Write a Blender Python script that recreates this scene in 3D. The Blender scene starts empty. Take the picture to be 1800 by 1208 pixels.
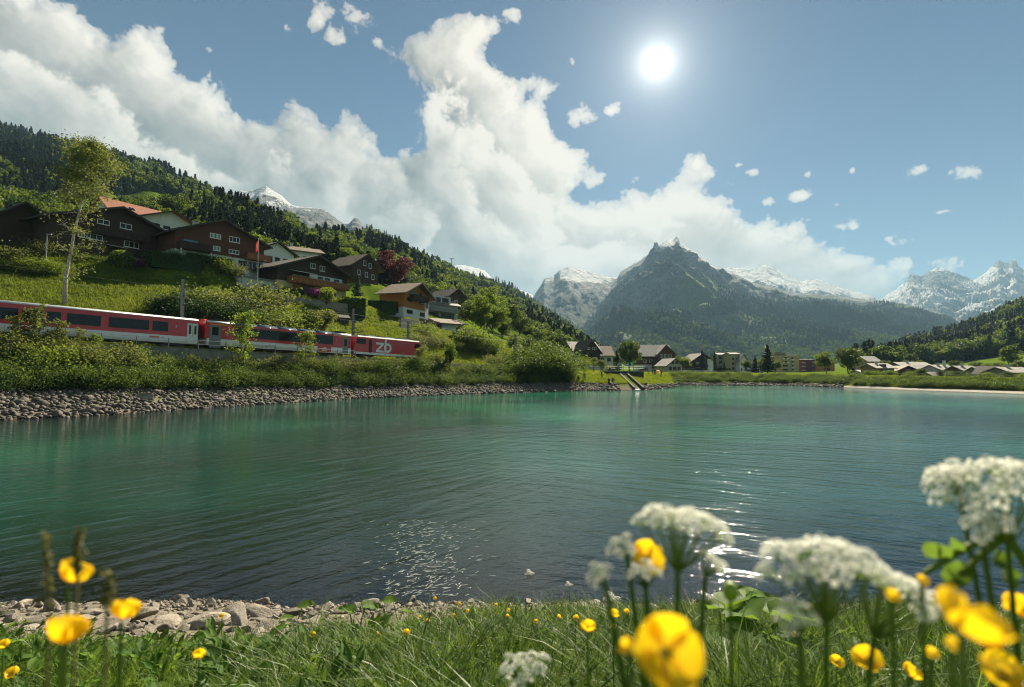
import bpy, bmesh, math, random
import numpy as np
from mathutils import Vector, Matrix
R = math.radians
SC = bpy.context.scene
COL = SC.collection
CAM_Z = 3.8
# ------------------------------------------------------------------ camera
cd = bpy.data.cameras.new('camera'); cam = bpy.data.objects.new('camera', cd); COL.objects.link(cam)
cam.location = (0, 0, CAM_Z); cam.rotation_euler = (R(90)+math.atan(48/1000.0), 0, 0)
cd.sensor_width = 36; cd.lens = 20; cd.clip_start = .02; cd.clip_end = 40000
cd.dof.use_dof = True; cd.dof.focus_distance = 45; cd.dof.aperture_fstop = 5.0
SC.camera = cam
SC.view_settings.view_transform = 'Standard'; SC.view_settings.look = 'None'
SC.view_settings.exposure = 1.62; SC.view_settings.gamma = 1; SC.view_settings.use_curve_mapping = False
SC.render.engine = 'CYCLES'
cy = SC.cycles
cy.max_bounces = 6; cy.diffuse_bounces = 2; cy.glossy_bounces = 3; cy.transmission_bounces = 4; cy.transparent_max_bounces = 8; cy.volume_bounces = 0
cy.use_denoising = True; cy.caustics_reflective = False; cy.caustics_refractive = False
cy.sample_clamp_indirect = 6; cy.filter_width = 1.1
# ------------------------------------------------------------------ sky
PITCH = math.atan(48/1000.0)
def ray(px, py):
    x = (px-900)/1000.0; yc = (604-py)/1000.0
    c, s = math.cos(PITCH), math.sin(PITCH)
    return (x, c - yc*s, s + yc*c)
def azel(px, py):
    x, y, z = ray(px, py)
    return (math.degrees(math.atan2(x, y)), math.degrees(math.atan2(z, math.hypot(x, y))))

SKW, SKH = 6144, 1536
_grad = {}
def perlin(x, y, seed):
    N = 256
    if seed not in _grad:
        ang = np.random.RandomState(seed).rand(N*N).astype(np.float32)*6.2831853
        _grad[seed] = np.cos(ang), np.sin(ang)
    gx, gy = _grad[seed]
    xi = np.floor(x).astype(np.int32); yi = np.floor(y).astype(np.int32)
    xf = (x-xi).astype(np.float32); yf = (y-yi).astype(np.float32)
    u = xf*xf*xf*(xf*(xf*6-15)+10); v = yf*yf*yf*(yf*(yf*6-15)+10)
    def g(ix, iy, dx, dy):
        k = (ix & (N-1))*N + (iy & (N-1))
        return gx[k]*dx + gy[k]*dy
    a = g(xi, yi, xf, yf); b = g(xi+1, yi, xf-1, yf)
    c = g(xi, yi+1, xf, yf-1); d = g(xi+1, yi+1, xf-1, yf-1)
    ab = a + u*(b-a); cd = c + u*(d-c)
    return (ab + v*(cd-ab))*1.5
def poly_sdf(X, Y, P):
    P = np.array(P, np.float32); n = len(P)
    d = np.full(X.shape, 1e9, np.float32); ins = np.zeros(X.shape, bool)
    for i in range(n):
        ax, ay = P[i]; bx, by = P[(i+1) % n]
        ex, ey = bx-ax, by-ay
        t = np.clip(((X-ax)*ex+(Y-ay)*ey)/(ex*ex+ey*ey+1e-9), 0, 1)
        d = np.minimum(d, (X-ax-ex*t)**2+(Y-ay-ey*t)**2)
        cond = ((ay > Y) != (by > Y)) & (X < ex*(Y-ay)/(ey if abs(ey) > 1e-9 else 1e-9)+ax)
        ins ^= cond
    d = np.sqrt(d)
    return np.where(ins, d, -d)
def sample(img, fx, fy):
    H, W = img.shape
    fx = np.clip(fx, 0, W-1.001); fy = np.clip(fy, 0, H-1.001)
    x0 = fx.astype(np.int32); y0 = fy.astype(np.int32)
    tx = fx-x0; ty = fy-y0
    return (img[y0, x0]*(1-tx)+img[y0, x0+1]*tx)*(1-ty)+(img[y0+1, x0]*(1-tx)+img[y0+1, x0+1]*tx)*ty
def smooth(a, b, x):
    t = np.clip((x-a)/(b-a), 0, 1); return t*t*(3-2*t)
def make_clouds():
    """RGBA cloud layer over azimuth -180..180 (columns) and elevation 0..90 degrees (rows)."""
    PX = lambda pts: [azel(*p) for p in pts]
    left = PX([(-60,-60),(60,-40),(140,5),(165,35),(200,45),(235,30),(290,42),(325,95),(340,120),(372,105),(400,150),(435,192),(465,205),(485,175),(520,160),(555,185),
               (575,205),(600,182),(640,200),(665,225),(682,262),(715,262),(740,270),(765,288),(800,285),(822,312),(830,345),(900,480),(960,600),(900,700),(-60,700)])
    left = [(-130, 14), (-110, 24), (-80, 31), (-60, 38), (-52, 36)] + left + [(-130, -5)]
    mid = PX([(700,85),(712,55),(760,45),(800,18),(850,12),(882,28),(886,62),(868,95),(905,120),(950,128),(965,152),(928,170),(965,190),(985,225),(1020,255),(1030,300),(1022,345),
              (1075,340),(1110,325),(1150,322),(1168,300),(1205,295),(1240,312),(1275,345),(1310,375),(1350,372),(1400,382),(1440,408),(1490,425),(1525,442),(1556,462),(1585,492),(1600,530),(1600,700),
              (780,700),(740,420),(820,300),(795,262),(775,215),(735,160),(712,120)])
    mid = mid
    wisps = [(660,70,26,24),(690,95,30,20),(585,66,20,12),(558,18,14,30),(505,52,10,6),(905,22,28,16),(1018,198,30,18),(1074,194,16,9),(1000,112,16,14),(940,150,34,18),(1700,303,32,15),(1738,288,10,6),
             (1618,297,16,9),(1604,398,24,8),(1602,421,32,8),(1530,416,24,11),(1565,418,14,6),(1478,398,20,8),(1500,400,10,5),(1408,345,18,10),(1465,360,10,7),(1322,304,16,9),(1345,356,24,10),(1280,320,14,8),(1225,290,18,10),
             (1420,304,10,7),(1500,298,8,8),(1210,320,50,28),(1640,462,40,16),(1668,470,34,14),(1590,470,30,18),(1300,290,9,6),(1450,262,6,8),(1660,372,16,4),(1120,315,18,10),(1052,318,24,14),(1365,395,40,16),(1455,425,40,14)]
    def shape(X, Y):
        """signed size of the cloud bodies at the given directions (degrees)"""
        s1 = poly_sdf(X, Y, left); s2 = poly_sdf(X, Y, mid)
        S = np.maximum(s1/3.4, s2/3.0)
        m = perlin(X/24+7.3, Y/13+2.1, 91)+.5*perlin(X/11+1.3, Y/6+5.1, 92)
        out = smooth(50, 75, np.abs(X))*smooth(70, 50, Y)
        S = np.where(out > 0, np.maximum(S, (m-.25)*1.6*out-(1-out)), S)
        return np.clip(S, -1.2, 2.2).astype(np.float32)
    def small(X, Y):
        S = np.full(X.shape, -1.2, np.float32)
        for (px, py, rx, ry) in wisps:
            a, e = azel(px, py); k = 0.0573*math.cos(math.radians(min(abs(a), 60)))**1.2
            d = 1-np.sqrt(((X-a)/(rx*k*1.25))**2+((Y-e)/(ry*k*1.25))**2)
            S = np.maximum(S, np.clip(d, -1, 1)*0.34)
        return S
    sa, se = azel(1155, 110)
    def render(a0, a1, e0, e1, w, h):
        az = a0+(np.arange(w)+.5)/w*(a1-a0); el = e0+(np.arange(h)+.5)/h*(e1-e0)
        X, Y = np.meshgrid(az.astype(np.float32), el.astype(np.float32))
        q = 4
        Xq, Yq = X[::q, ::q], Y[::q, ::q]
        up = lambda f: sample(f, (X-Xq[0, 0])/(a1-a0)*w/q, (Y-Yq[0, 0])/(e1-e0)*h/q)
        at = lambda f, A, E: sample(f, (A-a0)/(a1-a0)*w-.5, (E-e0)/(e1-e0)*h-.5)
        dx = (sa-X)*np.cos(np.radians(Y)); dy = se-Y
        L = np.sqrt(dx*dx+dy*dy)+1e-6
        dx /= L; dy /= L
        ca = np.maximum(np.cos(np.radians(Y)), .3)
        rgb = np.zeros(X.shape+(3,), np.float32); A = np.zeros(X.shape, np.float32)
        # bodies from back to front: (shift az, shift el, less, seed, lobe size, soft edge, with small ones)
        for li, (ox, oy, less, sd, size, edge, wi) in enumerate([(0, 0, 0, 10, 6.5, .15, 1), (-2.0, -4.0, .12, 40, 7.0, .30, 0), (-2.5, -9.0, .2, 70, 8.5, .45, 0)]):
            S = shape(Xq-ox, Yq-oy)-less
            if li: S = S+.55*perlin(Xq/9+sd, Yq/7+sd*.7, sd+5)-.10
            if wi: S = np.maximum(S, small(Xq, Yq))
            S = up(S)
            wx = perlin(X/5+sd, Y/4.2, 3)*1.3+perlin(X/1.8, Y/1.8, 33)*.4; wy = perlin(X/5+9, Y/4.2+4+sd, 4)*1.3+perlin(X/1.8+3, Y/1.8, 34)*.4
            n = np.zeros_like(X); low = None; amp = 1.0; tot = 0; f = 1/size
            for i in range(8):
                wv = .35 if i < 5 else .15
                n += amp*(2.2*np.abs(perlin((X+wx*wv)*f+i*3.7, (Y*1.15+wy*wv)*f+i*1.9, sd+i))-1)
                tot += amp; amp *= .60; f *= 2.05
                if i == 3: low = n/tot
            n /= tot
            det = perlin(X*2.4+wx, Y*2.6+wy, sd+41)*.5+perlin(X*5.1, Y*5.3, sd+42)*.3+perlin(X*11, Y*11, sd+43)*.2
            D = S+n*.66+.18+det*.10
            D = np.where(S < -.8, -1, D)
            Dl = S+low*.62+.18
            alpha = smooth(0, edge, D)
            T = 1.7*(1-np.exp(-np.clip(D, 0, 3)/1.2)).astype(np.float32)
            Tl = 1.7*(1-np.exp(-np.clip(Dl, 0, 3)/1.2)).astype(np.float32)
            tau = np.zeros_like(X); step = .6; pos = 0
            for k in range(8):
                pos += step; step *= 1.35
                p_ = np.minimum(pos, L)
                tau += at(T if k < 2 else Tl, X+dx*p_/ca, Y+dy*p_)*step
            lit = np.exp(-tau*.17)
            relief = np.clip(T*.45+Tl*.55-at(T, X+dx*.45/ca, Y+dy*.45)*.45-at(Tl, X+dx*1.3/ca, Y+dy*1.3)*.55, -.6, .6)
            big = perlin(X/13+sd, Y/8+sd*.3, sd+60)*.5+perlin(X/5+sd, Y/3.5+sd*.3, sd+61)*.25
            sh = .27+.56*lit+.62*relief+.22*np.exp(-T*1.0)+.30*big-.11*li
            sh = (sh-.55)*1.22+.53
            sh = np.clip(sh, .05, 1.08)*(1-.22*smooth(16, 3, Y)*smooth(.3, 1.1, T)*smooth(5, -25, X))
            # in the sun's neighbourhood thin cloud lights up
            sh = np.clip(sh+.14*np.exp(-(L/22)**2), .1, 1.1)
            t = sh[..., None]
            hi = np.array([.98, .945, .865]); lo = np.array([.10, .125, .14])
            c = lo*(1-t)+hi*t
            a = alpha*(.60+.40*smooth(.05, .5, D)) if not li else alpha*.92
            rgb = rgb*(1-a[..., None])+c*a[..., None]
            A = A+a*(1-A)
        return np.concatenate([rgb/np.maximum(A, 1e-4)[..., None], A[..., None]], -1).astype(np.float32)
    full = render(-180, 180, 0, 90, SKW//6, SKH//6)
    full = np.repeat(np.repeat(full, 6, 0), 6, 1)
    c0, c1, r1 = SKW//2-1040, SKW//2+1040, 880
    d = 360/SKW
    full[:r1, c0:c1] = render(c0*d-180, c1*d-180, 0, r1*d, c1-c0, r1)
    return full
SUN_AZ, SUN_EL = azel(1155, 110)
def make_world():
    w = bpy.data.worlds.new('World'); SC.world = w; w.use_nodes = True
    nt = w.node_tree; nt.nodes.clear(); N = nt.nodes.new; L = nt.links.new
    def M(op, a, b=None, c=None):
        n = N('ShaderNodeMath'); n.operation = op
        for i, v in enumerate((a, b, c)):
            if v is None: continue
            if isinstance(v, (int, float)): n.inputs[i].default_value = v
            else: L(v, n.inputs[i])
        return n.outputs[0]
    sky = N('ShaderNodeTexSky'); sky.sky_type = 'NISHITA'; sky.sun_disc = False
    sky.sun_elevation = R(SUN_EL); sky.sun_rotation = R(SUN_AZ); sky.altitude = 1000; sky.air_density = SKY_AIR; sky.dust_density = SKY_DUST; sky.ozone_density = 1.0
    tc = N('ShaderNodeTexCoord'); sep = N('ShaderNodeSeparateXYZ'); L(tc.outputs['Generated'], sep.inputs[0])
    az = M('ARCTAN2', sep.outputs[0], sep.outputs[1]); el = M('ARCSINE', sep.outputs[2])
    u = M('ADD', M('DIVIDE', az, 2*math.pi), .5); v = M('MAXIMUM', M('DIVIDE', el, math.pi/2), 0.001)
    cv = N('ShaderNodeCombineXYZ'); L(u, cv.inputs[0]); L(v, cv.inputs[1])
    clouds = make_clouds()
    img = bpy.data.images.new('clouds', SKW, SKH, alpha=True, float_buffer=True)
    img.colorspace_settings.name = 'Non-Color'; img.alpha_mode = 'CHANNEL_PACKED'
    img.pixels.foreach_set(clouds.ravel()); img.update(); img.pack()
    ti = N('ShaderNodeTexImage'); ti.image = img; ti.extension = 'EXTEND'; ti.interpolation = 'Cubic'; L(cv.outputs[0], ti.inputs[0])
    def vscale(c, s, mul=None):
        n = N('ShaderNodeVectorMath'); n.operation = 'MULTIPLY'; L(c, n.inputs[0]); n.inputs[1].default_value = s; return n.outputs[0]
    cs = vscale(ti.outputs[0], CLOUD_GAIN); ss = vscale(sky.outputs[0], SKY_TINT)
    mx = N('ShaderNodeMix'); mx.data_type = 'RGBA'; L(ti.outputs[1], mx.inputs[0]); L(ss, mx.inputs[6]); L(cs, mx.inputs[7])
    # the sun itself with the bright air round it
    sd = (math.sin(R(SUN_AZ))*math.cos(R(SUN_EL)), math.cos(R(SUN_AZ))*math.cos(R(SUN_EL)), math.sin(R(SUN_EL)))
    dp = N('ShaderNodeVectorMath'); dp.operation = 'DOT_PRODUCT'; L(tc.outputs['Generated'], dp.inputs[0]); dp.inputs[1].default_value = sd
    th = M('MULTIPLY', M('ARCCOSINE', M('MINIMUM', dp.outputs['Value'], 0.9999999)), 57.2958)
    g = M('ADD', M('MULTIPLY', M('EXPONENT', M('MULTIPLY', th, -1/.85)), 17), M('MULTIPLY', M('EXPONENT', M('MULTIPLY', th, -1/3.2)), 4.2))
    gc = N('ShaderNodeVectorMath'); gc.operation = 'SCALE'; gc.inputs[0].default_value = (1, .97, .86); L(g, gc.inputs[3])
    ad = N('ShaderNodeVectorMath'); ad.operation = 'ADD'; L(mx.outputs[2], ad.inputs[0]); L(gc.outputs[0], ad.inputs[1])
    bg = N('ShaderNodeBackground'); L(ad.outputs[0], bg.inputs[0]); bg.inputs[1].default_value = .05
    o = N('ShaderNodeOutputWorld'); L(bg.outputs[0], o.inputs[0])
    w.cycles.sampling_method = 'MANUAL'; w.cycles.sample_map_resolution = 1024
SKY_AIR, SKY_DUST = 1.0, .25
SKY_TINT = (.275, .345, .385); CLOUD_GAIN = (6.6, 6.3, 5.95)
make_world()
LAMP_EL, LAMP_AZ = SUN_EL+8.0, SUN_AZ+7.0
sl = bpy.data.lights.new('sun', 'SUN'); sl.energy = 5.0; sl.angle = R(.5); sl.color = (1, .88, .66)
so = bpy.data.objects.new('sun', sl); COL.objects.link(so)
so.rotation_euler = (R(90-LAMP_EL), 0, R(180-LAMP_AZ))
so.location = (0, 0, 60)

# ------------------------------------------------------------------ helpers
def tag(o, label=None, cat=None, group=None, kind=None):
    for k, v in (('label', label), ('category', cat), ('group', group), ('kind', kind)):
        if v: o[k] = v
    return o
def link(name, data, parent=None, loc=None, rot=None, scale=None):
    o = bpy.data.objects.new(name, data); COL.objects.link(o)
    if parent is not None: o.parent = parent
    if loc is not None: o.location = loc
    if rot is not None: o.rotation_euler = rot
    if scale is not None: o.scale = scale if hasattr(scale, '__len__') else (scale,)*3
    return o
def empty(name, loc=(0, 0, 0), rotz=0, label=None, cat=None, group=None):
    o = link(name, None, None, loc, (0, 0, rotz)); o.empty_display_size = .3
    return tag(o, label, cat, group)
def copy_tree(o, parent=None):
    c = o.copy(); COL.objects.link(c)
    if parent is not None: c.parent = parent
    for ch in list(o.children): copy_tree(ch, c)
    return c
def np_mesh(name, V, F, mats, smooth=False, midx=None, attrs=None):
    """mesh from numpy arrays; F is (n,k) with one k, or a list of such arrays"""
    Fs = list(F) if isinstance(F, (list, tuple)) and len(np.shape(F[0])) == 2 else [F]
    Fs = [np.asarray(f, np.int32) for f in Fs if len(f)]
    m = bpy.data.meshes.new(name)
    V = np.asarray(V, np.float32)
    m.vertices.add(len(V)); m.vertices.foreach_set('co', V.ravel())
    nl = sum(f.size for f in Fs); nf = sum(len(f) for f in Fs)
    m.loops.add(nl); m.polygons.add(nf)
    li = np.concatenate([f.ravel() for f in Fs]); ln = np.concatenate([np.full(len(f), f.shape[1], np.int32) for f in Fs])
    m.loops.foreach_set('vertex_index', li)
    st = np.zeros(nf, np.int32); st[1:] = np.cumsum(ln)[:-1]
    m.polygons.foreach_set('loop_start', st); m.polygons.foreach_set('loop_total', ln)
    for x in (mats if isinstance(mats, (list, tuple)) else [mats]): m.materials.append(x)
    if midx is not None: m.polygons.foreach_set('material_index', np.asarray(midx, np.int32))
    if smooth: m.polygons.foreach_set('use_smooth', np.ones(nf, bool))
    if attrs:
        for k, a in attrs.items():
            a = np.asarray(a, np.float32)
            if a.ndim == 1:
                at_ = m.attributes.new(k, 'FLOAT', 'POINT'); at_.data.foreach_set('value', a)
            else:
                at_ = m.attributes.new(k, 'FLOAT_COLOR', 'POINT'); at_.data.foreach_set('color', a.ravel())
    m.update(calc_edges=True); m.validate()
    return m
class MB:
    """collects simple shapes and links them as one mesh"""
    def __init__(s): s.V = []; s.F = []; s.I = []; s.mi = 0
    def add(s, vs, fs):
        n = len(s.V); s.V += [tuple(v) for v in vs]
        for f in fs: s.F.append(tuple(i+n for i in f)); s.I.append(s.mi)
        return s
    def box(s, x0, x1, y0, y1, z0, z1):
        v = [(x0, y0, z0), (x1, y0, z0), (x1, y1, z0), (x0, y1, z0), (x0, y0, z1), (x1, y0, z1), (x1, y1, z1), (x0, y1, z1)]
        return s.add(v, [(0, 3, 2, 1), (4, 5, 6, 7), (0, 1, 5, 4), (1, 2, 6, 5), (2, 3, 7, 6), (3, 0, 4, 7)])
    def prism(s, prof, a, b, axis='y'):
        """profile of 2-D points swept from a to b; axis y: points are (x, z); axis x: points are (y, z)"""
        n = len(prof); P = (lambda p, t: (p[0], t, p[1])) if axis == 'y' else (lambda p, t: (t, p[0], p[1]))
        v = [P(p, a) for p in prof]+[P(p, b) for p in prof]
        f = [tuple(range(n))[::-1], tuple(range(n, 2*n))]+[(i, (i+1) % n, n+(i+1) % n, n+i) for i in range(n)]
        return s.add(v, f)
    def tube(s, pts, rad, n=8, cap=True):
        pts = [Vector(p) for p in pts]; k = len(pts)
        rad = [rad]*k if isinstance(rad, (int, float)) else rad
        vs = []; up = Vector((0, 0, 1)); prev = None
        for i, p in enumerate(pts):
            d = (pts[min(i+1, k-1)]-pts[max(i-1, 0)])
            d = d.normalized() if d.length > 1e-9 else Vector((0, 0, 1))
            a = (prev - d*prev.dot(d)) if prev is not None else (up.cross(d) if abs(d.z) < .95 else Vector((1, 0, 0)).cross(d).cross(d))
            a = a.normalized() if a.length > 1e-6 else Vector((1, 0, 0)); prev = a; b = d.cross(a)
            for j in range(n):
                t = 2*math.pi*j/n; vs.append(p+(a*math.cos(t)+b*math.sin(t))*rad[i])
        fs = [(i*n+j, i*n+(j+1) % n, (i+1)*n+(j+1) % n, (i+1)*n+j) for i in range(k-1) for j in range(n)]
        if cap: fs += [tuple(range(n))[::-1], tuple((k-1)*n+j for j in range(n))]
        return s.add(vs, fs)
    def disc(s, c, r, axis, n=16, th=.05):
        a = {'x': (1, 0, 0), 'y': (0, 1, 0), 'z': (0, 0, 1)}[axis]; c = Vector(c); a = Vector(a)
        return s.tube([c-a*th/2, c+a*th/2], r, n)
    def ball(s, c, rx, ry=None, rz=None, n=10, m=6):
        ry = rx if ry is None else ry; rz = rx if rz is None else rz
        vs = [(c[0], c[1], c[2]-rz)]
        for i in range(1, m):
            t = math.pi*i/m-math.pi/2
            for j in range(n):
                p = 2*math.pi*j/n; vs.append((c[0]+rx*math.cos(t)*math.cos(p), c[1]+ry*math.cos(t)*math.sin(p), c[2]+rz*math.sin(t)))
        vs.append((c[0], c[1], c[2]+rz)); e = len(vs)-1
        fs = [(0, 1+(j+1) % n, 1+j) for j in range(n)]
        for i in range(m-2): fs += [(1+i*n+j, 1+i*n+(j+1) % n, 1+(i+1)*n+(j+1) % n, 1+(i+1)*n+j) for j in range(n)]
        fs += [(e, 1+(m-2)*n+j, 1+(m-2)*n+(j+1) % n) for j in range(n)]
        return s.add(vs, fs)
    def mesh(s, name, mats, smooth=False):
        m = bpy.data.meshes.new(name); m.from_pydata(s.V, [], s.F)
        mats = mats if isinstance(mats, (list, tuple)) else [mats]
        for x in mats: m.materials.append(x)
        if len(mats) > 1: m.polygons.foreach_set('material_index', s.I)
        if smooth: m.polygons.foreach_set('use_smooth', [True]*len(m.polygons))
        m.update(); return m
    def build(s, name, mats, parent=None, smooth=False, loc=None, rot=None):
        return link(name, s.mesh(name, mats, smooth), parent, loc, rot)

class NT:
    """small node-tree writer"""
    def __init__(s, name):
        s.m = bpy.data.materials.new(name); s.m.use_nodes = True; s.t = s.m.node_tree; s.t.nodes.clear()
        s.out = s.t.nodes.new('ShaderNodeOutputMaterial')
    def n(s, ty, **kw):
        x = s.t.nodes.new('ShaderNode'+ty)
        for k, v in kw.items(): setattr(x, k, v)
        return x
    def put(s, sock, v):
        if v is None: return
        if hasattr(v, 'is_linked') or isinstance(v, bpy.types.NodeSocket): s.t.links.new(v, sock)
        elif isinstance(v, (tuple, list)) and len(v) == 3 and sock.type == 'RGBA': sock.default_value = (*v, 1)
        else: sock.default_value = v
    def coord(s, which='Object', scale=None):
        o = s.n('TexCoord').outputs[which]
        if scale is not None:
            mp = s.n('Mapping'); s.put(mp.inputs[0], o); mp.inputs['Scale'].default_value = scale if hasattr(scale, '__len__') else (scale,)*3; o = mp.outputs[0]
        return o
    def pos(s, scale=(1, 1, 1), rot=0):
        g = s.n('NewGeometry').outputs['Position']
        mp = s.n('Mapping'); s.put(mp.inputs[0], g); mp.inputs['Scale'].default_value = scale if hasattr(scale, '__len__') else (scale,)*3; mp.inputs['Rotation'].default_value = (0, 0, rot)
        return mp.outputs[0]
    def noise(s, vec, scale, detail=4, rough=.55, dist=0, out=0):
        x = s.n('TexNoise'); s.put(x.inputs['Vector'], vec); x.inputs['Scale'].default_value = scale; x.inputs['Detail'].default_value = detail; x.inputs['Roughness'].default_value = rough; x.inputs['Distortion'].default_value = dist
        return x.outputs[out]
    def math(s, op, a, b=None, clamp=False):
        x = s.n('Math', operation=op, use_clamp=clamp); s.put(x.inputs[0], a); s.put(x.inputs[1], b); return x.outputs[0]
    def ramp(s, f, stops, mode='LINEAR'):
        x = s.n('ValToRGB'); s.put(x.inputs[0], f); e = x.color_ramp.elements; x.color_ramp.interpolation = mode
        while len(e) < len(stops): e.new(.5)
        for i, (p, c) in enumerate(stops):
            e[i].position = p; e[i].color = (*c, 1) if hasattr(c, '__len__') else (c, c, c, 1)
        return x.outputs[0]
    def mix(s, f, a, b, mode='MIX'):
        x = s.n('Mix', data_type='RGBA', blend_type=mode); s.put(x.inputs[0], f); s.put(x.inputs[6], a); s.put(x.inputs[7], b); return x.outputs[2]
    def bump(s, h, strength=.3, dist=.05, normal=None):
        x = s.n('Bump'); s.put(x.inputs['Height'], h); x.inputs['Strength'].default_value = strength; x.inputs['Distance'].default_value = dist
        if normal is not None: s.put(x.inputs['Normal'], normal)
        return x.outputs[0]
    def attr(s, name, out='Color'):
        return s.n('Attribute', attribute_name=name).outputs[out]
    def bsdf(s, col, rough=.7, normal=None, **kw):
        x = s.n('BsdfPrincipled'); s.put(x.inputs['Base Color'], col); s.put(x.inputs['Roughness'], rough)
        if normal is not None: s.put(x.inputs['Normal'], normal)
        for k, v in kw.items(): s.put(x.inputs[k.replace('_', ' ')], v)
        return x.outputs[0]
    def done(s, sh):
        s.t.links.new(sh, s.out.inputs[0]); return s.m
def simple(name, col, rough=.6, var=.18, scale=3.0, bump=0, metal=0, coat=0, bscale=None):
    """one colour with grain and wear"""
    t = NT(name); c = t.coord('Object')
    f = t.noise(c, scale, 5, .6)
    lo = tuple(x*(1-var) for x in col); hi = tuple(min(1, x*(1+var)) for x in col)
    k = t.ramp(f, [(.3, lo), (.7, hi)])
    nm = t.bump(t.noise(c, bscale or scale*6, 4, .6), bump, .02) if bump else None
    return t.done(t.bsdf(k, rough, nm, Metallic=metal, Coat_Weight=coat))
def leafmat(name, a, b, tr, trans=.45, scale=.6, rough=.6, hue=.25, spec=.12):
    """leaf blades: two greens by place and by plant, light passes through them"""
    t = NT(name); oi = t.n('ObjectInfo')
    f = t.noise(t.coord('Object'), scale, 3, .6)
    f2 = t.math('ADD', f, t.math('MULTIPLY', t.math('SUBTRACT', oi.outputs['Random'], .5), hue*2), True)
    k = t.ramp(f2, [(.3, a), (.72, b)])
    kt = t.mix(.5, k, tr)
    d = t.bsdf(k, rough if spec > .12 else max(rough, .6), None, Specular_IOR_Level=spec)
    tl = t.n('BsdfTranslucent'); t.put(tl.inputs[0], kt)
    mx = t.n('MixShader'); mx.inputs[0].default_value = trans; t.t.links.new(d, mx.inputs[1]); t.t.links.new(tl.outputs[0], mx.inputs[2])
    return t.done(mx.outputs[0])
def at(px, py, Y):
    """point at depth Y seen at photo pixel (px, py)"""
    x, y, z = ray(px, py); return Vector((x/y*Y, Y, CAM_Z+z/y*Y))
def zz(px, py, Y): return at(px, py, Y).z
# ------------------------------------------------------------------ the ground
def tr_t(s, off=0.0):
    """where the sight line x = s*y meets the line off metres to the lake side of the track"""
    x0, y0 = -51.3+.805*off, 57-.592*off
    t = (s*y0-x0)/(.592-.805*s); return t, y0+.805*t
def rail_z(t): return 7.08-.0278*t
def track(t, off=0.0, z=0.0): return Vector((-51.3+.592*t+.805*off, 57+.805*t-.592*off, rail_z(t)+z))
def left_col(px, wl, st, k, tail):
    s = (px-900)/1000.0
    t0, y0 = tr_t(s); zr = rail_z(t0)
    wf = tr_t(s, 2.75)[1]; wt = tr_t(s, 2.45)[1]; bk = tr_t(s, -2.6)[1]; bm = tr_t(s, -4.4)[1]
    top = (st[0], zz(px, st[1], st[0]))
    c = [(wl-16, -5.0), (wl, 0), top, (wf, zr-2.5), (wt, zr-.55), (bk, zr-.5), (bm, zr+.5)]
    c += [(Y, zz(px, py, Y)) for Y, py in k]
    c += [(Y, z) for Y, z in tail]
    return c
COLS = {}
#            water stones       terrace and hill (depth, photo row)                                   behind the skyline
COLS[-2200] = left_col(-2200, 20, (22.5, 745), [(36, 400), (45, 330), (120, 160), (300, 100), (500, 60)], [(900, 250)])
COLS[-600] = left_col(-600, 33, (36.3, 702), [(62, 440), (75, 415), (180, 250), (420, 190), (700, 160)], [(1200, 250)])
COLS[-200] = left_col(-200, 40, (43.6, 692), [(74, 458), (90, 425), (240, 290), (520, 230), (830, 200)], [(1300, 250)])
COLS[0] = left_col(0, 44.2, (48, 688), [(80, 466), (105, 430), (300, 338), (600, 270), (900, 236)], [(1400, 280)])
COLS[200] = left_col(200, 50, (54.5, 685), [(90, 463), (112, 435), (300, 372), (560, 318), (820, 285)], [(1300, 230)])
COLS[300] = left_col(300, 55, (60, 684), [(96, 478), (116, 448), (280, 385), (480, 352), (680, 322)], [(1100, 190)])
COLS[400] = left_col(400, 61.3, (66, 683), [(101, 488), (125, 455), (260, 405), (400, 390), (560, 370)], [(900, 140)])
COLS[470] = left_col(470, 66, (71, 682), [(104, 500), (130, 462), (270, 425), (420, 424), (540, 419)], [(900, 140)])
COLS[540] = left_col(540, 71, (76, 681), [(108, 520), (140, 478), (300, 448), (560, 432), (1100, 421)], [(1600, 220)])
COLS[600] = left_col(600, 76, (81, 681), [(116, 535), (150, 492), (320, 458), (750, 428), (1250, 415)], [(1800, 240)])
COLS[650] = left_col(650, 80, (85.2, 680), [(123, 546), (158, 507), (340, 466), (800, 430), (1300, 407)], [(1900, 235)])
COLS[700] = left_col(700, 84, (89.5, 679), [(132, 557), (170, 522), (360, 474), (850, 446), (1350, 434)], [(2000, 230)])
COLS[800] = left_col(800, 92.7, (98, 677), [(142, 586), (185, 552), (420, 516), (950, 488), (1550, 471)], [(2200, 220)])
COLS[900] = left_col(900, 100, (106, 675), [(165, 612), (210, 590), (470, 560), (1050, 527), (1750, 507)], [(2400, 190)])
def flat_col(px, pts): COLS[px] = pts
def fc(px, wl, d): flat_col(px, [(wl-16, -5.0), (wl, 0)]+d)
fc(1000, 108.6, [(114, 1.35), (119, 2.5), (125, 3.4), (140, 4.0), (160, 4.6), (195, zz(1000, 640, 195)), (235, zz(1000, 630, 235)), (500, zz(1000, 606, 500)), (1150, zz(1000, 590, 1150)), (1950, zz(1000, 571, 1950)), (2600, 150)])
fc(1060, 111.5, [(116, 1.1), (121, 2.2), (126, 3.0), (145, 3.2), (170, 3.3), (220, 3.8), (280, 5.0), (520, zz(1060, 640, 520)), (1200, zz(1060, 628, 1200)), (2050, zz(1060, 610, 2050)), (2700, 60)])
fc(1100, 112, [(116.5, 1.1), (122, 2.2), (128, 3.0), (146, 3.1), (172, 3.1), (220, 3.2), (280, 3.6), (560, 5.0), (1200, 12), (2050, 24), (2700, 30)])
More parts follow.
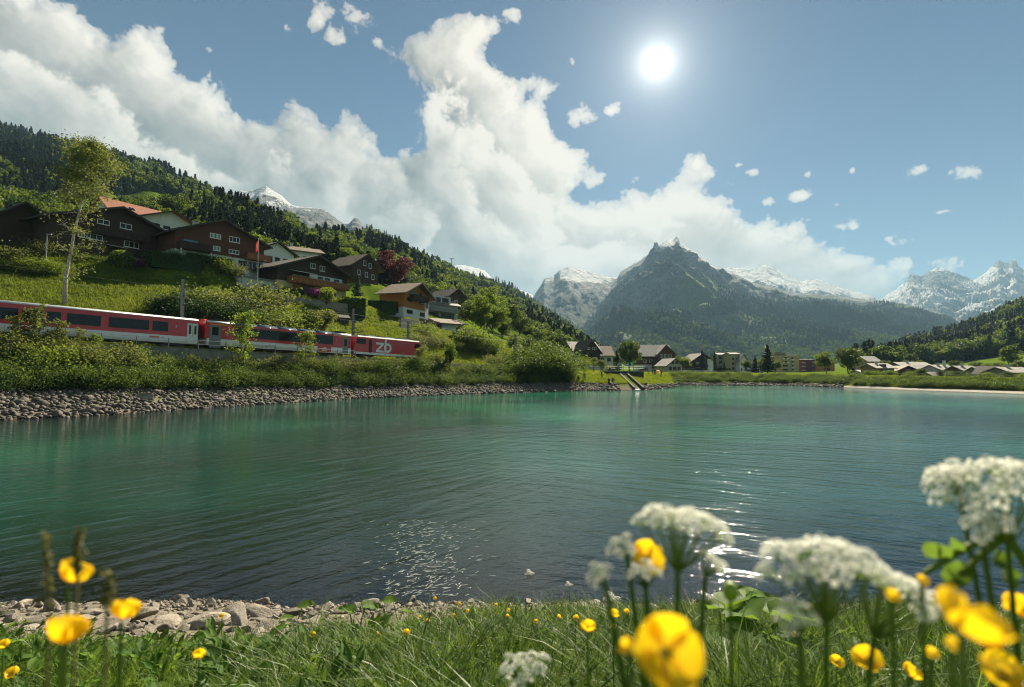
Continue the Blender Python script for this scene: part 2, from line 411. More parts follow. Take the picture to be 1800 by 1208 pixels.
fc(1140, 113, [(118, .9), (126, 1.9), (136, 2.6), (150, 3.0), (172, 3.1), (220, 3.1), (280, 3.2), (560, 3.6), (1200, 5), (2050, 8), (2700, 10)])
fc(1175, 128, [(131.5, .8), (138, 1.6), (148, 2.6), (160, 3.0), (176, 3.1), (220, 3.1), (280, 3.2), (560, 3.6), (1200, 5), (2050, 8), (2700, 10)])
fc(1200, 152, [(155, .6), (160, 1.4), (168, 2.7), (174, 3.0), (190, 3.1), (230, 3.1), (280, 3.2), (560, 3.6), (1200, 5), (2050, 8), (2700, 10)])
fc(1400, 146, [(149, .5), (153, 1.1), (160, 2.3), (166, 2.5), (180, 2.5), (230, 2.5), (280, 2.5), (560, 3), (1200, 5), (2050, 8), (2700, 10)])
fc(1500, 128, [(131, .5), (135, 1.0), (141, 2.1), (147, 2.4), (160, 2.3), (200, 2.2), (280, 2.3), (500, zz(1500, 648, 500)), (900, zz(1500, 641, 900)), (1300, zz(1500, 634, 1300)), (2600, 20)])
fc(1600, 112, [(116, .35), (119, .8), (125, 2.0), (130, 2.2), (145, 1.9), (190, 1.9), (270, 2.2), (430, zz(1600, 640, 430)), (660, zz(1600, 622, 660)), (920, zz(1600, 606, 920)), (1700, 10)])
fc(1700, 102, [(106, .35), (109, .8), (114.5, 1.8), (119, 2.0), (135, 1.7), (185, 1.7), (260, 2.5), (400, zz(1700, 638, 400)), (620, zz(1700, 608, 620)), (870, zz(1700, 580, 870)), (1500, 20)])
fc(1800, 92.7, [(97.5, .3), (100, .7), (105.5, 1.6), (110, 1.8), (125, 1.6), (175, 1.7), (250, 4), (350, zz(1800, 630, 350)), (560, zz(1800, 590, 560)), (820, zz(1800, 540, 820)), (1400, 60)])
fc(2100, 76, [(80, .3), (82, .6), (87, 1.4), (91, 1.5), (105, 1.5), (150, 2), (220, 8), (330, 30), (520, 85), (760, 170), (1300, 120)])
fc(2800, 58, [(62, .3), (64, .6), (68, 1.3), (72, 1.5), (85, 1.6), (120, 3), (180, 12), (300, 50), (450, 120), (640, 210), (1200, 180)])
fc(4200, 46, [(50, .3), (52, .6), (56, 1.3), (60, 1.5), (70, 1.6), (95, 3), (140, 12), (240, 50), (380, 110), (560, 190), (1100, 180)])
for k_ in COLS:
    c_ = COLS[k_]
    assert len(c_) == 13, (k_, len(c_))
    for i_ in range(1, 13): assert c_[i_][0] > c_[i_-1][0], (k_, c_[i_-1], c_[i_])
_cp = np.array(sorted(COLS)); _cY = np.array([[p[0] for p in COLS[k]] for k in _cp]); _cz = np.array([[p[1] for p in COLS[k]] for k in _cp])
_cI = 1.0/_cY
def cols_z(x, y):
    """height of the land beyond the water, from the table of sight lines; also the position along the table"""
    px = np.clip(900+1000*x/np.maximum(y, .5), _cp[0], _cp[-1])
    j = np.clip(np.searchsorted(_cp, px)-1, 0, len(_cp)-2); f = (px-_cp[j])/(_cp[j+1]-_cp[j])
    I = _cI[j]*(1-f)[:, None]+_cI[j+1]*f[:, None]; Z = _cz[j]*(1-f)[:, None]+_cz[j+1]*f[:, None]
    Yk = 1.0/I; n = Yk.shape[1]
    z = np.where(y < Yk[:, 0], -5.0, Z[:, -1]); kk = np.where(y < Yk[:, 0], 0.0, n-1.0)
    for i in range(n-1):
        m = (y >= Yk[:, i]) & (y < Yk[:, i+1])
        t = (y-Yk[:, i])/(Yk[:, i+1]-Yk[:, i])
        z = np.where(m, Z[:, i]*(1-t)+Z[:, i+1]*t, z); kk = np.where(m, i+t, kk)
    return z, kk, px
def near_z(x, y):
    sh = 9.45+.25*perlin(x*.35+3, x*0+.5, 21)+.012*np.abs(x)**1.3*np.sign(-x)*.0
    d = sh-y
    z = np.where(d > 0, .335*d, .30*d)
    z = np.where(z > 2.9, 2.9+(z-2.9)*.18, z)
    z = np.minimum(z, 5.5)
    r = perlin(x*.8, y*.8, 22)*.08+perlin(x*2.3, y*2.3, 23)*.035
    return z+r*np.clip((d+.6), 0, 1)
def ground_z(x, y, full=False):
    x = np.atleast_1d(np.asarray(x, np.float64)); y = np.atleast_1d(np.asarray(y, np.float64))
    zc, kk, px = cols_z(x, y)
    yy = np.hypot(x, y)
    amp = np.clip((kk-7.0), 0, 3)/3
    n = perlin(x/90, y/90, 31)*14+perlin(x/38, y/38, 32)*5+perlin(x/14, y/14, 35)*1.2
    hill = np.clip((zc-12)/60, 0, 1)
    edge = 1-np.clip((kk-10.2)/.8, 0, 1)
    zc = zc+n*amp*hill*(.35+.65*edge)
    mead = np.clip(kk-5.8, 0, 1)*(1-amp)*np.clip((zc-4)/4, 0, 1)
    zc = zc+mead*(perlin(x/9, y/9, 36)*.45+perlin(x/3, y/3, 37)*.12)
    bank = ((kk > 2) & (kk < 3))
    zc = zc+bank*(perlin(x/1.5, y/1.5, 38)*.12)
    # level benches for the houses on the slope
    for (bx, by, br, bz, hx, hy, cx, sx) in BENCH:
        u, v = (x-bx)*cx+(y-by)*sx, -(x-bx)*sx+(y-by)*cx
        q = np.hypot(np.maximum(np.abs(u)-hx-.8, 0)*.8, np.maximum(np.where(v < 0, -v-hy-.7, (v-hy-1)*.6), 0)); w = np.clip(1-q/4.2, 0, 1); w = w*w*(3-2*w)
        zc = zc*(1-w)+bz*w
    zn = near_z(x, y)
    near = y < 16
    z = np.where(near, np.maximum(zn, zc), zc)
    z = np.where(y < 2, near_z(x, np.minimum(y, 2.0)+0*x), z)
    if full: return z, kk, px, near & (zn >= zc)
    return z
BENCH = []
def gz(x, y): return float(ground_z(x, y)[0])
def on(px, Y, dz=0.0):
    """point on the ground at depth Y on the sight line through photo column px"""
    x = (px-900)/1000.0*Y; return Vector((x, Y, gz(x, Y)+dz))
# houses on the slope: corner nearest the lake at the left end of the gable front (photo column, depth), direction along the front, base row
def plot(px, Y, d, w, dep, base_py):
    p = at(px, base_py, Y); n = math.hypot(*d); dx, dy = d[0]/n, d[1]/n
    c = Vector((p.x+dx*w/2-dy*dep/2, p.y+dy*w/2+dx*dep/2))
    BENCH.append((c.x, c.y, .56*math.hypot(w, dep), p.z-.05, w/2, dep/2, dx, dy))
    return dict(p=p, dx=dx, dy=dy, w=w, d=dep)
PLOT = dict(
    left=plot(-45, 82, (.45, .89), 12.5, 9, 452),
    big=plot(90, 85, (.45, .89), 18.6, 11, 448),
    brown=plot(307, 95, (.6, .8), 15.6, 11, 458),
    balcony=plot(487, 104, (.5, .866), 16.8, 10, 513),
    dark=plot(618, 142, (.5, .866), 9.4, 9, 494),
    corner=plot(709, 131, (.32, .95), 12.2, 6.2, 560),
    shed=plot(772, 142, (.75, .66), 7.5, 7, 585))
# ------------------------------------------------------------------ ground sheet, water, mountains
def make_ground():
    az = np.concatenate([np.arange(-180, -70, 4.0), np.arange(-70, -48, .6), np.arange(-48, 48, .17), np.arange(48, 70, .6), np.arange(70, 180, 4.0)])
    r = [1.0]
    while r[-1] < 3300: r.append(r[-1]*(1.0075 if r[-1] > 34 else 1.013)+.012)
    r += [4200, 6000, 9000]
    r = np.array(r); A, Rr = np.meshgrid(np.radians(az), r)
    x = (np.sin(A)*Rr).ravel(); y = (np.cos(A)*Rr).ravel()
    z, kk, px, near = ground_z(x, y, True)
    far = Rr.ravel() > 2600
    z = np.where(far, np.where(Rr.ravel() > 3500, 10, z), z)
    n, m = A.shape
    V = np.stack([x, y, z], 1)
    V = np.vstack([V, [[0, 0, gz(0, 0.01)]]])
    i, j = np.meshgrid(np.arange(n-1), np.arange(m), indexing='ij'); j2 = (j+1) % m
    F = np.stack([i*m+j, i*m+j2, (i+1)*m+j2, (i+1)*m+j], -1).reshape(-1, 4)[:, ::-1]
    jj = np.arange(m); T = np.stack([np.full(m, n*m), jj, (jj+1) % m], 1)[:, ::-1]
    # zones: r stones and bed, g woodland floor, b pale sand, a bare earth under the hedge
    Z = np.zeros((len(x), 4), np.float32)
    stone = np.where(near, np.clip((1.15-z)/.3, 0, 1), np.clip(2.25-kk, 0, 1))
    stone = np.where(near & (x < -.15*y), np.clip((1.15+.65*np.clip((-.15*y-x)/1.2, 0, 1)-z)/.3, 0, 1), stone)
    forest = np.clip((kk-7.9)/.4, 0, 1)*np.where(px < 1070, 1, np.clip((px-1500)/80, 0, 1))
    patch = perlin(x/60+3, y/60, 61)
    # open meadows on the hill
    for (mx, my, mr) in MEADOWS:
        q = np.hypot(x-mx, (y-my)*.8)/mr
        forest = forest*(1-np.clip((1.15-q+patch*.25)/.2, 0, 1))
    Z[:, 0] = stone; Z[:, 1] = forest
    Z[:, 2] = np.where((px > 1180) & (kk > .6) & (y > 40), np.clip((px-1180)/20, 0, 1)*np.clip((1.12+np.clip((px-1380)/160, 0, 1)*.9-kk+perlin(x/5, y/5, 66)*.12)/.12, 0, 1), 0)
    Z[:, 3] = np.where((px < 990) & (y > 30), np.clip((kk-1.9)/.2, 0, 1)*np.clip((5.4-kk)/.3, 0, 1), 0)
    Z = np.vstack([Z, np.zeros((1, 4))])
    me = np_mesh('ground', V, [F, T], M_GROUND, True, attrs={'zone': Z})
    tag(link('ground', me), kind='structure')
MEADOWS = []
for (px_, Y_, r_) in [(375, 385, 70), (345, 350, 40), (430, 420, 45), (545, 950, 190), (600, 1050, 160), (590, 760, 60), (700, 1120, 150), (770, 1250, 120), (850, 1450, 150), (810, 1330, 80), (640, 820, 70), (1780, 330, 55), (1840, 340, 60)]:
    MEADOWS.append(((px_-900)/1000*Y_, Y_, r_))
def ground_mat():
    t = NT('ground'); g = t.pos()
    zone = t.attr('zone'); sep = t.n('SeparateColor'); t.put(sep.inputs[0], zone); st, fo, sa = sep.outputs[0], sep.outputs[1], sep.outputs[2]
    ea = t.attr('zone', 'Alpha')
    n1 = t.noise(g, .25, 6, .65); n2 = t.noise(g, 2.2, 5, .65); n3 = t.noise(g, 9, 4, .6)
    grass = t.ramp(n1, [(.3, (.06, .105, .011)), (.5, (.10, .155, .016)), (.7, (.15, .185, .024))])
    grass = t.mix(t.ramp(n2, [(.35, 0), (.7, .55)]), grass, (.05, .085, .012))
    dirt = t.ramp(n2, [(.3, (.035, .026, .016)), (.7, (.09, .07, .045))])
    rock = t.ramp(n3, [(.3, (.10, .09, .075)), (.7, (.24, .21, .17))])
    wood = t.ramp(n2, [(.3, (.012, .02, .007)), (.7, (.035, .055, .013))])
    sand = t.ramp(n2, [(.3, (.26, .245, .22)), (.7, (.46, .44, .40))])
    gz_ = t.n('SeparateXYZ'); t.put(gz_.inputs[0], g); wet = t.ramp(t.math('ADD', gz_.outputs[2], .5), [(.44, (.30, .25, .19)), (.60, (1, 1, 1))])
    c = t.mix(ea, grass, dirt); c = t.mix(fo, c, wood); c = t.mix(st, c, rock); c = t.mix(sa, c, sand); c = t.mix(1.0, c, wet, 'MULTIPLY')
    return t.done(t.bsdf(c, .9, t.bump(t.noise(g, 6, 6, .7), .6, .12), Specular_IOR_Level=0.0))
M_GROUND = ground_mat()
make_ground()

def make_water():
    # a sheet at the lake's level, finer near the shore; how deep it is there goes with each vertex
    xs = np.concatenate([np.linspace(-150, -40, 40), np.linspace(-39.5, 39.5, 160), np.linspace(41, 170, 60)])
    ys = np.concatenate([np.linspace(-30, 6, 6), np.linspace(7, 16, 60), np.linspace(16.4, 60, 70), np.linspace(61, 190, 110)])
    X, Y = np.meshgrid(xs, ys); x, y = X.ravel(), Y.ravel()
    d = np.clip(-ground_z(x, y), 0, 6)
    n, m = X.shape
    i, j = np.meshgrid(np.arange(n-1), np.arange(m-1), indexing='ij')
    F = np.stack([i*m+j, i*m+j+1, (i+1)*m+j+1, (i+1)*m+j], -1).reshape(-1, 4)
    t = NT('lake_water')
    g = t.pos()
    dep = t.attr('depth', 'Fac')
    # two trains of ripples that meet in the middle of the lake, and fine chop over both
    gx = t.n('SeparateXYZ'); t.put(gx.inputs[0], g)
    def train(rot, along, across, sc):
        vr = t.n('VectorRotate', rotation_type='Z_AXIS'); t.put(vr.inputs['Vector'], g); vr.inputs['Angle'].default_value = -rot
        mp = t.n('Mapping'); t.put(mp.inputs[0], vr.outputs[0]); mp.inputs['Scale'].default_value = (along, across, 1)
        return t.noise(mp.outputs[0], sc, 3, .5, .35)
    a = train(R(54), .42, 1.55, 1.0); b = train(R(-30), .42, 1.55, 1.0)
    f = t.ramp(t.math('ADD', t.math('MULTIPLY', t.math('DIVIDE', gx.outputs[0], t.math('MAXIMUM', gx.outputs[1], 4.0)), 1.1), .5), [(.3, 0), (.75, 1)])
    h = t.mix(f, a, b)
    calm = t.ramp(t.noise(t.pos((.03, .05, 1)), 1.0, 3, .6), [(.35, .35), (.65, 1.0)])
    hn = t.noise(t.pos((1.0, 1.8, 1), R(-8)), 3.2, 4, .6)
    hh = t.math('ADD', t.math('MULTIPLY', h, 1.5), t.math('MULTIPLY', hn, .42))
    hh = t.math('MULTIPLY', hh, calm)
    b1 = t.n('Bump'); t.put(b1.inputs['Height'], hh); b1.inputs['Strength'].default_value = .66; b1.inputs['Distance'].default_value = .10
    nm = b1.outputs[0]
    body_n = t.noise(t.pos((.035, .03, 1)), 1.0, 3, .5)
    far_ = t.math('MULTIPLY', t.math('SUBTRACT', gx.outputs[1], 14.0), 1/70.0, True)  # body colour painted darker nearby, standing in for the hill's dark reflection
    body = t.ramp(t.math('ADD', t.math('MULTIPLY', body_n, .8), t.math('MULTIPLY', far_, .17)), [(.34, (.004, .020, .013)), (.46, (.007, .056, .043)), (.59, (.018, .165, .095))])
    op = t.ramp(t.math('DIVIDE', dep, 3.0), [(0, .03), (.12, .16), (.35, .55), (.9, .97)])
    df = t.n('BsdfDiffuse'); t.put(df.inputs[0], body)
    tp = t.n('BsdfTransparent'); tp.inputs[0].default_value = (.55, .72, .66, 1)
    m1 = t.n('MixShader'); t.put(m1.inputs[0], op); t.t.links.new(tp.outputs[0], m1.inputs[1]); t.t.links.new(df.outputs[0], m1.inputs[2])
    gl = t.n('BsdfGlossy'); gl.inputs['Roughness'].default_value = .05; t.put(gl.inputs['Normal'], nm); gl.inputs[0].default_value = (.92, .96, 1, 1)
    fr = t.n('Fresnel'); fr.inputs[0].default_value = 1.333; t.put(fr.inputs['Normal'], nm)
    m2 = t.n('MixShader'); t.put(m2.inputs[0], fr.outputs[0]); t.t.links.new(m1.outputs[0], m2.inputs[1]); t.t.links.new(gl.outputs[0], m2.inputs[2])
    mat = t.done(m2.outputs[0])
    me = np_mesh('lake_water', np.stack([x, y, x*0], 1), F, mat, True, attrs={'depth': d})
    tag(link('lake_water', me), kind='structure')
make_water()

# mountains: each a sheet from its foot up to the skyline and down behind
def interp(pts, q):
    p = np.array(sorted(pts), float); return np.interp(q, p[:, 0], p[:, 1])
def mountain_mat():
    t = NT('mountain'); g = t.pos((.001, .001, .001))
    sep = t.n('SeparateColor'); t.put(sep.inputs[0], t.attr('zone')); sn, rk, md = sep.outputs
    n1 = t.noise(g, 14, 8, .65); n2 = t.noise(g, 55, 6, .7); n3 = t.noise(t.pos((.004, .004, .012)), 2, 8, .7)
    rock = t.ramp(n3, [(.32, (.035, .040, .045)), (.45, (.10, .105, .11)), (.54, (.21, .21, .21)), (.66, (.38, .38, .38))])
    wood = t.ramp(n2, [(.35, (.010, .022, .012)), (.6, (.03, .055, .022)), (.75, (.06, .09, .03))])
    alp = t.ramp(n1, [(.3, (.085, .14, .03)), (.7, (.14, .21, .05))])
    snow = t.ramp(n1, [(.3, (.72, .75, .80)), (.7, (.86, .87, .89))])
    e = lambda a, w: t.ramp(t.math('ADD', a, t.math('MULTIPLY', t.math('SUBTRACT', n2, .5), w)), [(.44, 0), (.56, 1)])
    c = t.mix(e(md, .9), wood, alp); c = t.mix(e(rk, 1.1), c, rock); c = t.mix(e(sn, 1.0), c, snow)
    return t.done(t.bsdf(c, .9, t.bump(t.noise(g, 40, 8, .72), 1.0, 90), Specular_IOR_Level=.1))
M_MOUNT = mountain_mat()
PTS = {}
def ridged(x, y, seed, oct=5):
    s = 0; a = 1; tot = 0
    for i in range(oct):
        s = s+a*(1-2*np.abs(perlin(x, y, seed+i))); tot += a; a *= .5; x = x*2.07+3.1; y = y*2.03+1.7
    return s/tot
def mountain(name, sky, depth, base, nu, nv, amp, gul=(520, 1500), skew=.0, prof=1.15, seed=1, snow=9e9, tree=-9e9, jag=.006, marks=(), rockn=.5):
    px0, px1 = min(p[0] for p in sky), max(p[0] for p in sky)
    u = np.linspace(px0, px1, nu); v = np.concatenate([np.linspace(0, 1, nv), np.array([1.03, 1.08, 1.2, 1.45])])
    U, Vv = np.meshgrid(u, v)
    s = (U-900)/1000.0
    py = interp(sky, u)[None, :]+0*U
    D = np.array([depth(q) for q in u])[None, :]+0*U if callable(depth) else depth+0*U
    by, bd = base
    zr = CAM_Z+(652-py)/1000.0*D*1.0; zb = CAM_Z+(652-by)/1000.0*bd
    vv = np.minimum(Vv, 1)
    Y = bd+(D-bd)*Vv; x = s*Y
    z = zb+(zr-zb)*vv**prof
    xs = (x-skew*(D-Y))
    nz = ridged(xs/gul[0], Y/gul[1], seed)*.75+ridged(x/230, Y/320, seed+20)*.25
    env = np.sin(np.pi*np.clip(vv, 0, 1)**1.1)**.8
    H = (zr-zb)
    z = z+(nz-.30)*amp*env*(1-.8*np.clip((vv-.68)/.3, 0, 1))*np.clip(H/900, .15, 1.2)
    jg = (ridged(x/110, Y/90, seed+40, 4)-.2)*jag*D
    z = z+jg*np.clip((vv-.55)/.45, 0, 1)
    z = np.where(Vv > 1, z-(Vv-1)*H*1.1, z)
    n, m = U.shape
    P = np.stack([x.ravel(), Y.ravel(), z.ravel()], 1)
    # slope for the covers
    gx = np.gradient(z, axis=1)/np.maximum(np.abs(np.gradient(x, axis=1)), 1e-3); gy = np.gradient(z, axis=0)/np.maximum(np.gradient(Y, axis=0), 1e-3)
    slope = np.hypot(gx, gy)
    nn = perlin(x/420, z/260, seed+70)*.5+perlin(x/120, z/90, seed+71)*.35+perlin(x/45, z/40, seed+72)*.2
    SN = np.clip(.5+(z-snow)/260+nn*.9-np.clip(slope-1.15, -1, 2)*.55, 0, 1)
    RK = np.clip(.5+(z-tree)/240+nn*.7+np.clip(slope-.95, -.6, 1.2)*rockn, 0, 1)
    MDW = np.clip(.18+nn*.5-np.clip(np.abs(z-tree+120)/260, 0, 1)*.2, 0, 1)
    PYv = 652-(z-CAM_Z)/Y*1000
    for (kind, mx, my, rx, ry, w) in marks:
        q = np.exp(-(((U-mx)/rx)**2+((PYv-my)/ry)**2)**1.5)*w
        if kind == 's': SN = np.clip(SN+q, 0, 1)
        if kind == 'r': RK = np.clip(RK+q, 0, 1)
        if kind == 'm': MDW = np.clip(MDW+q, 0, 1); RK = np.clip(RK-np.abs(q), 0, 1); SN = np.clip(SN-np.abs(q), 0, 1)
    zone = np.stack([SN.ravel(), RK.ravel(), MDW.ravel(), np.ones(n*m)], 1)
    i, j = np.meshgrid(np.arange(n-1), np.arange(m-1), indexing='ij')
    F = np.stack([i*m+j, i*m+j+1, (i+1)*m+j+1, (i+1)*m+j], -1).reshape(-1, 4)
    o = tag(link(name, np_mesh(name, P, F, M_MOUNT, True, attrs={'zone': zone})), kind='structure')
    PTS[name+str(seed)] = (P, RK.ravel(), SN.ravel(), MDW.ravel(), vv.ravel(), n, m)
    return o
HAHNEN = [(880, 652), (900, 645), (930, 625), (960, 608), (1000, 580), (1030, 552), (1060, 520), (1078, 500), (1085, 492), (1092, 478), (1105, 470), (1118, 462), (1128, 457), (1136, 449), (1143, 446), (1150, 440), (1153, 428), (1161, 430), (1170, 424), (1178, 420), (1186, 421), (1193, 413), (1198, 424), (1205, 430), (1215, 437), (1228, 444), (1236, 452), (1245, 458), (1252, 465), (1262, 470), (1275, 474),
    (1290, 480), (1310, 490), (1330, 497), (1350, 503), (1375, 510), (1400, 515), (1440, 518), (1480, 522), (1520, 527), (1560, 530), (1590, 534), (1620, 541), (1650, 549), (1670, 556), (1685, 565), (1697, 577), (1712, 603), (1730, 650)]
mountain('mountain', HAHNEN, 4800, (652, 1500), 620, 260, 260, (330, 1700), .25, 1.12, 3, 985, 440, .0022,
    [('m', 1225, 514, 40, 32, 1.6), ('m', 1215, 490, 14, 26, .7), ('m', 1150, 545, 30, 8, .7), ('m', 1300, 560, 60, 10, .6), ('m', 1100, 590, 40, 12, .6), ('m', 1200, 535, 26, 14, .6), ('s', 1170, 428, 20, 9, .6), ('s', 1160, 436, 12, 10, .5), ('s', 1188, 443, 22, 5, .5), ('r', 1150, 480, 90, 34, .5), ('m', 1440, 525, 70, 8, .5), ('m', 1590, 540, 60, 7, .5), ('s', 1345, 515, 20, 8, .35), ('r', 1040, 560, 22, 30, .5), ('m', 1050, 540, 14, 26, .4), ('m', 1260, 575, 60, 18, .35), ('m', 1360, 600, 60, 16, .35)])
mountain('mountain', [(860, 600), (880, 570), (900, 548), (920, 532), (938, 522), (950, 503), (957, 490), (966, 488), (975, 484), (985, 473), (1000, 468), (1015, 471), (1030, 476), (1050, 482), (1070, 486), (1085, 488), (1105, 495), (1130, 520), (1160, 560), (1200, 600)], 5300, (652, 2300), 240, 200, 150, (420, 1500), 0, 1.2, 13, 960, 520, .003,
    [('s', 1025, 484, 50, 14, .8), ('r', 958, 520, 22, 40, .5), ('s', 1000, 474, 20, 6, .5)])
mountain('mountain', [(1230, 500), (1255, 478), (1270, 476), (1285, 470), (1300, 472), (1320, 474), (1335, 470), (1350, 466), (1365, 472), (1380, 480), (1395, 487), (1410, 495), (1418, 494), (1435, 491), (1455, 497), (1475, 503), (1500, 513), (1515, 515), (1530, 520), (1560, 535)], 7000, (620, 3600), 260, 120, 150, (380, 900), 0, 1.1, 23, 900, 700, .004, [('s', 1350, 474, 40, 10, .4), ('s', 1420, 500, 60, 8, .3)])
mountain('mountain', [(1530, 545), (1545, 535), (1557, 524), (1570, 515), (1580, 509), (1592, 500), (1601, 488), (1610, 483), (1625, 488), (1640, 476), (1652, 472), (1668, 474), (1685, 482), (1700, 487), (1712, 492), (1730, 508), (1760, 530)], 7600, (640, 3800), 260, 140, 190, (300, 800), 0, 1.05, 33, 1000, 400, .006, [('r', 1650, 490, 70, 18, .9), ('s', 1620, 522, 90, 14, .9), ('s', 1650, 488, 80, 14, -.9), ('s', 1600, 540, 60, 12, .5)])
mountain('mountain', [(1640, 590), (1660, 545), (1675, 528), (1690, 516), (1705, 501), (1725, 489), (1740, 479), (1748, 470), (1755, 465), (1762, 458), (1770, 462), (1780, 464), (1786, 456), (1793, 457), (1798, 470), (1812, 474), (1830, 476), (1850, 480), (1900, 500), (2000, 520), (2100, 545)], 8000, (640, 3300), 320, 180, 260, (420, 1100), .3, 1.05, 43, 560, 300, .005, [('r', 1775, 466, 30, 12, 1), ('s', 1775, 463, 32, 10, -.9), ('s', 1720, 512, 60, 16, .7), ('s', 1690, 555, 40, 20, .3)])
mountain('mountain', [(340, 420), (380, 350), (400, 338), (415, 334), (430, 333), (440, 331), (450, 327), (462, 325), (475, 333), (490, 342), (500, 352), (515, 360), (530, 362), (545, 364), (560, 365), (572, 370), (585, 381), (600, 393), (610, 392), (616, 385), (622, 382), (628, 385), (634, 394), (642, 402), (660, 425), (700, 450)], 3500, (440, 1500), 300, 160, 110, (200, 600), 0, 1.1, 53, 1060, 560, .004, [('s', 480, 355, 40, 12, .5), ('s', 455, 335, 20, 7, .5), ('m', 545, 405, 50, 12, .4), ('r', 560, 385, 60, 14, .3)])
mountain('mountain', [(760, 478), (785, 470), (805, 465), (820, 467), (850, 475), (875, 497), (890, 504), (905, 506), (920, 512), (935, 518), (950, 530), (990, 560)], 6500, (600, 3500), 120, 60, 80, (300, 900), 0, 1.1, 63, 880, 500, .003, [('s', 905, 508, 30, 7, .6)])
# ------------------------------------------------------------------ vegetation
LEAF = dict(
    fresh=leafmat('leaf_fresh', (.055, .105, .010), (.13, .185, .020), (.27, .34, .03), .5),
    mid=leafmat('leaf_mid', (.035, .072, .010), (.085, .13, .018), (.18, .25, .03), .36),
    dark=leafmat('leaf_dark', (.016, .040, .011), (.035, .070, .016), (.06, .11, .02), .3),
    olive=leafmat('leaf_olive', (.07, .085, .02), (.13, .15, .035), (.22, .26, .05), .5),
    needle=leafmat('needle', (.010, .022, .012), (.026, .045, .020), (.03, .05, .02), .25),
    blue=leafmat('needle_blue', (.03, .055, .045), (.075, .11, .085), (.06, .10, .07), .25),
    red=leafmat('leaf_red', (.045, .010, .013), (.095, .022, .026), (.16, .03, .036), .35),
    bloom=leafmat('leaf_bloom', (.10, .10, .05), (.22, .20, .10), (.25, .28, .08), .45),
    magenta=leafmat('leaf_magenta', (.20, .02, .16), (.35, .05, .30), (.45, .1, .4), .4))
BARK = simple('bark', (.055, .042, .030), .9, .4, 4, .6)
GREYBARK = simple('grey_bark', (.15, .135, .11), .9, .4, 5, .5)
def birch_mat():
    t = NT('birch_bark'); c = t.coord('Object', (6, 6, 1.6)); n = t.noise(c, 2.2, 6, .7)
    return t.done(t.bsdf(t.ramp(n, [(.38, (.05, .045, .04)), (.47, (.38, .34, .28)), (.7, (.58, .54, .47))]), .8, t.bump(n, .4, .02)))
BIRCH = birch_mat()
def leaves(P, size, rng, up=.35, out=None, long=1.5):
    """one pointed four-cornered blade at each point, turned every way"""
    n = len(P); a = rng.normal(size=(n, 3)); a /= np.linalg.norm(a, axis=1)[:, None]
    nrm = rng.normal(size=(n, 3)); nrm[:, 2] += up*2
    if out is not None: nrm += out*.8
    b = np.cross(nrm, a); b /= np.linalg.norm(b, axis=1)[:, None]+1e-9
    s = size*(.65+.7*rng.random(n))[:, None]
    q = np.stack([P-a*s*long*.5, P+b*s*.5-a*s*.05, P+a*s*long*.5, P-b*s*.5+a*s*.05], 1)
    return q.reshape(-1, 3), np.arange(4*n).reshape(-1, 4)
def blob_points(blobs, n, rng, shell=.55):
    w = np.array([b[3]**2*b[4] if len(b) > 4 else b[3]**2 for b in blobs]); w = w/w.sum()
    k = rng.choice(len(blobs), n, p=w)
    d = rng.normal(size=(n, 3)); d /= np.linalg.norm(d, axis=1)[:, None]
    r = shell+(1-shell)*rng.random(n)**.7
    B = np.array([[b[0], b[1], b[2], b[3]] for b in blobs])[k]
    P = B[:, :3]+d*(r*B[:, 3])[:, None]*np.array([1, 1, .82])
    return P, d
def limb_curve(a, b, rng, sag=.0, n=5):
    a, b = np.array(a, float), np.array(b, float); L = np.linalg.norm(b-a)
    off = rng.normal(size=3)*L*.07; pts = []
    for i in range(n):
        t = i/(n-1); p = a+(b-a)*t+off*math.sin(math.pi*t); p[2] += sag*L*math.sin(math.pi*t); pts.append(tuple(p))
    return pts
def broadleaf(seed, H=10, W=4, trunk=.22, n=5200, leaf=.26, nb=22, shape='round', stem_frac=.22, mb_n=6):
    """(trunk and limbs, crown points) of a leafy tree H high with a crown W wide each way"""
    rng = np.random.default_rng(seed); blobs = []
    zc = H*(stem_frac+(1-stem_frac)*.52); zr = H*(1-stem_frac)*.5
    for i in range(nb):
        d = rng.normal(size=3); d /= np.linalg.norm(d); r = rng.random()**.45*.80
        z = d[2]*r
        w = 1.0
        if shape == 'cone': w = .95-.5*(z+.8)/1.6
        if shape == 'tall': w = .85-.18*z
        b = (d[0]*r*W*w, d[1]*r*W*w, zc+z*zr, W*(.24+.20*rng.random())*(.8+.2*w))
        blobs.append(b)
    t = MB(); top = (rng.normal()*.3, rng.normal()*.3, H*.86); tr = limb_curve((0, 0, -.4), top, rng, 0, 7)
    t.tube(tr, [trunk*1.25]+[trunk*(1-.85*i/6) for i in range(1, 7)], 8)
    for b in sorted(blobs, key=lambda b: -b[3])[:12]:
        f = min(.9, max(.25, (b[2]/H)*.62)); p0 = np.array(tr[0])*(1-f)+np.array(top)*f
        t.tube(limb_curve(p0, b[:3], rng, .06), [trunk*.42*(1-.8*i/4) for i in range(5)], 5)
    P, d = blob_points(blobs, n, rng)
    # open the crown: drop leaves where a coarse noise is low
    g = np.sin(P[:, 0]*2.3/W*3+seed)*np.sin(P[:, 1]*2.1/W*3+1.3)*np.sin(P[:, 2]*2.6/W*3+2)
    keep = g > -.42+.25*rng.random(len(P))*0
    P, d = P[keep], d[keep]
    V, F = leaves(P, leaf, rng, .3, d)
    return t, V, F
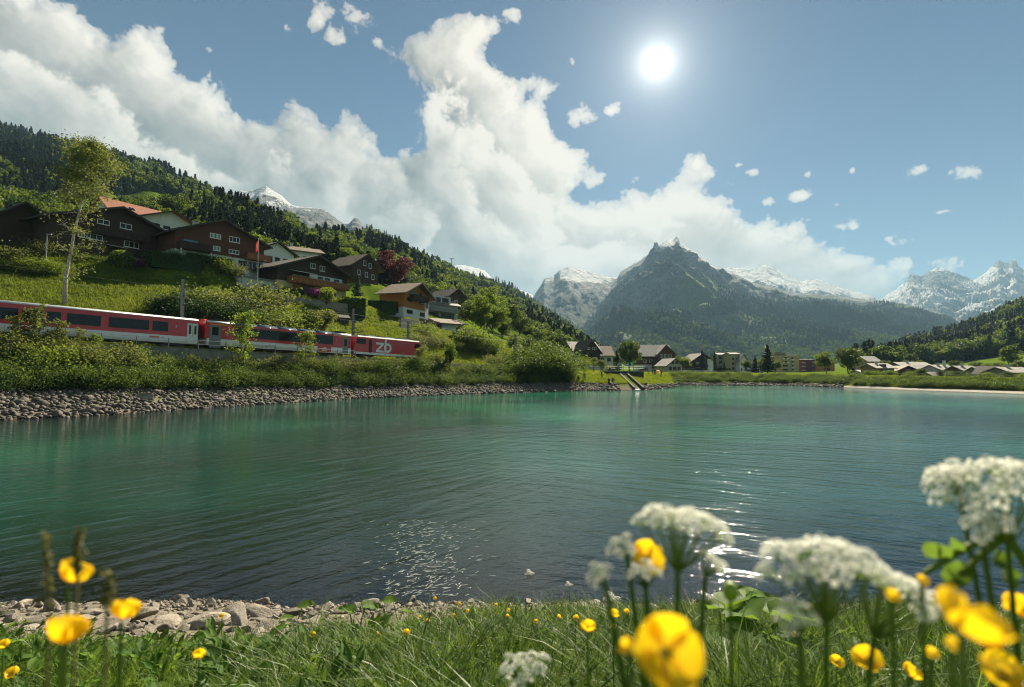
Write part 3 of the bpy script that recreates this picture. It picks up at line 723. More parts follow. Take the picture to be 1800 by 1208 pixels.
def conifer(seed, H=14, W=3, n=3200, leaf=.34, trunk=.22, gap=.5, droop=.25):
    rng = np.random.default_rng(seed); t = MB()
    t.tube([(0, 0, -.4), (rng.normal()*.05, 0, H*.5), (rng.normal()*.1, 0, H*.985)], [trunk*1.1, trunk*.65, .02], 7)
    P = []; D = []; z = H*.10; k = 0
    while z < H*.985:
        f = (z/H-.10)/.89; R_ = W*(1-f)**.85*(.86+.22*rng.random())+.10
        nbr = max(4, int(9*(1-f*.5)))
        for i in range(nbr):
            a = rng.random()*6.283; L = R_*(.70+.4*rng.random()); m = max(3, int(n/2600*L*9))
            tt = rng.random(m)**.65; zz_ = z-droop*L*tt+.16*L*tt**2.2*2
            sp = (.10+.16*L*(1-tt))*rng.normal(size=m)
            P.append(np.stack([np.cos(a)*L*tt-np.sin(a)*sp, np.sin(a)*L*tt+np.cos(a)*sp, zz_+rng.normal(size=m)*.06], 1))
            D.append(np.tile([np.cos(a), np.sin(a), .2], (m, 1)))
        z += gap*(1-.45*f)*(.8+.4*rng.random()); k += 1
    P = np.vstack(P); D = np.vstack(D)
    V, F = leaves(P, leaf, rng, .6, D*.4, 1.9)
    return t, V, F
def bush(seed, H=2.4, W=1.6, n=1500, leaf=.16, stems=9, open_=.35, wild=.5):
    """many stems from the ground, leaves along them and in clumps at their ends"""
    rng = np.random.default_rng(seed); t = MB(); P = []
    per = n//stems
    for i in range(stems):
        a = rng.random()*6.283; r = W*(.25+.75*rng.random()); h = H*(1-.45*(r/W)**2)*(1-wild*rng.random()*.6)
        pts = limb_curve((math.cos(a)*W*.12, math.sin(a)*W*.12, -.3), (math.cos(a)*r, math.sin(a)*r, h), rng, .08)
        t.tube(pts, [.035*H/2.4*(1-.8*j/4) for j in range(5)], 4, False)
        q = rng.random(per)**.6; seg = q*4; k = np.minimum(seg.astype(int), 3); f = (seg-k)[:, None]
        pt = np.array(pts); b = pt[k]*(1-f)+pt[k+1]*f
        P.append(b+rng.normal(size=(per, 3))*W*open_*np.array([1, 1, .7])*(.45+.55*q)[:, None])
    P = np.vstack(P); P = P[P[:, 2] > .05]
    V, F = leaves(P, leaf, rng, .35)
    return t, V, F
def sapling(seed, H=6, W=1.5, n=1500, leaf=.135, trunk=.06, branches=17):
    rng = np.random.default_rng(seed); t = MB(); P = []
    tr = limb_curve((0, 0, -.3), (rng.normal()*.2, rng.normal()*.2, H), rng, 0, 7); t.tube(tr, [trunk*(1-.85*i/6) for i in range(7)], 6)
    trn = np.array(tr)
    for i in range(branches):
        f = .22+.76*(i/branches); k = int(min(5, f*6)); b0 = trn[k]+(trn[k+1]-trn[k])*(f*6-k)
        a = i*2.4+rng.normal()*.4; L = W*(1.1-.75*f)*(.7+.5*rng.random()); e = b0+np.array([math.cos(a)*L, math.sin(a)*L, L*.55])
        pts = np.array(limb_curve(b0, e, rng, .06)); t.tube([tuple(p) for p in pts], [trunk*.4, trunk*.3, trunk*.22, trunk*.15, trunk*.08], 4, False)
        m = n//branches; q = .25+.75*rng.random(m); s = q*4; k = np.minimum(s.astype(int), 3); f_ = (s-k)[:, None]
        P.append(pts[k]*(1-f_)+pts[k+1]*f_+rng.normal(size=(m, 3))*.13*W)
    V, F = leaves(np.vstack(P), leaf, rng, .4)
    return t, V, F
PROTO = {}
def proto(key, tup, leafkey, bark=BARK):
    t, V, F = tup; PROTO[key] = (t.mesh(key+'_trunk', bark, True), np_mesh(key+'_crown', V, F, LEAF[leafkey]), float(V[:, 2].max()))
    return key
for i in range(3): proto('broad%d' % i, broadleaf(10+i, 10, 4.2, n=5200+300*i), ['mid', 'fresh', 'mid'][i])
for i in range(2): proto('tall%d' % i, broadleaf(20+i, 12, 3.0, n=4600, shape='tall', nb=26), ['fresh', 'dark'][i])
for i in range(3): proto('bush%d' % i, bush(30+i, 2.6, 1.7, 3000, .115, 12), ['mid', 'fresh', 'olive'][i], GREYBARK)
for i in range(2): proto('shrub%d' % i, bush(40+i, 3.6, 2.2, 5200, .125, 14, .28), ['fresh', 'dark'][i], GREYBARK)
for i in range(2): proto('sapling%d' % i, sapling(50+i), ['fresh', 'olive'][i], GREYBARK)
proto('thicket', bush(45, 3.2, 2.6, 6000, .12, 16, .28, .3), 'mid', GREYBARK)
for i in range(2): proto('conifer%d' % i, conifer(60+i), 'needle')
proto('spruce_blue', conifer(65, 9, 2.4, 3000, .26, .16, .42), 'blue')
proto('copper', broadleaf(70, 9, 4.0, n=6500, leaf=.24, nb=26, stem_frac=.12), 'red')
proto('bloom', bush(71, 2.0, 1.5, 2000, .10, 11), 'bloom', GREYBARK)
proto('low', bush(72, 1.1, 1.2, 1300, .10, 11, .38, .7), 'mid', GREYBARK)
proto('ground_cover', bush(76, .8, .9, 700, .09, 9, .4, .7), 'dark')
proto('twiggy', bush(75, 3.2, 1.5, 1300, .095, 17, .22, .45), 'olive', GREYBARK)
proto('rhodo', bush(73, 1.3, 1.2, 1100, .13, 9), 'magenta', GREYBARK)
proto('orchard', broadleaf(74, 5.5, 2.5, .13, 2600, .19, 16), 'olive', GREYBARK)
VEG_RNG = random.Random(5)
def plant(key, name, loc, H, label, cat, group=None, wide=1.0, rot=None, parts=True):
    tm, cm, h = PROTO[key]; s = H/h; r = VEG_RNG.random()*6.28 if rot is None else rot
    o = empty(name, loc, r, label, cat, group); o.scale = (s*wide, s*wide, s)
    link('trunk' if name.endswith('tree') or name in ('spruce', 'sapling', 'birch') else 'stems', tm, o); link('crown' if name.endswith('tree') or name in ('spruce', 'sapling', 'birch') else 'foliage', cm, o)
    return o
def put(key, name, px, Y, hpx, label, cat, group=None, wide=1.0, dz=0):
    return plant(key, name, on(px, Y, dz), hpx/1000*Y, label, cat, group, wide)
def scatter(name, P, meshes, scl, rot, mats=None, kind='stuff', tilt=None):
    """one object: a copy of one of the meshes at every point"""
    P = np.asarray(P, np.float32); n = len(P)
    me = bpy.data.meshes.new(name); me.vertices.add(n); me.vertices.foreach_set('co', P.ravel())
    a = me.attributes.new('scl', 'FLOAT_VECTOR', 'POINT'); sc = np.asarray(scl, np.float32); sc = np.repeat(sc[:, None], 3, 1) if sc.ndim == 1 else sc; a.data.foreach_set('vector', sc.ravel())
    a = me.attributes.new('rt', 'FLOAT_VECTOR', 'POINT'); rv = np.zeros((n, 3), np.float32); rv[:, 2] = rot
    if tilt is not None: rv[:, :2] = tilt
    a.data.foreach_set('vector', rv.ravel())
    me.update()
    o = link(name, me); tag(o, kind=kind)
    c = bpy.data.collections.new(name+'_kinds')
    for m in meshes:
        c.objects.link(bpy.data.objects.new(name+'_kind', m))
    g = bpy.data.node_groups.new(name, 'GeometryNodeTree')
    g.interface.new_socket('Geometry', in_out='INPUT', socket_type='NodeSocketGeometry'); g.interface.new_socket('Geometry', in_out='OUTPUT', socket_type='NodeSocketGeometry')
    N = g.nodes.new; L = g.links.new
    gi, go = N('NodeGroupInput'), N('NodeGroupOutput')
    ci = N('GeometryNodeCollectionInfo'); ci.inputs['Collection'].default_value = c; ci.inputs['Separate Children'].default_value = True; ci.inputs['Reset Children'].default_value = True
    ip = N('GeometryNodeInstanceOnPoints'); ip.inputs['Pick Instance'].default_value = True
    s_ = N('GeometryNodeInputNamedAttribute'); s_.data_type = 'FLOAT_VECTOR'; s_.inputs['Name'].default_value = 'scl'
    r_ = N('GeometryNodeInputNamedAttribute'); r_.data_type = 'FLOAT_VECTOR'; r_.inputs['Name'].default_value = 'rt'
    er = N('FunctionNodeEulerToRotation')
    rn = N('FunctionNodeRandomValue'); rn.data_type = 'INT'; rn.inputs[4].default_value = 0; rn.inputs[5].default_value = len(meshes)-1
    L(gi.outputs[0], ip.inputs['Points']); L(ci.outputs[0], ip.inputs['Instance']); L(s_.outputs[0], ip.inputs['Scale']); L(r_.outputs[0], er.inputs[0]); L(er.outputs[0], ip.inputs['Rotation']); L(rn.outputs[2], ip.inputs['Instance Index']); L(ip.outputs[0], go.inputs[0])
    md = o.modifiers.new('copies', 'NODES'); md.node_group = g
    return o
# ---- the woods on the slopes: nearest trees as objects, the rest as one wood on either side
def wood_mesh(key, tup, leafkey):
    t, V, F = tup; n0 = len(t.V); V2 = np.vstack([np.array(t.V), V]); tf = [f for f in t.F if len(f) == 4]
    m = np_mesh(key, V2, [np.array(tf), F+n0], [BARK, LEAF[leafkey]], False, [0]*len(tf)+[1]*len(F)); return m
WOOD_B = [wood_mesh('broadleaf_tree%d' % i, broadleaf(100+i, 12, 4.6, .2, 900, .72, 16, stem_frac=.08), k) for i, k in enumerate(['fresh', 'mid', 'mid', 'fresh', 'dark'])]
WOOD_C = [wood_mesh('conifer_tree%d' % i, conifer(110+i, 15, 2.9, 700, .75, .2, .85), 'needle') for i in range(3)]
def wood_points(px0, px1, y0, y1, n, seed, kmin=8.2, kmax=11.25):
    rng = np.random.default_rng(seed)
    px = px0+(px1-px0)*rng.random(n); Y = y0*(y1/y0)**(rng.random(n)**.75); x = (px-900)/1000*Y
    z, kk, pc, _ = ground_z(x, Y, True)
    ok = (kk > kmin) & (kk < kmax)
    pn = perlin(x/60+3, Y/60, 61)
    for (mx, my, mr) in MEADOWS:
        ok &= np.hypot(x-mx, (Y-my)*.8)/mr > 1.02+pn*.25
    for (bx, by, br, *_) in BENCH: ok &= np.hypot(x-bx, Y-by) > br*1.6+4
    return x[ok], Y[ok], z[ok], px[ok]
def woods():
    for side, (a, b, y0, y1, n, seed, kmin) in dict(left=(-350, 1075, 125, 2400, 30000, 1, 8.2), right=(1500, 2150, 240, 1250, 11000, 2, 8.3)).items():
        x, y, z, px = wood_points(a, b, y0, y1, n, seed, kmin)
        rng = np.random.default_rng(seed+10)
        # thin near ones
        keep = rng.random(len(x)) < np.where(side == 'left', np.clip(y/230, .35, 1), np.clip(y/420, .4, 1)) if False else rng.random(len(x)) < 1
        x, y, z, px = x[keep], y[keep], z[keep], px[keep]
        pc = perlin(x/85+1.7, y/85+4.2, 71)*1.2+rng.normal(size=len(x))*.22
        up = np.clip((z-170)/250, 0, .35)
        con = pc > .36-up*2.0 if side == 'left' else pc > .15
        H = np.where(con, rng.uniform(12, 20, len(x)), rng.uniform(9, 16, len(x)))*(np.clip(y/480, .5, 1) if side == 'left' else 1)
        order = np.argsort(y/H)
        near = np.concatenate([order[con[order]][:60], order[~con[order]][:70]]); far = np.setdiff1d(order, near)
        for i in near:
            vis = -60 < px[i] < 1860
            if not vis: continue
            m = (WOOD_C if con[i] else WOOD_B); m = m[int(rng.integers(len(m)))]
            h = 15 if con[i] else 12; s = H[i]/h
            nm = 'spruce_tree' if con[i] else 'broadleaf_tree'
            o = link(nm, m, None, (x[i], y[i], z[i]-.3), (0, 0, rng.random()*6.28), (s*rng.uniform(.9, 1.2), s*rng.uniform(.9, 1.2), s))
            if side == 'left': wh = next(w for q, w in ((110, 'above the black chalet at the left edge'), (235, 'above the largest dark chalet'), (320, 'above the red tiled roofs'), (470, 'above the brown chalet and the flag'), (600, 'above the flower balcony chalet'), (720, 'above the red leaved tree'), (860, 'above the orange chalet'), (1100, 'on the slope falling to the lake end')) if px[i] < q)
            else: wh = next(w for q, w in ((1580, 'at the low left end of the right hill'), (1660, 'behind the bright pale roof'), (1730, 'behind the barn with the lean-to roof'), (9999, 'above the pale roof at the right edge')) if px[i] < q)
            lab = ('dark spruce ' if con[i] else 'leafy green tree ')+wh+(', upper row' if y[i] > np.median(y[near]) else ', lower row')
            tag(o, lab, 'tree', {'left': 'trees of the slope above the chalets', 'right': 'trees of the slope behind the village'}[side])
        for c, ms, hh in ((True, WOOD_C, 15.0), (False, WOOD_B, 12.0)):
            k = far[con[far] == c]; s = H[k]/hh
            w = rng.uniform(.9, 1.25, len(k))
            scatter('conifer_woods' if c else 'leafy_woods', np.stack([x[k], y[k], z[k]-.4], 1), ms, np.stack([s*w, s*w, s], 1), rng.random(len(k))*6.28)
woods()
# ---- woods on the far mountains
FAR_C = [np_mesh('far_spruce%d' % i, *(lambda V, F: (V, F))(*conifer(120+i, 16, 3.4, 110, 1.9, .2, 2.4)[1:]), LEAF['needle']) for i in range(2)]
FAR_B = [np_mesh('far_leafy%d' % i, *(lambda V, F: (V, F))(*broadleaf(125+i, 12, 5, .2, 150, 1.9, 9, stem_frac=.02)[1:]), LEAF[k]) for i, k in enumerate(['dark', 'mid'])]
def far_woods():
    P, RK, SN, MD, vv, n, m = PTS['mountain3']
    rng = np.random.default_rng(9); out = {True: [], False: []}
    G = P.reshape(n, m, 3); cover = (1-np.clip(RK*1.6, 0, 1))*(1-np.clip(MD*1.5-.2, 0, 1))*(SN < .3)*(vv < .9); cover = cover.reshape(n, m)
    N = 46000
    fi = rng.random(N)**.8*(n*.62); fj = rng.random(N)*(m-1.01); i = fi.astype(int); j = fj.astype(int); ti = (fi-i)[:, None]; tj = (fj-j)[:, None]
    Q = (G[i, j]*(1-ti)+G[i+1, j]*ti)*(1-tj)+(G[i, j+1]*(1-ti)+G[i+1, j+1]*ti)*tj
    ok = rng.random(N) < cover[i, j]; Q = Q[ok]
    nz = perlin(Q[:, 0]/260, Q[:, 1]/260, 77)+rng.normal(size=len(Q))*.2
    con = nz+(Q[:, 2]-190)/190 > 0
    for c, ms in ((True, FAR_C), (False, FAR_B)):
        q = Q[con == c]; s = rng.uniform(.8, 1.5, len(q))
        scatter('mountain_conifer_woods' if c else 'mountain_leafy_woods', q, ms, s, rng.random(len(q))*6.28)
far_woods()
# ------------------------------------------------------------------ the train
M_RED = simple('red_paint', (.50, .022, .028), .35, .10, 1.2, 0, coat=.3)
M_WHITE = simple('white_paint', (.66, .66, .64), .4, .08, 1.5, 0, coat=.2)
M_SILVER = simple('silver_roof', (.55, .56, .56), .45, .15, 2.0, 0, metal=.2)
M_GREYP = simple('grey_paint', (.16, .185, .19), .45, .1, 2)
M_BLACK = simple('dark_frame', (.018, .018, .018), .7, .3, 4)
M_BLUEGL = simple('tinted_roof_glass', (.075, .105, .135), .12, .1, .4)
M_TEXT = simple('grey_lettering', (.13, .14, .14), .5, .05)
M_YEL = simple('yellow_stripe', (.75, .42, .03), .4, .05)
M_STEEL = simple('steel', (.17, .18, .18), .5, .2, 3, metal=.4)
M_GALV = simple('galvanised_post', (.22, .23, .23), .55, .2, 3, metal=.3)
def glass_mat(name, col=(.012, .016, .016), rough=.04):
    t = NT(name); n = t.noise(t.coord('Object'), 1.4, 3)
    return t.done(t.bsdf(t.ramp(n, [(.3, tuple(c*.6 for c in col)), (.7, tuple(c*1.6 for c in col))]), rough, None, Specular_IOR_Level=.28))
M_GLASS = glass_mat('window_glass')
def vehicle(name, t0, t1, label, cat, group):
    o = empty(name, track(t0), 0, label, cat, group)
    o.rotation_euler = (0, math.atan(.0278), math.atan2(.805, .592)); return o
def roof_profile(w, z0, z1, n=9):
    return [(w*math.cos(math.pi*i/(n-1)), z0+(z1-z0)*math.sin(math.pi*i/(n-1))**.75) for i in range(n)]
def framed(root, name, x0, x1, z0, z1, ys, pane=M_GLASS, fm=M_BLACK, bar=.05, mull=()):
    f = MB(); y0, y1 = ys-.035, ys+.02
    f.box(x0, x1, y0, y1, z0, z0+bar).box(x0, x1, y0, y1, z1-bar, z1).box(x0, x0+bar, y0, y1, z0+bar, z1-bar).box(x1-bar, x1, y0, y1, z0+bar, z1-bar)
    for q in mull: f.box(q-bar*.4, q+bar*.4, y0+.005, y1, z0+bar, z1-bar)
    fr = f.build(name, fm, root)
    p = MB(); p.box(x0+bar*.8, x1-bar*.8, ys-.012, ys+.01, z0+bar*.8, z1-bar*.8); p.build('pane', pane, fr)
    return fr
def bogie(root, xc, w=1.1):
    b = MB(); b.box(xc-1.5, xc+1.5, -1.05, 1.05, .42, .62).box(xc-1.2, xc+1.2, -1.12, -1.0, .25, .5).box(xc-1.2, xc+1.2, 1.0, 1.12, .25, .5)
    o = b.build('bogie', M_BLACK, root)
    wm = None
    for dx in (-.95, .95):
        for sy in (-.62, .62):
            if wm is None: m = MB(); m.disc((0, 0, 0), .37, 'y', 20, .12); m.disc((0, -.03, 0), .12, 'y', 10, .14); wm = m.mesh('wheel', M_STEEL)
            link('wheel', wm, o, (xc+dx, sy, .37))
def text(root, body, x, z, size, ys, m, name='lettering'):
    c = bpy.data.curves.new(name, 'FONT'); c.body = body; c.size = size; c.extrude = .004; c.materials.append(m); c.resolution_u = 3
    o = bpy.data.objects.new(name, c); me = bpy.data.meshes.new_from_object(o); bpy.data.objects.remove(o); me.name = name
    return link(name, me, root, (x, ys-.008, z), (R(90), 0, 0))
def zb_sign(root, x, z, h, ys, m):
    """the two joined letters: a z of three bars and a b whose stem stands taller"""
    a, b = ys-.012, ys+.004; s = h
    t = MB(); t.prism([(x, z+s*.80), (x+s*1.0, z+s*.80), (x+s*1.0, z+s), (x, z+s)], a, b).prism([(x, z), (x+s*1.0, z), (x+s*1.0, z+s*.2), (x, z+s*.2)], a, b).prism([(x, z+s*.2), (x+s*.32, z+s*.2), (x+s*1.0, z+s*.80), (x+s*.68, z+s*.80)], a, b)
    t.build('letter', m, root)
    t = MB(); t.prism([(x+s*1.12, z), (x+s*1.36, z), (x+s*1.36, z+s*1.42), (x+s*1.12, z+s*1.42)], a, b)
    cx, cz, r1, r0 = x+s*1.55, z+s*.5, s*.5, s*.27; n = 20
    for i in range(n):
        p, q = 2*math.pi*i/n, 2*math.pi*(i+1)/n
        t.prism([(cx+r0*math.cos(p), cz+r0*math.sin(p)), (cx+r1*math.cos(p), cz+r1*math.sin(p)), (cx+r1*math.cos(q), cz+r1*math.sin(q)), (cx+r0*math.cos(q), cz+r0*math.sin(q))], a-.002, b)
    t.build('letter', m, root)
HW = 1.32; YS = -HW
def coach_shell(root, L, zs=.57, zw=1.40, zr=3.45, zt=3.78, cut=None):
    lo = MB(); lo.prism([(-HW+.08, zs), (HW-.08, zs), (HW, zs+.25), (HW, zw), (-HW, zw), (-HW, zs+.25)], 0, L, 'x'); lo.build('lower_body', M_WHITE, root)
    up = MB(); up.prism([(-HW, zw), (HW, zw), (HW, zr), (-HW, zr)], 0.003, L-.003, 'x'); up.build('upper_body', M_RED, root)
    fl = MB(); fl.box(.3, L-.3, -1.0, 1.0, .40, .56)
    for k in range(int(L/3.2)): fl.box(3.4+k*2.2, 4.8+k*2.2, -1.15, 1.15, .30, .5)
    fl.build('underframe', M_BLACK, root)
    for xc in (2.6, L-2.6): bogie(root, xc)
def gangway(root, x0, x1):
    g = MB(); g.prism([(-.62, .8), (.62, .8), (.62, 3.0), (.35, 3.25), (-.35, 3.25), (-.62, 3.0)], x0, x1, 'x'); g.build('gangway', M_BLACK, root)
def make_train():
    G = 'vehicles of the red and white train'
    # second-class coach, its left end beyond the picture
    t0, L = -7.6, 26.0
    c = vehicle('passenger_coach', t0, t0+L, 'red and white coach with long dark windows and a white figure 2, at left end', 'train coach', G)
    coach_shell(c, L)
    rf = MB(); rf.prism(roof_profile(HW+.02, 3.45, 3.80, 11), 0, L, 'x'); rf.build('roof', M_SILVER, c, True)
    W = lambda a, b: framed(c, 'window', a-t0, b-t0, 1.84, 3.0, YS)
    for a, b in ((-6.4, -3.0), (-2.6, .9), (1.2, 2.9), (3.2, 4.4), (4.9, 8.0), (8.75, 12.8), (13.2, 14.9)): W(a, b)
    for a in (17.1, 17.74):
        d = MB(); d.box(a-t0, a+.60-t0, YS-.03, YS+.02, .60, 3.08); dd = d.build('door', simple('door_white', (.62, .63, .58), .4) if a < 17.5 else bpy.data.materials['door_white'], c)
        w = MB(); w.box(a+.18-t0, a+.43-t0, YS-.042, YS-.02, 1.75, 2.85); w.build('pane', M_GLASS, dd)
    text(c, '2', 15.7-t0, 2.42, .42, YS, M_WHITE)
    lg = MB(); lg.box(12.9-t0, 14.0-t0, YS-.012, YS+.01, .98, 1.2); lg.build('logo_panel', M_RED, c); text(c, 'zb', 13.55-t0, 1.03, .2, YS-.012, M_WHITE); text(c, 'SBB', 14.12-t0, 1.01, .24, YS, M_BLACK)
    lg = MB(); lg.disc((1.5-t0, YS, 1.07), .27, 'y', 24, .03); lg.build('logo_disc', M_RED, c)
    gangway(c, L, L+.55)
    # panorama coach
    t0, L = 19.5, 22.3
    c = vehicle('panorama_coach', t0, t0+L, 'red and white panorama coach with glass curving up into its roof', 'train coach', G)
    coach_shell(c, L)
    bw = MB(); bw.prism([(-HW-.02, 1.42), (HW+.02, 1.42), (HW+.02, 3.4), (.8, 3.86), (-.8, 3.86), (-HW-.02, 3.4)], -.25, .1, 'x'); bw.build('end_wall', M_RED, c)
    for a, b, m in ((0, 3.6, M_SILVER), (18.9, L, M_SILVER)):
        rf = MB(); rf.prism(roof_profile(HW+.02, 3.30 if a else 3.45, 3.80, 11), a, b, 'x'); rf.build('roof', m, c, True)
    for a, b in ((.5, 2.8), (19.8, 21.6)):
        ac = MB(); ac.box(a, b, -.9, .9, 3.72, 3.97)
        for k in range(6): ac.box(a+.15+k*(b-a-.3)/6, a+.15+(k+.6)*(b-a-.3)/6, -.8, .8, 3.97, 4.0)
        ac.build('air_conditioner', M_BLACK, c)
    for a, b in ((.3, 3.5), (19.0, L-.3)):
        ys = MB(); ys.box(a, b, YS-.008, YS+.01, 3.2, 3.29); ys.build('stripe', M_YEL, c)
    d = MB(); d.box(.3, 1.75, YS-.03, YS+.02, .25, 3.1); dd = d.build('door', M_GREYP, c); w = MB(); w.box(.62, 1.42, YS-.045, YS-.02, 1.85, 2.9); w.build('pane', M_GLASS, dd)
    d = MB(); d.box(20.7, 21.7, YS-.03, YS+.02, .7, 3.05); dd = d.build('door', simple('door_green_grey', (.13, .18, .15), .4), c); w = MB(); w.box(20.9, 21.5, YS-.045, YS-.02, 1.7, 2.8); w.build('pane', M_GLASS, dd)
    for k in range(5):
        a = 3.62+k*3.06; b = a+3.0
        framed(c, 'window', a, b, 1.80, 3.05, YS, bar=.04)
        n = 7; pr = [(-(HW+.012)*math.cos(math.pi*.5*i/(n-1)), 3.06+.82*math.sin(math.pi*.5*i/(n-1))**.9) for i in range(n)]
        pr = pr+[(-p, q) for p, q in pr[::-1][1:]]
        g = MB(); g.prism(pr, a, b, 'x'); g.build('roof_glass', M_BLUEGL, c, True)
        g = MB(); g.prism([(p*1.006, q+.015) for p, q in pr], b-.002, b+.058, 'x'); g.build('glazing_bar', M_SILVER if k == 2 else M_GREYP, c)
    text(c, 'Luzern–Engelberg', 5.6, .83, .55, YS, M_TEXT)
    zl = MB(); zl.box(16.2, 18.6, YS-.006, YS+.01, .6, 1.40); zl.build('logo_panel', M_RED, c); zb_sign(c, 16.9, .72, .48, YS-.004, M_WHITE)
    text(c, '1', 19.5, 2.4, .4, YS, M_WHITE)
    gangway(c, L, L+.4)
    # locomotive
    t0, L = 42.3, 15.2
    c = vehicle('locomotive', t0, t0+L, 'red ribbed locomotive with big white letters on its side', 'locomotive', G)
    b = MB()
    b.prism([(0, .62), (L, .62), (L, 1.7), (L-.45, 2.75), (L-.75, 3.42), (.75, 3.42), (.45, 2.75), (0, 1.7)], -HW-.03, HW+.03); b.build('body', M_RED, c)
    r = MB()
    for k in range(11): r.box(4.0, L-2.3, YS-.055, YS-.02, 1.25+k*.19, 1.32+k*.19)
    r.build('rib_panel', M_RED, c)
    k = MB(); k.box(.1, L-.1, YS-.045, YS+.0, .64, .98); k.build('skirt', M_WHITE, c)
    rf = MB(); rf.prism([(-HW, 3.42), (HW, 3.42), (HW-.12, 3.62), (-HW+.12, 3.62)], .8, L-.8, 'x'); rf.build('roof', M_SILVER, c)
    for q in range(5):
        u = MB(); u.box(3.2+q*1.9, 4.8+q*1.9, -.95, .95, 3.62, 3.78); u.box(3.35+q*1.9, 4.65+q*1.9, -.8, .8, 3.78, 3.83); u.build('roof_hatch', M_GREYP if q % 2 else M_SILVER, c)
    pn = MB()
    for sy in (-.6, .6): pn.tube([(1.3, sy, 3.72), (3.1, sy*.8, 4.02)], .035, 6).tube([(3.1, sy*.8, 4.02), (1.6, sy*.7, 4.16)], .03, 6)
    pn.box(1.2, 1.34, -.95, .95, 4.12, 4.18).box(1.55, 1.66, -.95, .95, 4.12, 4.18).box(1.2, 3.2, -.55, .55, 3.64, 3.72); pn.build('pantograph', M_BLACK, c)
    pn = MB()
    for sy in (-.5, .5): pn.tube([(13.4, sy, 3.6), (12.2, sy*.8, 4.5)], .03, 6)
    pn.tube([(12.2, -.7, 4.5), (12.2, .7, 4.5)], .035, 6); pn.build('pantograph', M_BLACK, c)
    framed(c, 'window', .5, 2.35, 2.30, 3.12, YS-.03, bar=.05, mull=(1.1,))
    framed(c, 'window', L-2.0, L-.75, 2.30, 3.05, YS-.03, bar=.05)
    d = MB(); d.box(3.0, 3.62, YS-.062, YS+0, .95, 3.05); d.build('door', M_BLACK, c)
    wd = MB(); wd.box(L-.62, L-.50, -.95, .95, 2.3, 3.0); wd.build('windscreen', M_GLASS, c)
    zb_sign(c, 4.5, 1.10, 1.62, YS-.062, M_WHITE)
    for xc in (2.9, L-2.9): bogie(c, xc)
    # the track under it
    tb = MB()
    for k in range(-20, 92):
        a = track(k*1.6, 1.9, -.52); b = track(k*1.6+1.6, 1.9, -.52); a2 = track(k*1.6, -1.9, -.52); b2 = track(k*1.6+1.6, -1.9, -.52)
        tb.add([a, b, b2, a2, a+Vector((0, 0, .34))+(a2-a)*.14, b+Vector((0, 0, .34))+(b2-b)*.14, b2+Vector((0, 0, .34))-(b2-b)*.14, a2+Vector((0, 0, .34))-(a2-a)*.14], [(4, 5, 6, 7), (0, 1, 5, 4), (2, 3, 7, 6)])
    tag(tb.build('track_ballast', simple('ballast', (.12, .10, .085), .95, .5, 5, .8)), kind='structure')
    for off in (-.5, .5):
        rl = MB(); rl.tube([track(-32, off, -.08), track(20, off, -.08), track(148, off, -.08)], .075, 4); rl.build('rail', M_STEEL, None)
        tag(bpy.data.objects['rail' if off < 0 else 'rail.001'], 'steel rail under the train on the lake side' if off > 0 else 'steel rail under the train on the meadow side', 'rail')
make_train()

# ---- the retaining wall of the railway, its fence, masts and wires
M_CONC = simple('old_concrete', (.20, .185, .155), .92, .35, 1.1, .5)
def make_wall():
    a = math.atan2(.805, .592)
    w = empty('retaining_wall', track(-24, 2.55, 0), a, 'weathered concrete retaining wall below the railway track', 'wall')
    n = 34; L = 3.4
    for k in range(n):
        t0 = k*L; dz = -.0278*(t0+L/2); h = random.Random(k).uniform(-.012, .012)
        p = MB(); p.box(t0, t0+L-.03, -.22, .16, -3.1+dz, -.22+dz+h); p.box(t0, t0+L-.03, -.27, .20, -.22+dz+h, -.10+dz+h)
        q = p.build('wall_panel', M_CONC, w)
    return w
make_wall()
def make_railing(name, t0, n, step, label, off=2.45):
    a = math.atan2(.805, .592); o = empty(name, track(t0, off, -.1), a, label, 'railing')
    pm = MB(); pm.box(-.045, .045, -.045, .045, 0, 1.12); pm = pm.mesh('post', M_GALV)
    for k in range(n): link('post', pm, o, (k*step, 0, -.0278*k*step))
    L = (n-1)*step
    for z in (1.08, .58):
        r = MB(); r.tube([(0, 0, z), (L, 0, z-.0278*L)], .028 if z > 1 else .02, 6); r.build('handrail', M_GALV, o)
make_railing('railing', 1.0, 13, 3.4, 'grey pipe railing along the top of the railway wall')
def make_mast(px, off, h, label, arm=2.6, tilt=0, tk=.17):
    t = tr_t((px-900)/1000.0, off)[0]
    p = track(t, off, -.5); o = empty('catenary_mast', p, math.atan2(.805, .592), label, 'mast', 'overhead line masts along the railway')
    m = MB(); m.box(-tk, tk, -tk*.25, tk*.25, 0, h).box(-tk, -tk+.03, -tk, tk, 0, h).box(tk-.03, tk, -tk, tk, 0, h); m.build('pole', M_GALV, o)
    s = 1 if off < 0 else -1
    b = MB(); b.tube([(0, 0, h-2.2), (0, -s*arm, h-1.7)], .035, 6).tube([(0, 0, h-3.4), (0, -s*arm, h-3.1)], .03, 6).tube([(0, -s*arm, h-3.1), (0, -s*arm*.25, h-2.1)], .03, 6); b.build('arm', M_GALV, o)
    i = MB()
    for z in (h-2.2, h-3.4): i.tube([(0, -s*.25, z), (0, -s*.55, z+.05)], [.08, .08], 8)
    i.build('insulator', M_BLACK, o)
make_mast(318, -2.75, 9.6, 'tall grey overhead line mast behind the coaches', 2.6)
make_mast(620, -2.75, 8.9, 'dark overhead line mast standing just behind the locomotive', 2.6)
make_mast(717, -2.75, 8.0, 'overhead line mast on the meadow to the right of the locomotive', 2.6)
make_mast(906, -2.75, 8.2, 'overhead line mast among the bushes farthest along the track', 2.6)
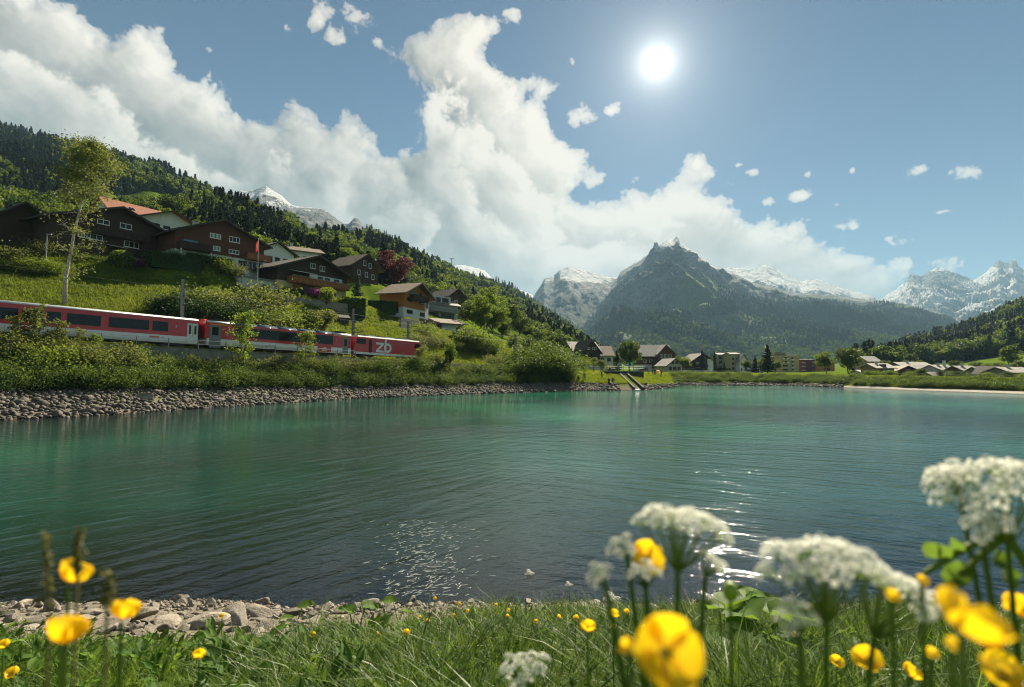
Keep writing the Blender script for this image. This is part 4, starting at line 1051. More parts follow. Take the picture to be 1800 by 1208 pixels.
wv = [track(t, -.1, z) for t, z in ((-30, 6.3), (16.3, 6.3), (30, 6.1), (44, 6.0), (56, 5.8), (68.5, 5.6), (104, 5.6))]
for z, nm in ((0, 'contact wire over the railway track'), (1.1, 'carrying wire above the contact wire of the railway')):
    q = MB(); q.tube([p+Vector((0, 0, z-(.35 if (z and i in (2, 4)) else 0))) for i, p in enumerate(wv)], .014, 4); tag(q.build('overhead_wire', M_BLACK), nm, 'wire')
# ------------------------------------------------------------------ houses
def wood_mat(name, a, b, scale=(1.5, 1.5, 7)):
    t = NT(name); c = t.coord('Object', scale); n = t.noise(c, 1.0, 6, .7); n2 = t.noise(t.coord('Object', .35), 1.5, 4, .6)
    k = t.mix(n2, t.ramp(n, [(.3, a), (.7, b)]), a)
    w = t.n('TexWave', wave_type='BANDS', bands_direction='Z', wave_profile='SAW'); t.put(w.inputs['Vector'], t.coord('Object')); w.inputs['Scale'].default_value = 1.9; w.inputs['Distortion'].default_value = .1
    return t.done(t.bsdf(k, .85, t.bump(w.outputs['Fac'], .6, .03)))
W_DARK = wood_mat('dark_timber', (.034, .019, .013), (.090, .048, .031))
W_BROWN = wood_mat('brown_timber', (.075, .027, .015), (.155, .055, .030))
W_ORANGE = wood_mat('orange_timber', (.28, .105, .020), (.46, .19, .04))
W_BALC = wood_mat('balcony_timber', (.22, .085, .03), (.36, .16, .055), (9, 9, 1.2))
W_BALD = wood_mat('dark_balcony_timber', (.028, .016, .012), (.06, .034, .024), (9, 9, 1.2))
P_WHITE = simple('white_render', (.56, .57, .56), .9, .12, .9, .2)
P_CREAM = simple('cream_render', (.55, .44, .22), .9, .12, .9, .2)
P_PALE = simple('pale_render', (.42, .44, .43), .9, .12, .9, .2)
FRAME_W = simple('window_frame_white', (.68, .67, .60), .5, .06)
FRAME_D = simple('window_frame_dark', (.05, .03, .02), .6, .2)
def roof_mat(name, a, b, sc=3.2):
    t = NT(name); n = t.noise(t.coord('Object', (.8, 3, 3)), 2.0, 6, .7); v = t.n('TexBrick'); t.put(v.inputs['Vector'], t.coord('Object', (1, 1, 1))); v.inputs['Scale'].default_value = sc; v.inputs['Mortar Size'].default_value = .03
    k = t.ramp(n, [(.3, a), (.7, b)])
    return t.done(t.bsdf(k, .8, t.bump(t.math('ADD', v.outputs['Fac'], n), .5, .03)))
RF_DARK = roof_mat('dark_roof', (.030, .026, .023), (.07, .06, .052))
RF_BROWN = roof_mat('brown_roof', (.075, .048, .032), (.15, .10, .065))
RF_MOSS = roof_mat('mossy_roof', (.03, .06, .012), (.09, .14, .02))
RF_RED = roof_mat('red_tile_roof', (.17, .050, .024), (.32, .095, .04))
RF_GREY = roof_mat('grey_roof', (.13, .13, .125), (.25, .25, .24))
CURTAIN = simple('curtain', (.36, .40, .36), .9, .2, 6)
BLUE_PL = simple('blue_plastic', (.08, .22, .32), .6, .2)
class House:
    """a box house in its own frame: x along the front, y into the slope, z up"""
    def __init__(s, pl, name, label, cat='house', group=None, walls=W_DARK, roof=RF_DARK, eave=5, apex=8.5, lower=0, lower_mat=P_WHITE, over=1.1, over_f=1.3, ridge='y', apex_at=.5, th=.22):
        s.p, s.dx, s.dy, s.w, s.d = pl['p'], pl['dx'], pl['dy'], pl['w'], pl['d']
        s.o = empty(name, s.p, math.atan2(s.dy, s.dx), label, cat, group); w, d = s.w, s.d; s.eave, s.apex = eave, apex
        if lower:
            m = MB(); m.box(0, w, 0, d, -2.5, lower); m.build('lower_wall', lower_mat, s.o)
        z0 = lower if lower else -2.5; ov = .10 if lower else 0
        ax = w*apex_at; m = MB()
        if ridge == 'y': m.prism([(-ov, z0), (w+ov, z0), (w+ov, eave), (ax, apex), (-ov, eave)], -ov, d+ov)
        else: m.prism([(-ov, z0), (d+ov, z0), (d+ov, eave), (d/2, apex), (-ov, eave)], -ov, w+ov, 'x')
        m.build('wall', walls, s.o)
        s.roof(ridge, roof, eave, apex, ax, over, over_f, th)
    def roof(s, ridge, mat, eave, apex, ax, over, over_f, th):
        w, d = s.w, s.d
        if ridge == 'y':
            for side in (0, 1):
                e = -over if side == 0 else w+over; run = ax if side == 0 else w-ax
                k = (apex-eave)/run; ze = eave-k*over
                m = MB(); m.prism([(e, ze+.04), (ax, apex+.04), (ax, apex+.04+th), (e, ze+.04+th)], -over_f, d+.6); m.build('roof', mat, s.o)
                m = MB(); q = 1 if side else -1
                m.prism([(e+q*.04, ze-.06), (ax, apex-.06), (ax, apex+.06+th), (e+q*.04, ze+.06+th)], -over_f-.09, -over_f-.003); m.build('bargeboard', s_barge, s.o)
        else:
            k = (apex-eave)/(d/2)
            for side in (0, 1):
                e = -over if side == 0 else d+over; ze = eave-k*over
                m = MB(); m.prism([(e, ze+.04), (d/2, apex+.04), (d/2, apex+.04+th), (e, ze+.04+th)], -over_f, w+over_f, 'x'); m.build('roof', mat, s.o)
    def px(s, px, py, y=0.0):
        """where the sight line through a photo pixel meets the front (or the plane y)"""
        X, Y, Z = ray(px, py); q = s.p+Vector((-s.dy*y, s.dx*y, 0))
        # (q + l*(dx,dy)) parallel to (X,Y)
        l = (X*q.y-Y*q.x)/(s.dx*Y-s.dy*X); Yp = q.y+l*s.dy
        return l, CAM_Z+Z/Y*Yp-s.p.z
    def window(s, x0, x1, z0, z1, n=2, y=0.0, fm=None, pane=None, name='window', sill=True, curtain=False):
        fm = fm or FRAME_W; pane = pane or M_GLASS; b = .09; m = MB(); y0, y1 = y-.07, y+.05
        m.box(x0, x1, y0, y1, z0, z0+b).box(x0, x1, y0, y1, z1-b, z1).box(x0, x0+b, y0, y1, z0+b, z1-b).box(x1-b, x1, y0, y1, z0+b, z1-b)
        for i in range(1, n):
            q = x0+(x1-x0)*i/n; m.box(q-.045, q+.045, y0+.01, y1, z0+b, z1-b)
        f = m.build(name, fm, s.o)
        for i in range(n):
            a, c = x0+(x1-x0)*i/n+.07, x0+(x1-x0)*(i+1)/n-.07
            g = MB(); g.box(a, c, y-.03, y+.02, z0+b-.01, z1-b+.01); g.build('pane', pane, f)
            if curtain:
                g = MB()
                for h in (0, .62): g.box(a+(c-a)*h, a+(c-a)*(h+.38), y-.035, y-.031, z0+b, z1-b)
                g.build('curtain', CURTAIN, f)
        if sill:
            g = MB(); g.box(x0-.06, x1+.06, y-.14, y-.01, z0-.07, z0-.003); g.build('sill', fm, f)
        return f
    def pwin(s, a, b, n=2, y=0.0, **k):
        x0, z1 = s.px(*a, y); x1, z0 = s.px(*b, y); s.window(min(x0, x1), max(x0, x1), min(z0, z1), max(z0, z1), n, y, **k)
    def balcony(s, x0, x1, z, h=1.0, dep=1.25, m=None, slats=True, flowers=None):
        m = m or W_BALC; b = MB(); b.box(x0, x1, -dep, -.004, z-.16, z); o = b.build('balcony', m, s.o)
        n = max(4, int((x1-x0)/.34)); sm = MB(); w = (x1-x0)/n; sm.box(.02, w-.02, -.03, .03, .06, h); sm = sm.mesh('slat', m)
        for k in range(n): link('slat', sm, o, (x0+k*w, -dep+.05, z))
        r = MB(); r.box(x0-.03, x1+.03, -dep-.02, -dep+.12, z+h, z+h+.08); r.build('handrail', m, o)
        for q in (x0, x1-.06):
            e = MB(); e.box(q, q+.06, -dep+.10, -.01, z+.02, z+h); e.build('side_panel', m, o)
        if flowers:
            rng = np.random.default_rng(int(abs(x0*10))+3); P = np.stack([x0+(x1-x0)*rng.random(260), -dep-.05+rng.normal(size=260)*.07, z+h+.05+rng.random(260)*.22], 1)
            V, F = leaves(P, .13, rng); link('flowers', np_mesh('flowers', V, F, flowers), o)
        return o
    def box(s, name, x0, x1, y0, y1, z0, z1, m, parent=None):
        b = MB(); b.box(x0, x1, y0, y1, z0, z1); return b.build(name, m, parent or s.o)
    def chimney(s, x, y, z0, z1, m=None):
        b = MB(); b.box(x-.35, x+.35, y-.35, y+.35, z0, z1).box(x-.45, x+.45, y-.45, y+.45, z1, z1+.12); b.build('chimney', m or P_PALE, s.o)
s_barge = simple('bargeboard', (.045, .032, .025), .8, .3, 4)
M_FLOWERS = leafmat('window_box_flowers', (.30, .30, .22), (.55, .52, .40), (.5, .5, .3), .3)
PANE_LIT = glass_mat('pale_glass', (.10, .12, .12), .1)
def slope_houses():
    P = PLOT
    # far left, mostly cut by the frame
    h = House(P['left'], 'chalet', 'black timber chalet at the left edge with a mossy roof', walls=W_DARK, eave=5.2, apex=9.2, over=1.6, over_f=1.6, roof=RF_MOSS, apex_at=.42)
    h.pwin((8, 357), (21, 368), 2, fm=FRAME_D); h.balcony(1.5, 9.5, 2.6, 1.0, 1.2, W_BALD)
    h.window(3, 5, .3, 1.7, 2, fm=FRAME_D); h.window(7, 9, .3, 1.7, 2, fm=FRAME_D)
    h = House(P['big'], 'chalet', 'largest dark brown chalet with white window frames, behind the leaning birch', walls=W_DARK, eave=6.1, apex=9.4, over=1.5, over_f=1.3, apex_at=.50)
    for a, b, n in (((171, 384), (192, 397), 2), ((211, 391), (231, 405), 2), ((218, 422), (244, 438), 3), ((137, 406), (180, 424), 4)): h.pwin(a, b, n)
    h.balcony(4.9, 13.4, 4.55, .85, 1.1, W_BALD)
    h.balcony(12.4, 18.4, 1.9, 1.0, 1.1, W_BALD)
    h.box('lower_wall', 9.5, 18.4, -.10, -.003, -2.2, 1.65, P_CREAM)
    for a in (12.8, 15.6): h.box('garage_door', a, a+2.3, -.16, -.11, -.5, 1.45, simple('garage_red', (.13, .03, .02), .6))
    aw = MB(); aw.prism([(-1.5, 2.75), (-.05, 3.05), (-.05, 3.11), (-1.5, 2.81)], 7.6, 10.0, 'x'); aw.build('awning', FRAME_W, h.o)
    h = House(P['brown'], 'chalet', 'reddish brown chalet with a white ground floor and four pale curtained windows', walls=W_BROWN, eave=5.2, apex=8.3, lower=2.15, over=1.2, over_f=1.1)
    for a, b, n, cu in (((369, 409), (388, 421), 3, True), ((403, 415), (421, 428), 3, False), ((369, 431), (387, 442), 3, True), ((402, 438), (420, 448), 3, False)): h.pwin(a, b, n, y=-.1, curtain=cu)
    for x in (1.9, 8.0, 10.9): h.window(x, x+1.9, .25, 1.75, 2, fm=FRAME_D, sill=False)
    h.window(12.6, 15.2, .2, 1.9, 3, y=0)
    h.balcony(.3, 5.6, 2.2, 1.05, 1.4, W_BALD); h.balcony(12.0, 16.6, 2.2, .95, 1.3, W_BALC)
    for x in (.35, 5.3): h.box('post', x, x+.2, -1.35, -1.15, -.5, 2.03, P_WHITE)
    h.box('parasol_cover', 1.0, 3.2, -1.0, -.3, 3.3, 3.7, BLUE_PL)
    h.chimney(6.0, 6.5, 7.0, 8.7)
    h = House(P['balcony'], 'chalet', 'dark chalet with a long orange flower balcony above the railway meadow', walls=W_DARK, eave=4.8, apex=7.9, over=1.9, over_f=1.7, lower=2.3, lower_mat=P_CREAM)
    h.pwin((545, 462), (554, 473), 2, y=-.1); h.pwin((562, 467), (571, 478), 2, y=-.1)
    h.box('white_wall_panel', 7.2, 15.6, -.14, -.102, 2.5, 4.35, P_WHITE)
    for x in (9.2, 11.0, 13.4): h.window(x, x+1.25, 3.0, 4.15, 2, y=-.145, fm=FRAME_D, sill=False)
    h.balcony(2.0, 16.4, 2.2, 1.0, 1.5, W_BALC, flowers=M_FLOWERS)
    h.box('timber_panel', 3.4, 8.6, -.06, -.003, .25, 2.0, W_ORANGE)
    h.window(5.4, 7.2, .5, 1.8, 2, y=-.065, fm=FRAME_D); h.window(10.6, 14.0, .6, 1.6, 4, fm=FRAME_D)
    aw = MB(); aw.prism([(-2.3, 4.0), (-.12, 4.5), (-.12, 4.56), (-2.3, 4.06)], 2.4, 7.2, 'x'); aw.build('awning', FRAME_W, h.o)
    h.box('annexe_wall', -6.6, -.2, .6, 6.0, -2.5, 1.9, P_PALE); h.box('annexe_roof', -6.9, -.15, .3, 6.3, 1.903, 2.1, RF_GREY); h.window(-2.6, -1.2, .3, 1.1, 2, y=.6, fm=FRAME_D)
    h.box('terrace_wall', -7, 17, -4.6, -4.2, -3.2, -1.2, M_CONC)
    h = House(P['dark'], 'chalet', 'black chalet with a light brown roof, between the blue spruce and the red tree', walls=W_DARK, roof=RF_BROWN, eave=4.4, apex=7.4, over=1.3, over_f=1.1)
    for x, z in ((4.0, 4.6), (5.9, 4.2), (4.6, 1.7), (7.0, 1.4), (2.0, 1.9)): h.window(x, x+.95, z, z+1.3, 1)
    h = House(P['corner'], 'chalet', 'two-storey chalet of bright orange timber on a white ground floor', walls=W_ORANGE, roof=RF_BROWN, eave=6.3, apex=8.9, lower=2.75, over=1.7, over_f=1.6)
    for a, b in (((716, 522), (725, 531)), ((737, 527), (749, 537))): h.pwin(a, b, 2, y=-.1, fm=FRAME_D)
    for a, b in (((715, 544), (725, 552)), ((738, 549), (747, 557))): h.pwin(a, b, 2, fm=FRAME_D)
    h.balcony(2.6, 10.2, 4.9, 1.0, 1.4, W_BALD); h.window(3.2, 5.2, 5.0, 6.9, 2, y=-.1, fm=FRAME_D); h.window(6.6, 8.6, 5.0, 6.9, 2, y=-.1, fm=FRAME_D)
    h.box('white_wall_panel', 10.4, 12.3, -.14, -.103, .4, 6.0, P_WHITE); h.window(10.9, 11.9, 3.6, 5.4, 2, y=-.145, fm=simple('red_shutter', (.2, .03, .03), .6))
    h.box('garden_wall', 2.0, 13.5, -3.4, -3.1, -3.2, .1, W_BALD)
    h.box('terrace_wall', -7, 2.0, -3.4, -3.0, -3.6, -.5, M_CONC)
    h = House(P['shed'], 'shed', 'low open shed with a flat brown roof below the orange chalet', walls=P_PALE, roof=RF_BROWN, eave=2.5, apex=3.7, over=.9, over_f=1.0, ridge='x')
    h.box('gate', 2.2, 4.6, -.06, -.003, -.4, 1.9, simple('pale_gate', (.42, .40, .30), .8)); h.box('doorway', 5.2, 7.2, -.06, -.003, -.6, 2.0, M_BLACK)
    # behind: white house with a red tiled hipped roof
    pl = plot(246, 118, (.45, .89), 13, 10, 425); h = House(pl, 'house', 'white house with a red tiled roof rising behind the largest dark chalet', walls=P_WHITE, roof=RF_RED, eave=5.4, apex=7.9, over=1.4, over_f=1.4)
    for a, b, n in (((268, 391), (281, 399), 3), ((287, 396), (299, 404), 3)): h.pwin(a, b, n, fm=FRAME_D)
    h.window(2, 4, 3.2, 4.6, 2, fm=FRAME_D)
    c = House(dict(p=h.p+Vector((-7.0, 1.5, 1.9)), dx=.45, dy=.89, w=12, d=8), 'house', 'red roofed white house half hidden left of the other red roof', walls=P_PALE, roof=RF_RED, eave=5.0, apex=8.4, over=1.1, over_f=.9, ridge='x')
    for hh, x in ((h, 5.5), (c, 6.5)):
        sk = MB(); k = 2.5/6.5
        sk.add([(x, -.45, 0), (x+1, -.45, 0), (x+1, .45, 0), (x, .45, 0), (x, -.45, .1), (x+1, -.45, .1), (x+1, .45, .1), (x, .45, .1)], [(4, 5, 6, 7), (0, 1, 5, 4), (1, 2, 6, 5), (2, 3, 7, 6), (3, 0, 4, 7)])
        o = sk.build('skylight', M_GLASS, hh.o)
        if hh is h: o.location = (-2.0, 2.5, 6.9); o.rotation_euler = (0, -math.atan(k), 0)
        else: o.location = (-2.0, 2.0, 7.0); o.rotation_euler = (math.atan(.85), 0, 0)
    pl = plot(455, 128, (.5, .866), 9.5, 8, 463); h = House(pl, 'house', 'white gabled house between the flag pole and the flower balcony chalet', walls=P_WHITE, roof=RF_DARK, eave=3.4, apex=5.6, over=.8, over_f=.8)
    for x in (2.2, 4.2, 6.4): h.window(x, x+1.3, .7, 2.2, 2, fm=FRAME_D)
    pl = plot(492, 150, (.8, .6), 11, 8, 463); h = House(pl, 'house', 'pale house with a low brown roof behind the white gabled house', walls=P_WHITE, roof=RF_BROWN, eave=4.0, apex=5.6, over=.8, over_f=.9, ridge='x')
    h.window(2, 4, 1.4, 2.6, 2, fm=FRAME_D); h.window(6, 8, 1.4, 2.6, 2, fm=FRAME_D); h.chimney(4, 4, 5.2, 6.6)
    # behind the orange chalet
    pl = plot(748, 160, (.62, .78), 13, 9, 563); h = House(pl, 'house', 'modern grey house with a glazed roof room to the right of the orange chalet', walls=P_PALE, roof=RF_GREY, eave=5.2, apex=7.4, over=.9, over_f=1.2, ridge='x')
    h.box('roof_room', 2.5, 9.5, -.5, 3, 5.4, 7.3, P_PALE); h.window(3.5, 5.4, 5.6, 6.9, 2, y=-.5, fm=FRAME_D); h.window(6.0, 8.6, 5.6, 6.9, 2, y=-.5, fm=FRAME_D)
    h.balcony(.5, 12.5, 2.9, .9, 1.6, simple('balcony_metal', (.18, .2, .2), .5)); h.window(1, 5, .4, 2.5, 3, fm=FRAME_D); h.window(6, 11.5, .4, 2.5, 4, fm=FRAME_D)
    pl = plot(800, 178, (.62, .78), 6, 6, 568); h = House(pl, 'house', 'small red walled house behind the grey house with the glazed roof room', walls=simple('red_render', (.24, .06, .05), .9), roof=RF_GREY, eave=3.8, apex=5.6, over=.6, over_f=.6, ridge='x'); h.window(2, 3.6, 1.2, 2.8, 2)
    pl = plot(788, 172, (.62, .78), 7, 9, 540); h = House(pl, 'house', 'dark gabled house above the grey house with the glazed roof room', walls=W_DARK, roof=RF_DARK, eave=3.5, apex=5.8, over=.8, over_f=.9); h.window(2.5, 4, 1.2, 2.4, 2)
    # small farm on the meadow
    pl = plot(345, 330, (.8, .6), 13, 8, 388); h = House(pl, 'farmhouse', 'tiny white farmhouse on the steep meadow above the brown chalet', walls=P_PALE, roof=RF_DARK, eave=3.2, apex=5.2, over=.9, over_f=.9, ridge='x')
    for x in (2, 5.5, 9): h.window(x, x+1.6, .9, 2.2, 2, fm=FRAME_D)
    for px, Y, w, lab in ((652, 900, 13, 'tiny dark barn on the high meadow'), ((855), 1380, 20, 'tiny dark barn near the hill crest'), (805, 1290, 18, 'tiny dark hut by the mast on the hill crest')):
        pp = on(px, Y); h = House(dict(p=pp, dx=.9, dy=.44, w=w, d=9), 'barn', lab, 'barn', walls=W_DARK, roof=RF_DARK, eave=4, apex=7, ridge='x')
slope_houses()
def village_house(px, Y, wpx, label, walls, roof, eave, apex, ridge='y', ang=0.0, d=9, lower=0, lower_mat=P_WHITE, wins=(), cat='house', over=.8, base=None, chim=False, bal=None, group=None):
    p = on(px, Y); w = wpx/1000*Y/math.cos(ang)
    if base is not None: p.z = base-.8
    h = House(dict(p=p, dx=math.cos(ang), dy=math.sin(ang), w=w, d=d), 'house', label, cat, group, walls, roof, eave, apex, lower, lower_mat, over, over, ridge)
    for x0, x1, z0, z1, n in wins: h.window(x0*w, x1*w, z0, z1, n, y=(-.1 if lower and z0 > lower else 0), fm=FRAME_W if walls in (W_DARK, W_BROWN) else FRAME_D, sill=False)
    if bal: h.balcony(bal[0]*w, bal[1]*w, bal[2], .9, 1.1, W_BALD)
    if chim: h.chimney(w*.4, d*.45, apex-1.2, apex+.8)
    return h
def village():
    V = village_house
    V(1008, 200, 46, 'grey roofed chalet behind the willow bushes at the lake end', W_DARK, RF_GREY, 5.2, 8.2, 'x', .2, 11, 2.4, P_WHITE, [(.15, .3, 2.9, 4.2, 2), (.5, .65, 2.9, 4.2, 2), (.7, .85, .6, 1.9, 2)])
    V(1026, 190, 29, 'dark gabled chalet with striped balconies right of the grey roofed one', W_DARK, RF_DARK, 5.6, 9.2, 'y', .25, 12, 2.2, P_WHITE, [(.2, .4, 6.1, 7.0, 2), (.55, .8, 6.1, 7.0, 2), (.2, .4, .6, 1.9, 2), (.6, .85, .6, 1.9, 2)], bal=(.05, .95, 3.6))
    V(1052, 205, 26, 'brown roofed house right of the chalet with striped balconies', P_PALE, RF_BROWN, 5.6, 8.8, 'x', .15, 9, 0, P_WHITE, [(.15, .4, 3.2, 4.5, 2), (.6, .85, 3.2, 4.5, 2), (.15, .4, .6, 1.9, 2)])
    h = V(1128, 236, 55, 'large chalet with a grey roof and white ground floor behind the grass bank', W_BROWN, RF_GREY, 7.2, 11.4, 'x', .12, 11, 3.2, P_WHITE, [(.06, .16, 3.9, 5.2, 2), (.25, .35, 3.9, 5.2, 2), (.1, .2, .8, 2.2, 2), (.32, .42, .8, 2.2, 2), (.55, .65, .8, 2.2, 2), (.8, .92, .8, 2.2, 2)], over=1.1, bal=(.5, .98, 6.0))
    w = h.w; m = MB(); m.prism([(w*.48, 3.3), (w+.4, 3.3), (w+.4, 7.6), (w*.74, 11.2), (w*.48, 7.6)], -1.6, -.12); m.build('gable', W_BROWN, h.o)
    for sd in (0, 1):
        e = w*.44 if sd == 0 else w+1.4; m = MB(); m.prism([(e, 7.1), (w*.74, 11.3), (w*.74, 11.55), (e, 7.35)], -2.6, 5); m.build('roof', RF_GREY, h.o)
    for x in (.56, .70, .84): h.window(w*x, w*(x+.09), 6.0, 7.4, 2, y=-1.6, sill=False)
    h.box('dark_hall', w*.28, w*.82, -3.0, -1.65, 2.0, 4.6, W_DARK)
    h = V(1173, 205, 27, 'small cream house with a gabled porch beside the large grey roofed chalet', simple('cream_boards', (.40, .36, .28), .9), RF_GREY, 2.8, 5.0, 'y', .2, 9, 0, P_WHITE, [(.1, .3, .9, 2.2, 2), (.38, .62, .9, 2.2, 3), (.7, .9, .9, 2.2, 2), (.3, .45, 3.1, 4.1, 1), (.55, .7, 3.1, 4.1, 1)])
    V(1216, 262, 40, 'dark timber chalet with a white end wall behind the car park', W_DARK, RF_DARK, 5.2, 8.6, 'y', .15, 12, 0, P_WHITE, [(.2, .32, 3.2, 4.6, 2), (.5, .62, 3.2, 4.6, 2), (.2, .32, .8, 2.0, 2)], bal=(.1, .7, 2.6)).box('white_wall_panel', 7.6, 10.4, -.2, -.004, 0, 6.2, P_WHITE)
    V(1262, 330, 22, 'grey flat fronted block behind the thin spruce', simple('grey_brown_render', (.20, .19, .14), .9), RF_DARK, 10, 11, 'x', .1, 10, 0, P_WHITE, [(.1, .3, 2, 3.4, 2), (.5, .7, 2, 3.4, 2), (.1, .3, 5, 6.4, 2), (.5, .7, 5, 6.4, 2), (.1, .3, 7.6, 8.8, 2)], over=.2)
    V(1284, 322, 18, 'narrow tan block with a pale stair tower', simple('tan_render', (.34, .29, .17), .9), RF_DARK, 10.2, 11, 'x', .1, 9, 0, P_WHITE, [(.15, .35, 1.5, 2.8, 2), (.15, .35, 4.3, 5.6, 2), (.15, .35, 7, 8.3, 2), (.6, .8, 4.3, 5.6, 2), (.6, .8, 7, 8.3, 2)], over=.2)
    V(1300, 318, 14, 'white windowed town house right of the narrow tan block', P_WHITE, RF_GREY, 6.8, 10.2, 'y', .1, 9, 0, P_WHITE, [(.15, .35, 1, 2.3, 1), (.6, .8, 1, 2.3, 1), (.15, .35, 4, 5.3, 1), (.6, .8, 4, 5.3, 1)])
    # yellow apartment block
    Y = 395; p = on(1371, Y); w = 38/1000*Y; h = House(dict(p=p, dx=.98, dy=.2, w=w, d=12), 'apartment_block', 'flat roofed yellow apartment block with white balconies in the village', 'apartment block', None, simple('yellow_render', (.42, .33, .14), .9, .08), simple('flat_roof', (.12, .11, .10), .9), 11.6, 11.9, 0, P_WHITE, .15, .15, 'x')
    h.box('stair_tower', .2, w*.32, .5, 6, 11.7, 13.9, simple('brown_render', (.24, .16, .09), .9))
    for k in range(4):
        z = 1.2+k*2.7
        f = h.window(w*.14, w*.40, z, z+1.1, 3, fm=FRAME_D, sill=False)
        h.window(w*.60, w*.70, z, z+1.1, 2, fm=FRAME_D, sill=False)
        if k > 1:
            for q in (.13, .33): h.box('balcony', w*q, w*(q+.09), -.9, -.1, z-.3, z+.7, FRAME_W)
        h.box('balcony', w*.6, w*.70, -.9, -.1, z-1.0, z-.2, FRAME_W)
    Y = 405; p = on(1408, Y); w = 30/1000*Y; h = House(dict(p=p, dx=.98, dy=.2, w=w, d=12), 'apartment_block', 'dark red flat roofed block right of the yellow apartment block', 'apartment block', None, simple('dark_red_render', (.13, .022, .028), .9), simple('flat_roof_dark', (.07, .07, .07), .9), 8.6, 8.9, 0, P_WHITE, .15, .15, 'x')
    for k in range(3):
        for x in (.06, .72): h.window(w*x, w*(x+.16), 1+k*2.7, 2.3+k*2.7, 2, fm=FRAME_W, sill=False)
        h.box('balcony', w*.02, w*.26, -1, -.1, .9+k*2.7, 1.6+k*2.7, P_PALE)
    Y = 400; p = on(1446, Y); w = 24/1000*Y; h = House(dict(p=p, dx=.98, dy=.2, w=w, d=10), 'apartment_block', 'ochre flat roofed block between the two round trees', 'apartment block', None, simple('ochre_render', (.40, .22, .05), .9), simple('flat_roof_grey', (.15, .15, .15), .9), 8.0, 8.3, 0, P_WHITE, .15, .15, 'x')
    for k in range(3): h.window(w*.35, w*.6, 1+k*2.6, 2.2+k*2.6, 2, fm=FRAME_D, sill=False)
    SH = RF_PALE
    V(1518, 215, 20, 'low white roofed house right of the large round tree', P_PALE, SH, 2.4, 3.5, 'x', .05, 8, 0, P_WHITE, [(.3, .5, .8, 1.8, 2)], base=1.2)
    V(1526, 265, 22, 'pinkish house far behind the low white roofed house', simple('pink_render', (.34, .22, .18), .9), RF_GREY, 6, 8.2, 'x', .1, 9, 0, P_WHITE, [(.2, .4, 3, 4.3, 2), (.6, .8, 3, 4.3, 2)])
    h = V(1541, 205, 31, 'chalet with a pale slate roof, its dormer dark and balcony full of red flowers', simple('ochre_timber', (.20, .14, .07), .9), SH, 4.6, 6.1, 'x', .04, 9, 0, P_WHITE, [(.15, .3, 3.0, 4.1, 2), (.4, .55, 3.0, 4.1, 2), (.7, .85, 3.0, 4.1, 2), (.15, .3, .5, 1.6, 2), (.6, .8, .5, 1.6, 2)], base=1.0, chim=True); h.balcony(.1, h.w-.1, 2.0, .8, 1.0, simple('red_balcony', (.22, .06, .07), .8)); h.box('dormer', h.w*.4, h.w*.62, .6, 2.6, 5.2, 6.0, W_DARK)
    V(1571, 205, 46, 'long dark brown house with a low broad gable', W_BROWN, RF_BROWN, 3.2, 5.2, 'y', .02, 10, 0, P_WHITE, [(.1, .2, .9, 2.1, 2), (.3, .45, .9, 2.1, 3), (.6, .75, .9, 2.1, 2), (.45, .6, 3.2, 4.0, 2)], base=1.0)
    V(1588, 226, 52, 'long house with a bright pale roof behind the long dark brown house', W_BROWN, SH, 5.2, 6.9, 'x', .03, 10, 0, P_WHITE, [(.2, .3, 3.6, 4.6, 2), (.6, .7, 3.6, 4.6, 2)], base=1.0, chim=True)
    V(1625, 212, 30, 'house with a grey pitched roof, right of the bright pale roof', simple('grey_timber', (.12, .10, .08), .9), RF_GREY, 3.0, 5.6, 'y', .05, 9, 0, P_WHITE, [(.2, .4, .8, 2, 2), (.6, .8, .8, 2, 2)], base=1.0)
    V(1640, 186, 26, 'low dark shed with a lean-to roof close to the lake bank', W_DARK, RF_DARK, 2.0, 3.0, 'x', .02, 6, 0, P_WHITE, [(.4, .55, .7, 1.5, 2)], base=1.0, cat='shed')
    h = V(1656, 200, 30, 'white ended chalet with two chimneys and a pale patched roof', P_PALE, SH, 3.6, 5.3, 'x', .18, 9, 0, P_WHITE, [(.1, .3, .8, 2.0, 2), (.6, .8, .8, 2.0, 2), (.35, .5, 2.4, 3.3, 2)], base=1.2, chim=True); h.chimney(h.w*.75, 3.5, 5, 7)
    h = V(1697, 190, 29, 'barn with a tall pale roof and a lower lean-to roof in front', W_BROWN, SH, 3.4, 5.1, 'x', .06, 9, 0, P_WHITE, [(.2, .35, .6, 1.8, 2), (.6, .75, .6, 1.8, 2)], base=1.0, chim=True, cat='barn')
    m = MB(); m.prism([(-3.6, 2.6), (.3, 3.6), (.3, 3.8), (-3.6, 2.8)], -.6, h.w+.2, 'x'); m.build('lean_to_roof', simple('lean_to', (.26, .20, .16), .9), h.o); h.box('front_wall', -.2, h.w-.2, -3.0, -.1, -1, 2.55, W_BROWN)
    V(1728, 182, 18, 'plain grey house beside the barn with the lean-to roof', simple('dull_grey_render', (.24, .24, .21), .9), RF_GREY, 3.2, 4.8, 'x', .05, 7, 0, P_WHITE, [(.2, .4, .8, 2, 2), (.6, .8, .8, 2, 2)], base=.9)
    V(1747, 176, 14, 'small pale house with a hipped dark top, right of the plain grey house', P_PALE, RF_DARK, 3.4, 5.0, 'y', .05, 7, 0, P_WHITE, [(.3, .6, .8, 2, 2), (.35, .6, 2.4, 3.3, 1)], base=.9)
    V(1762, 168, 15, 'low red brown cabin near the right edge', W_BROWN, RF_GREY, 2.0, 3.2, 'x', .03, 6, 0, P_WHITE, [(.3, .6, .6, 1.5, 2)], base=.9, cat='cabin')
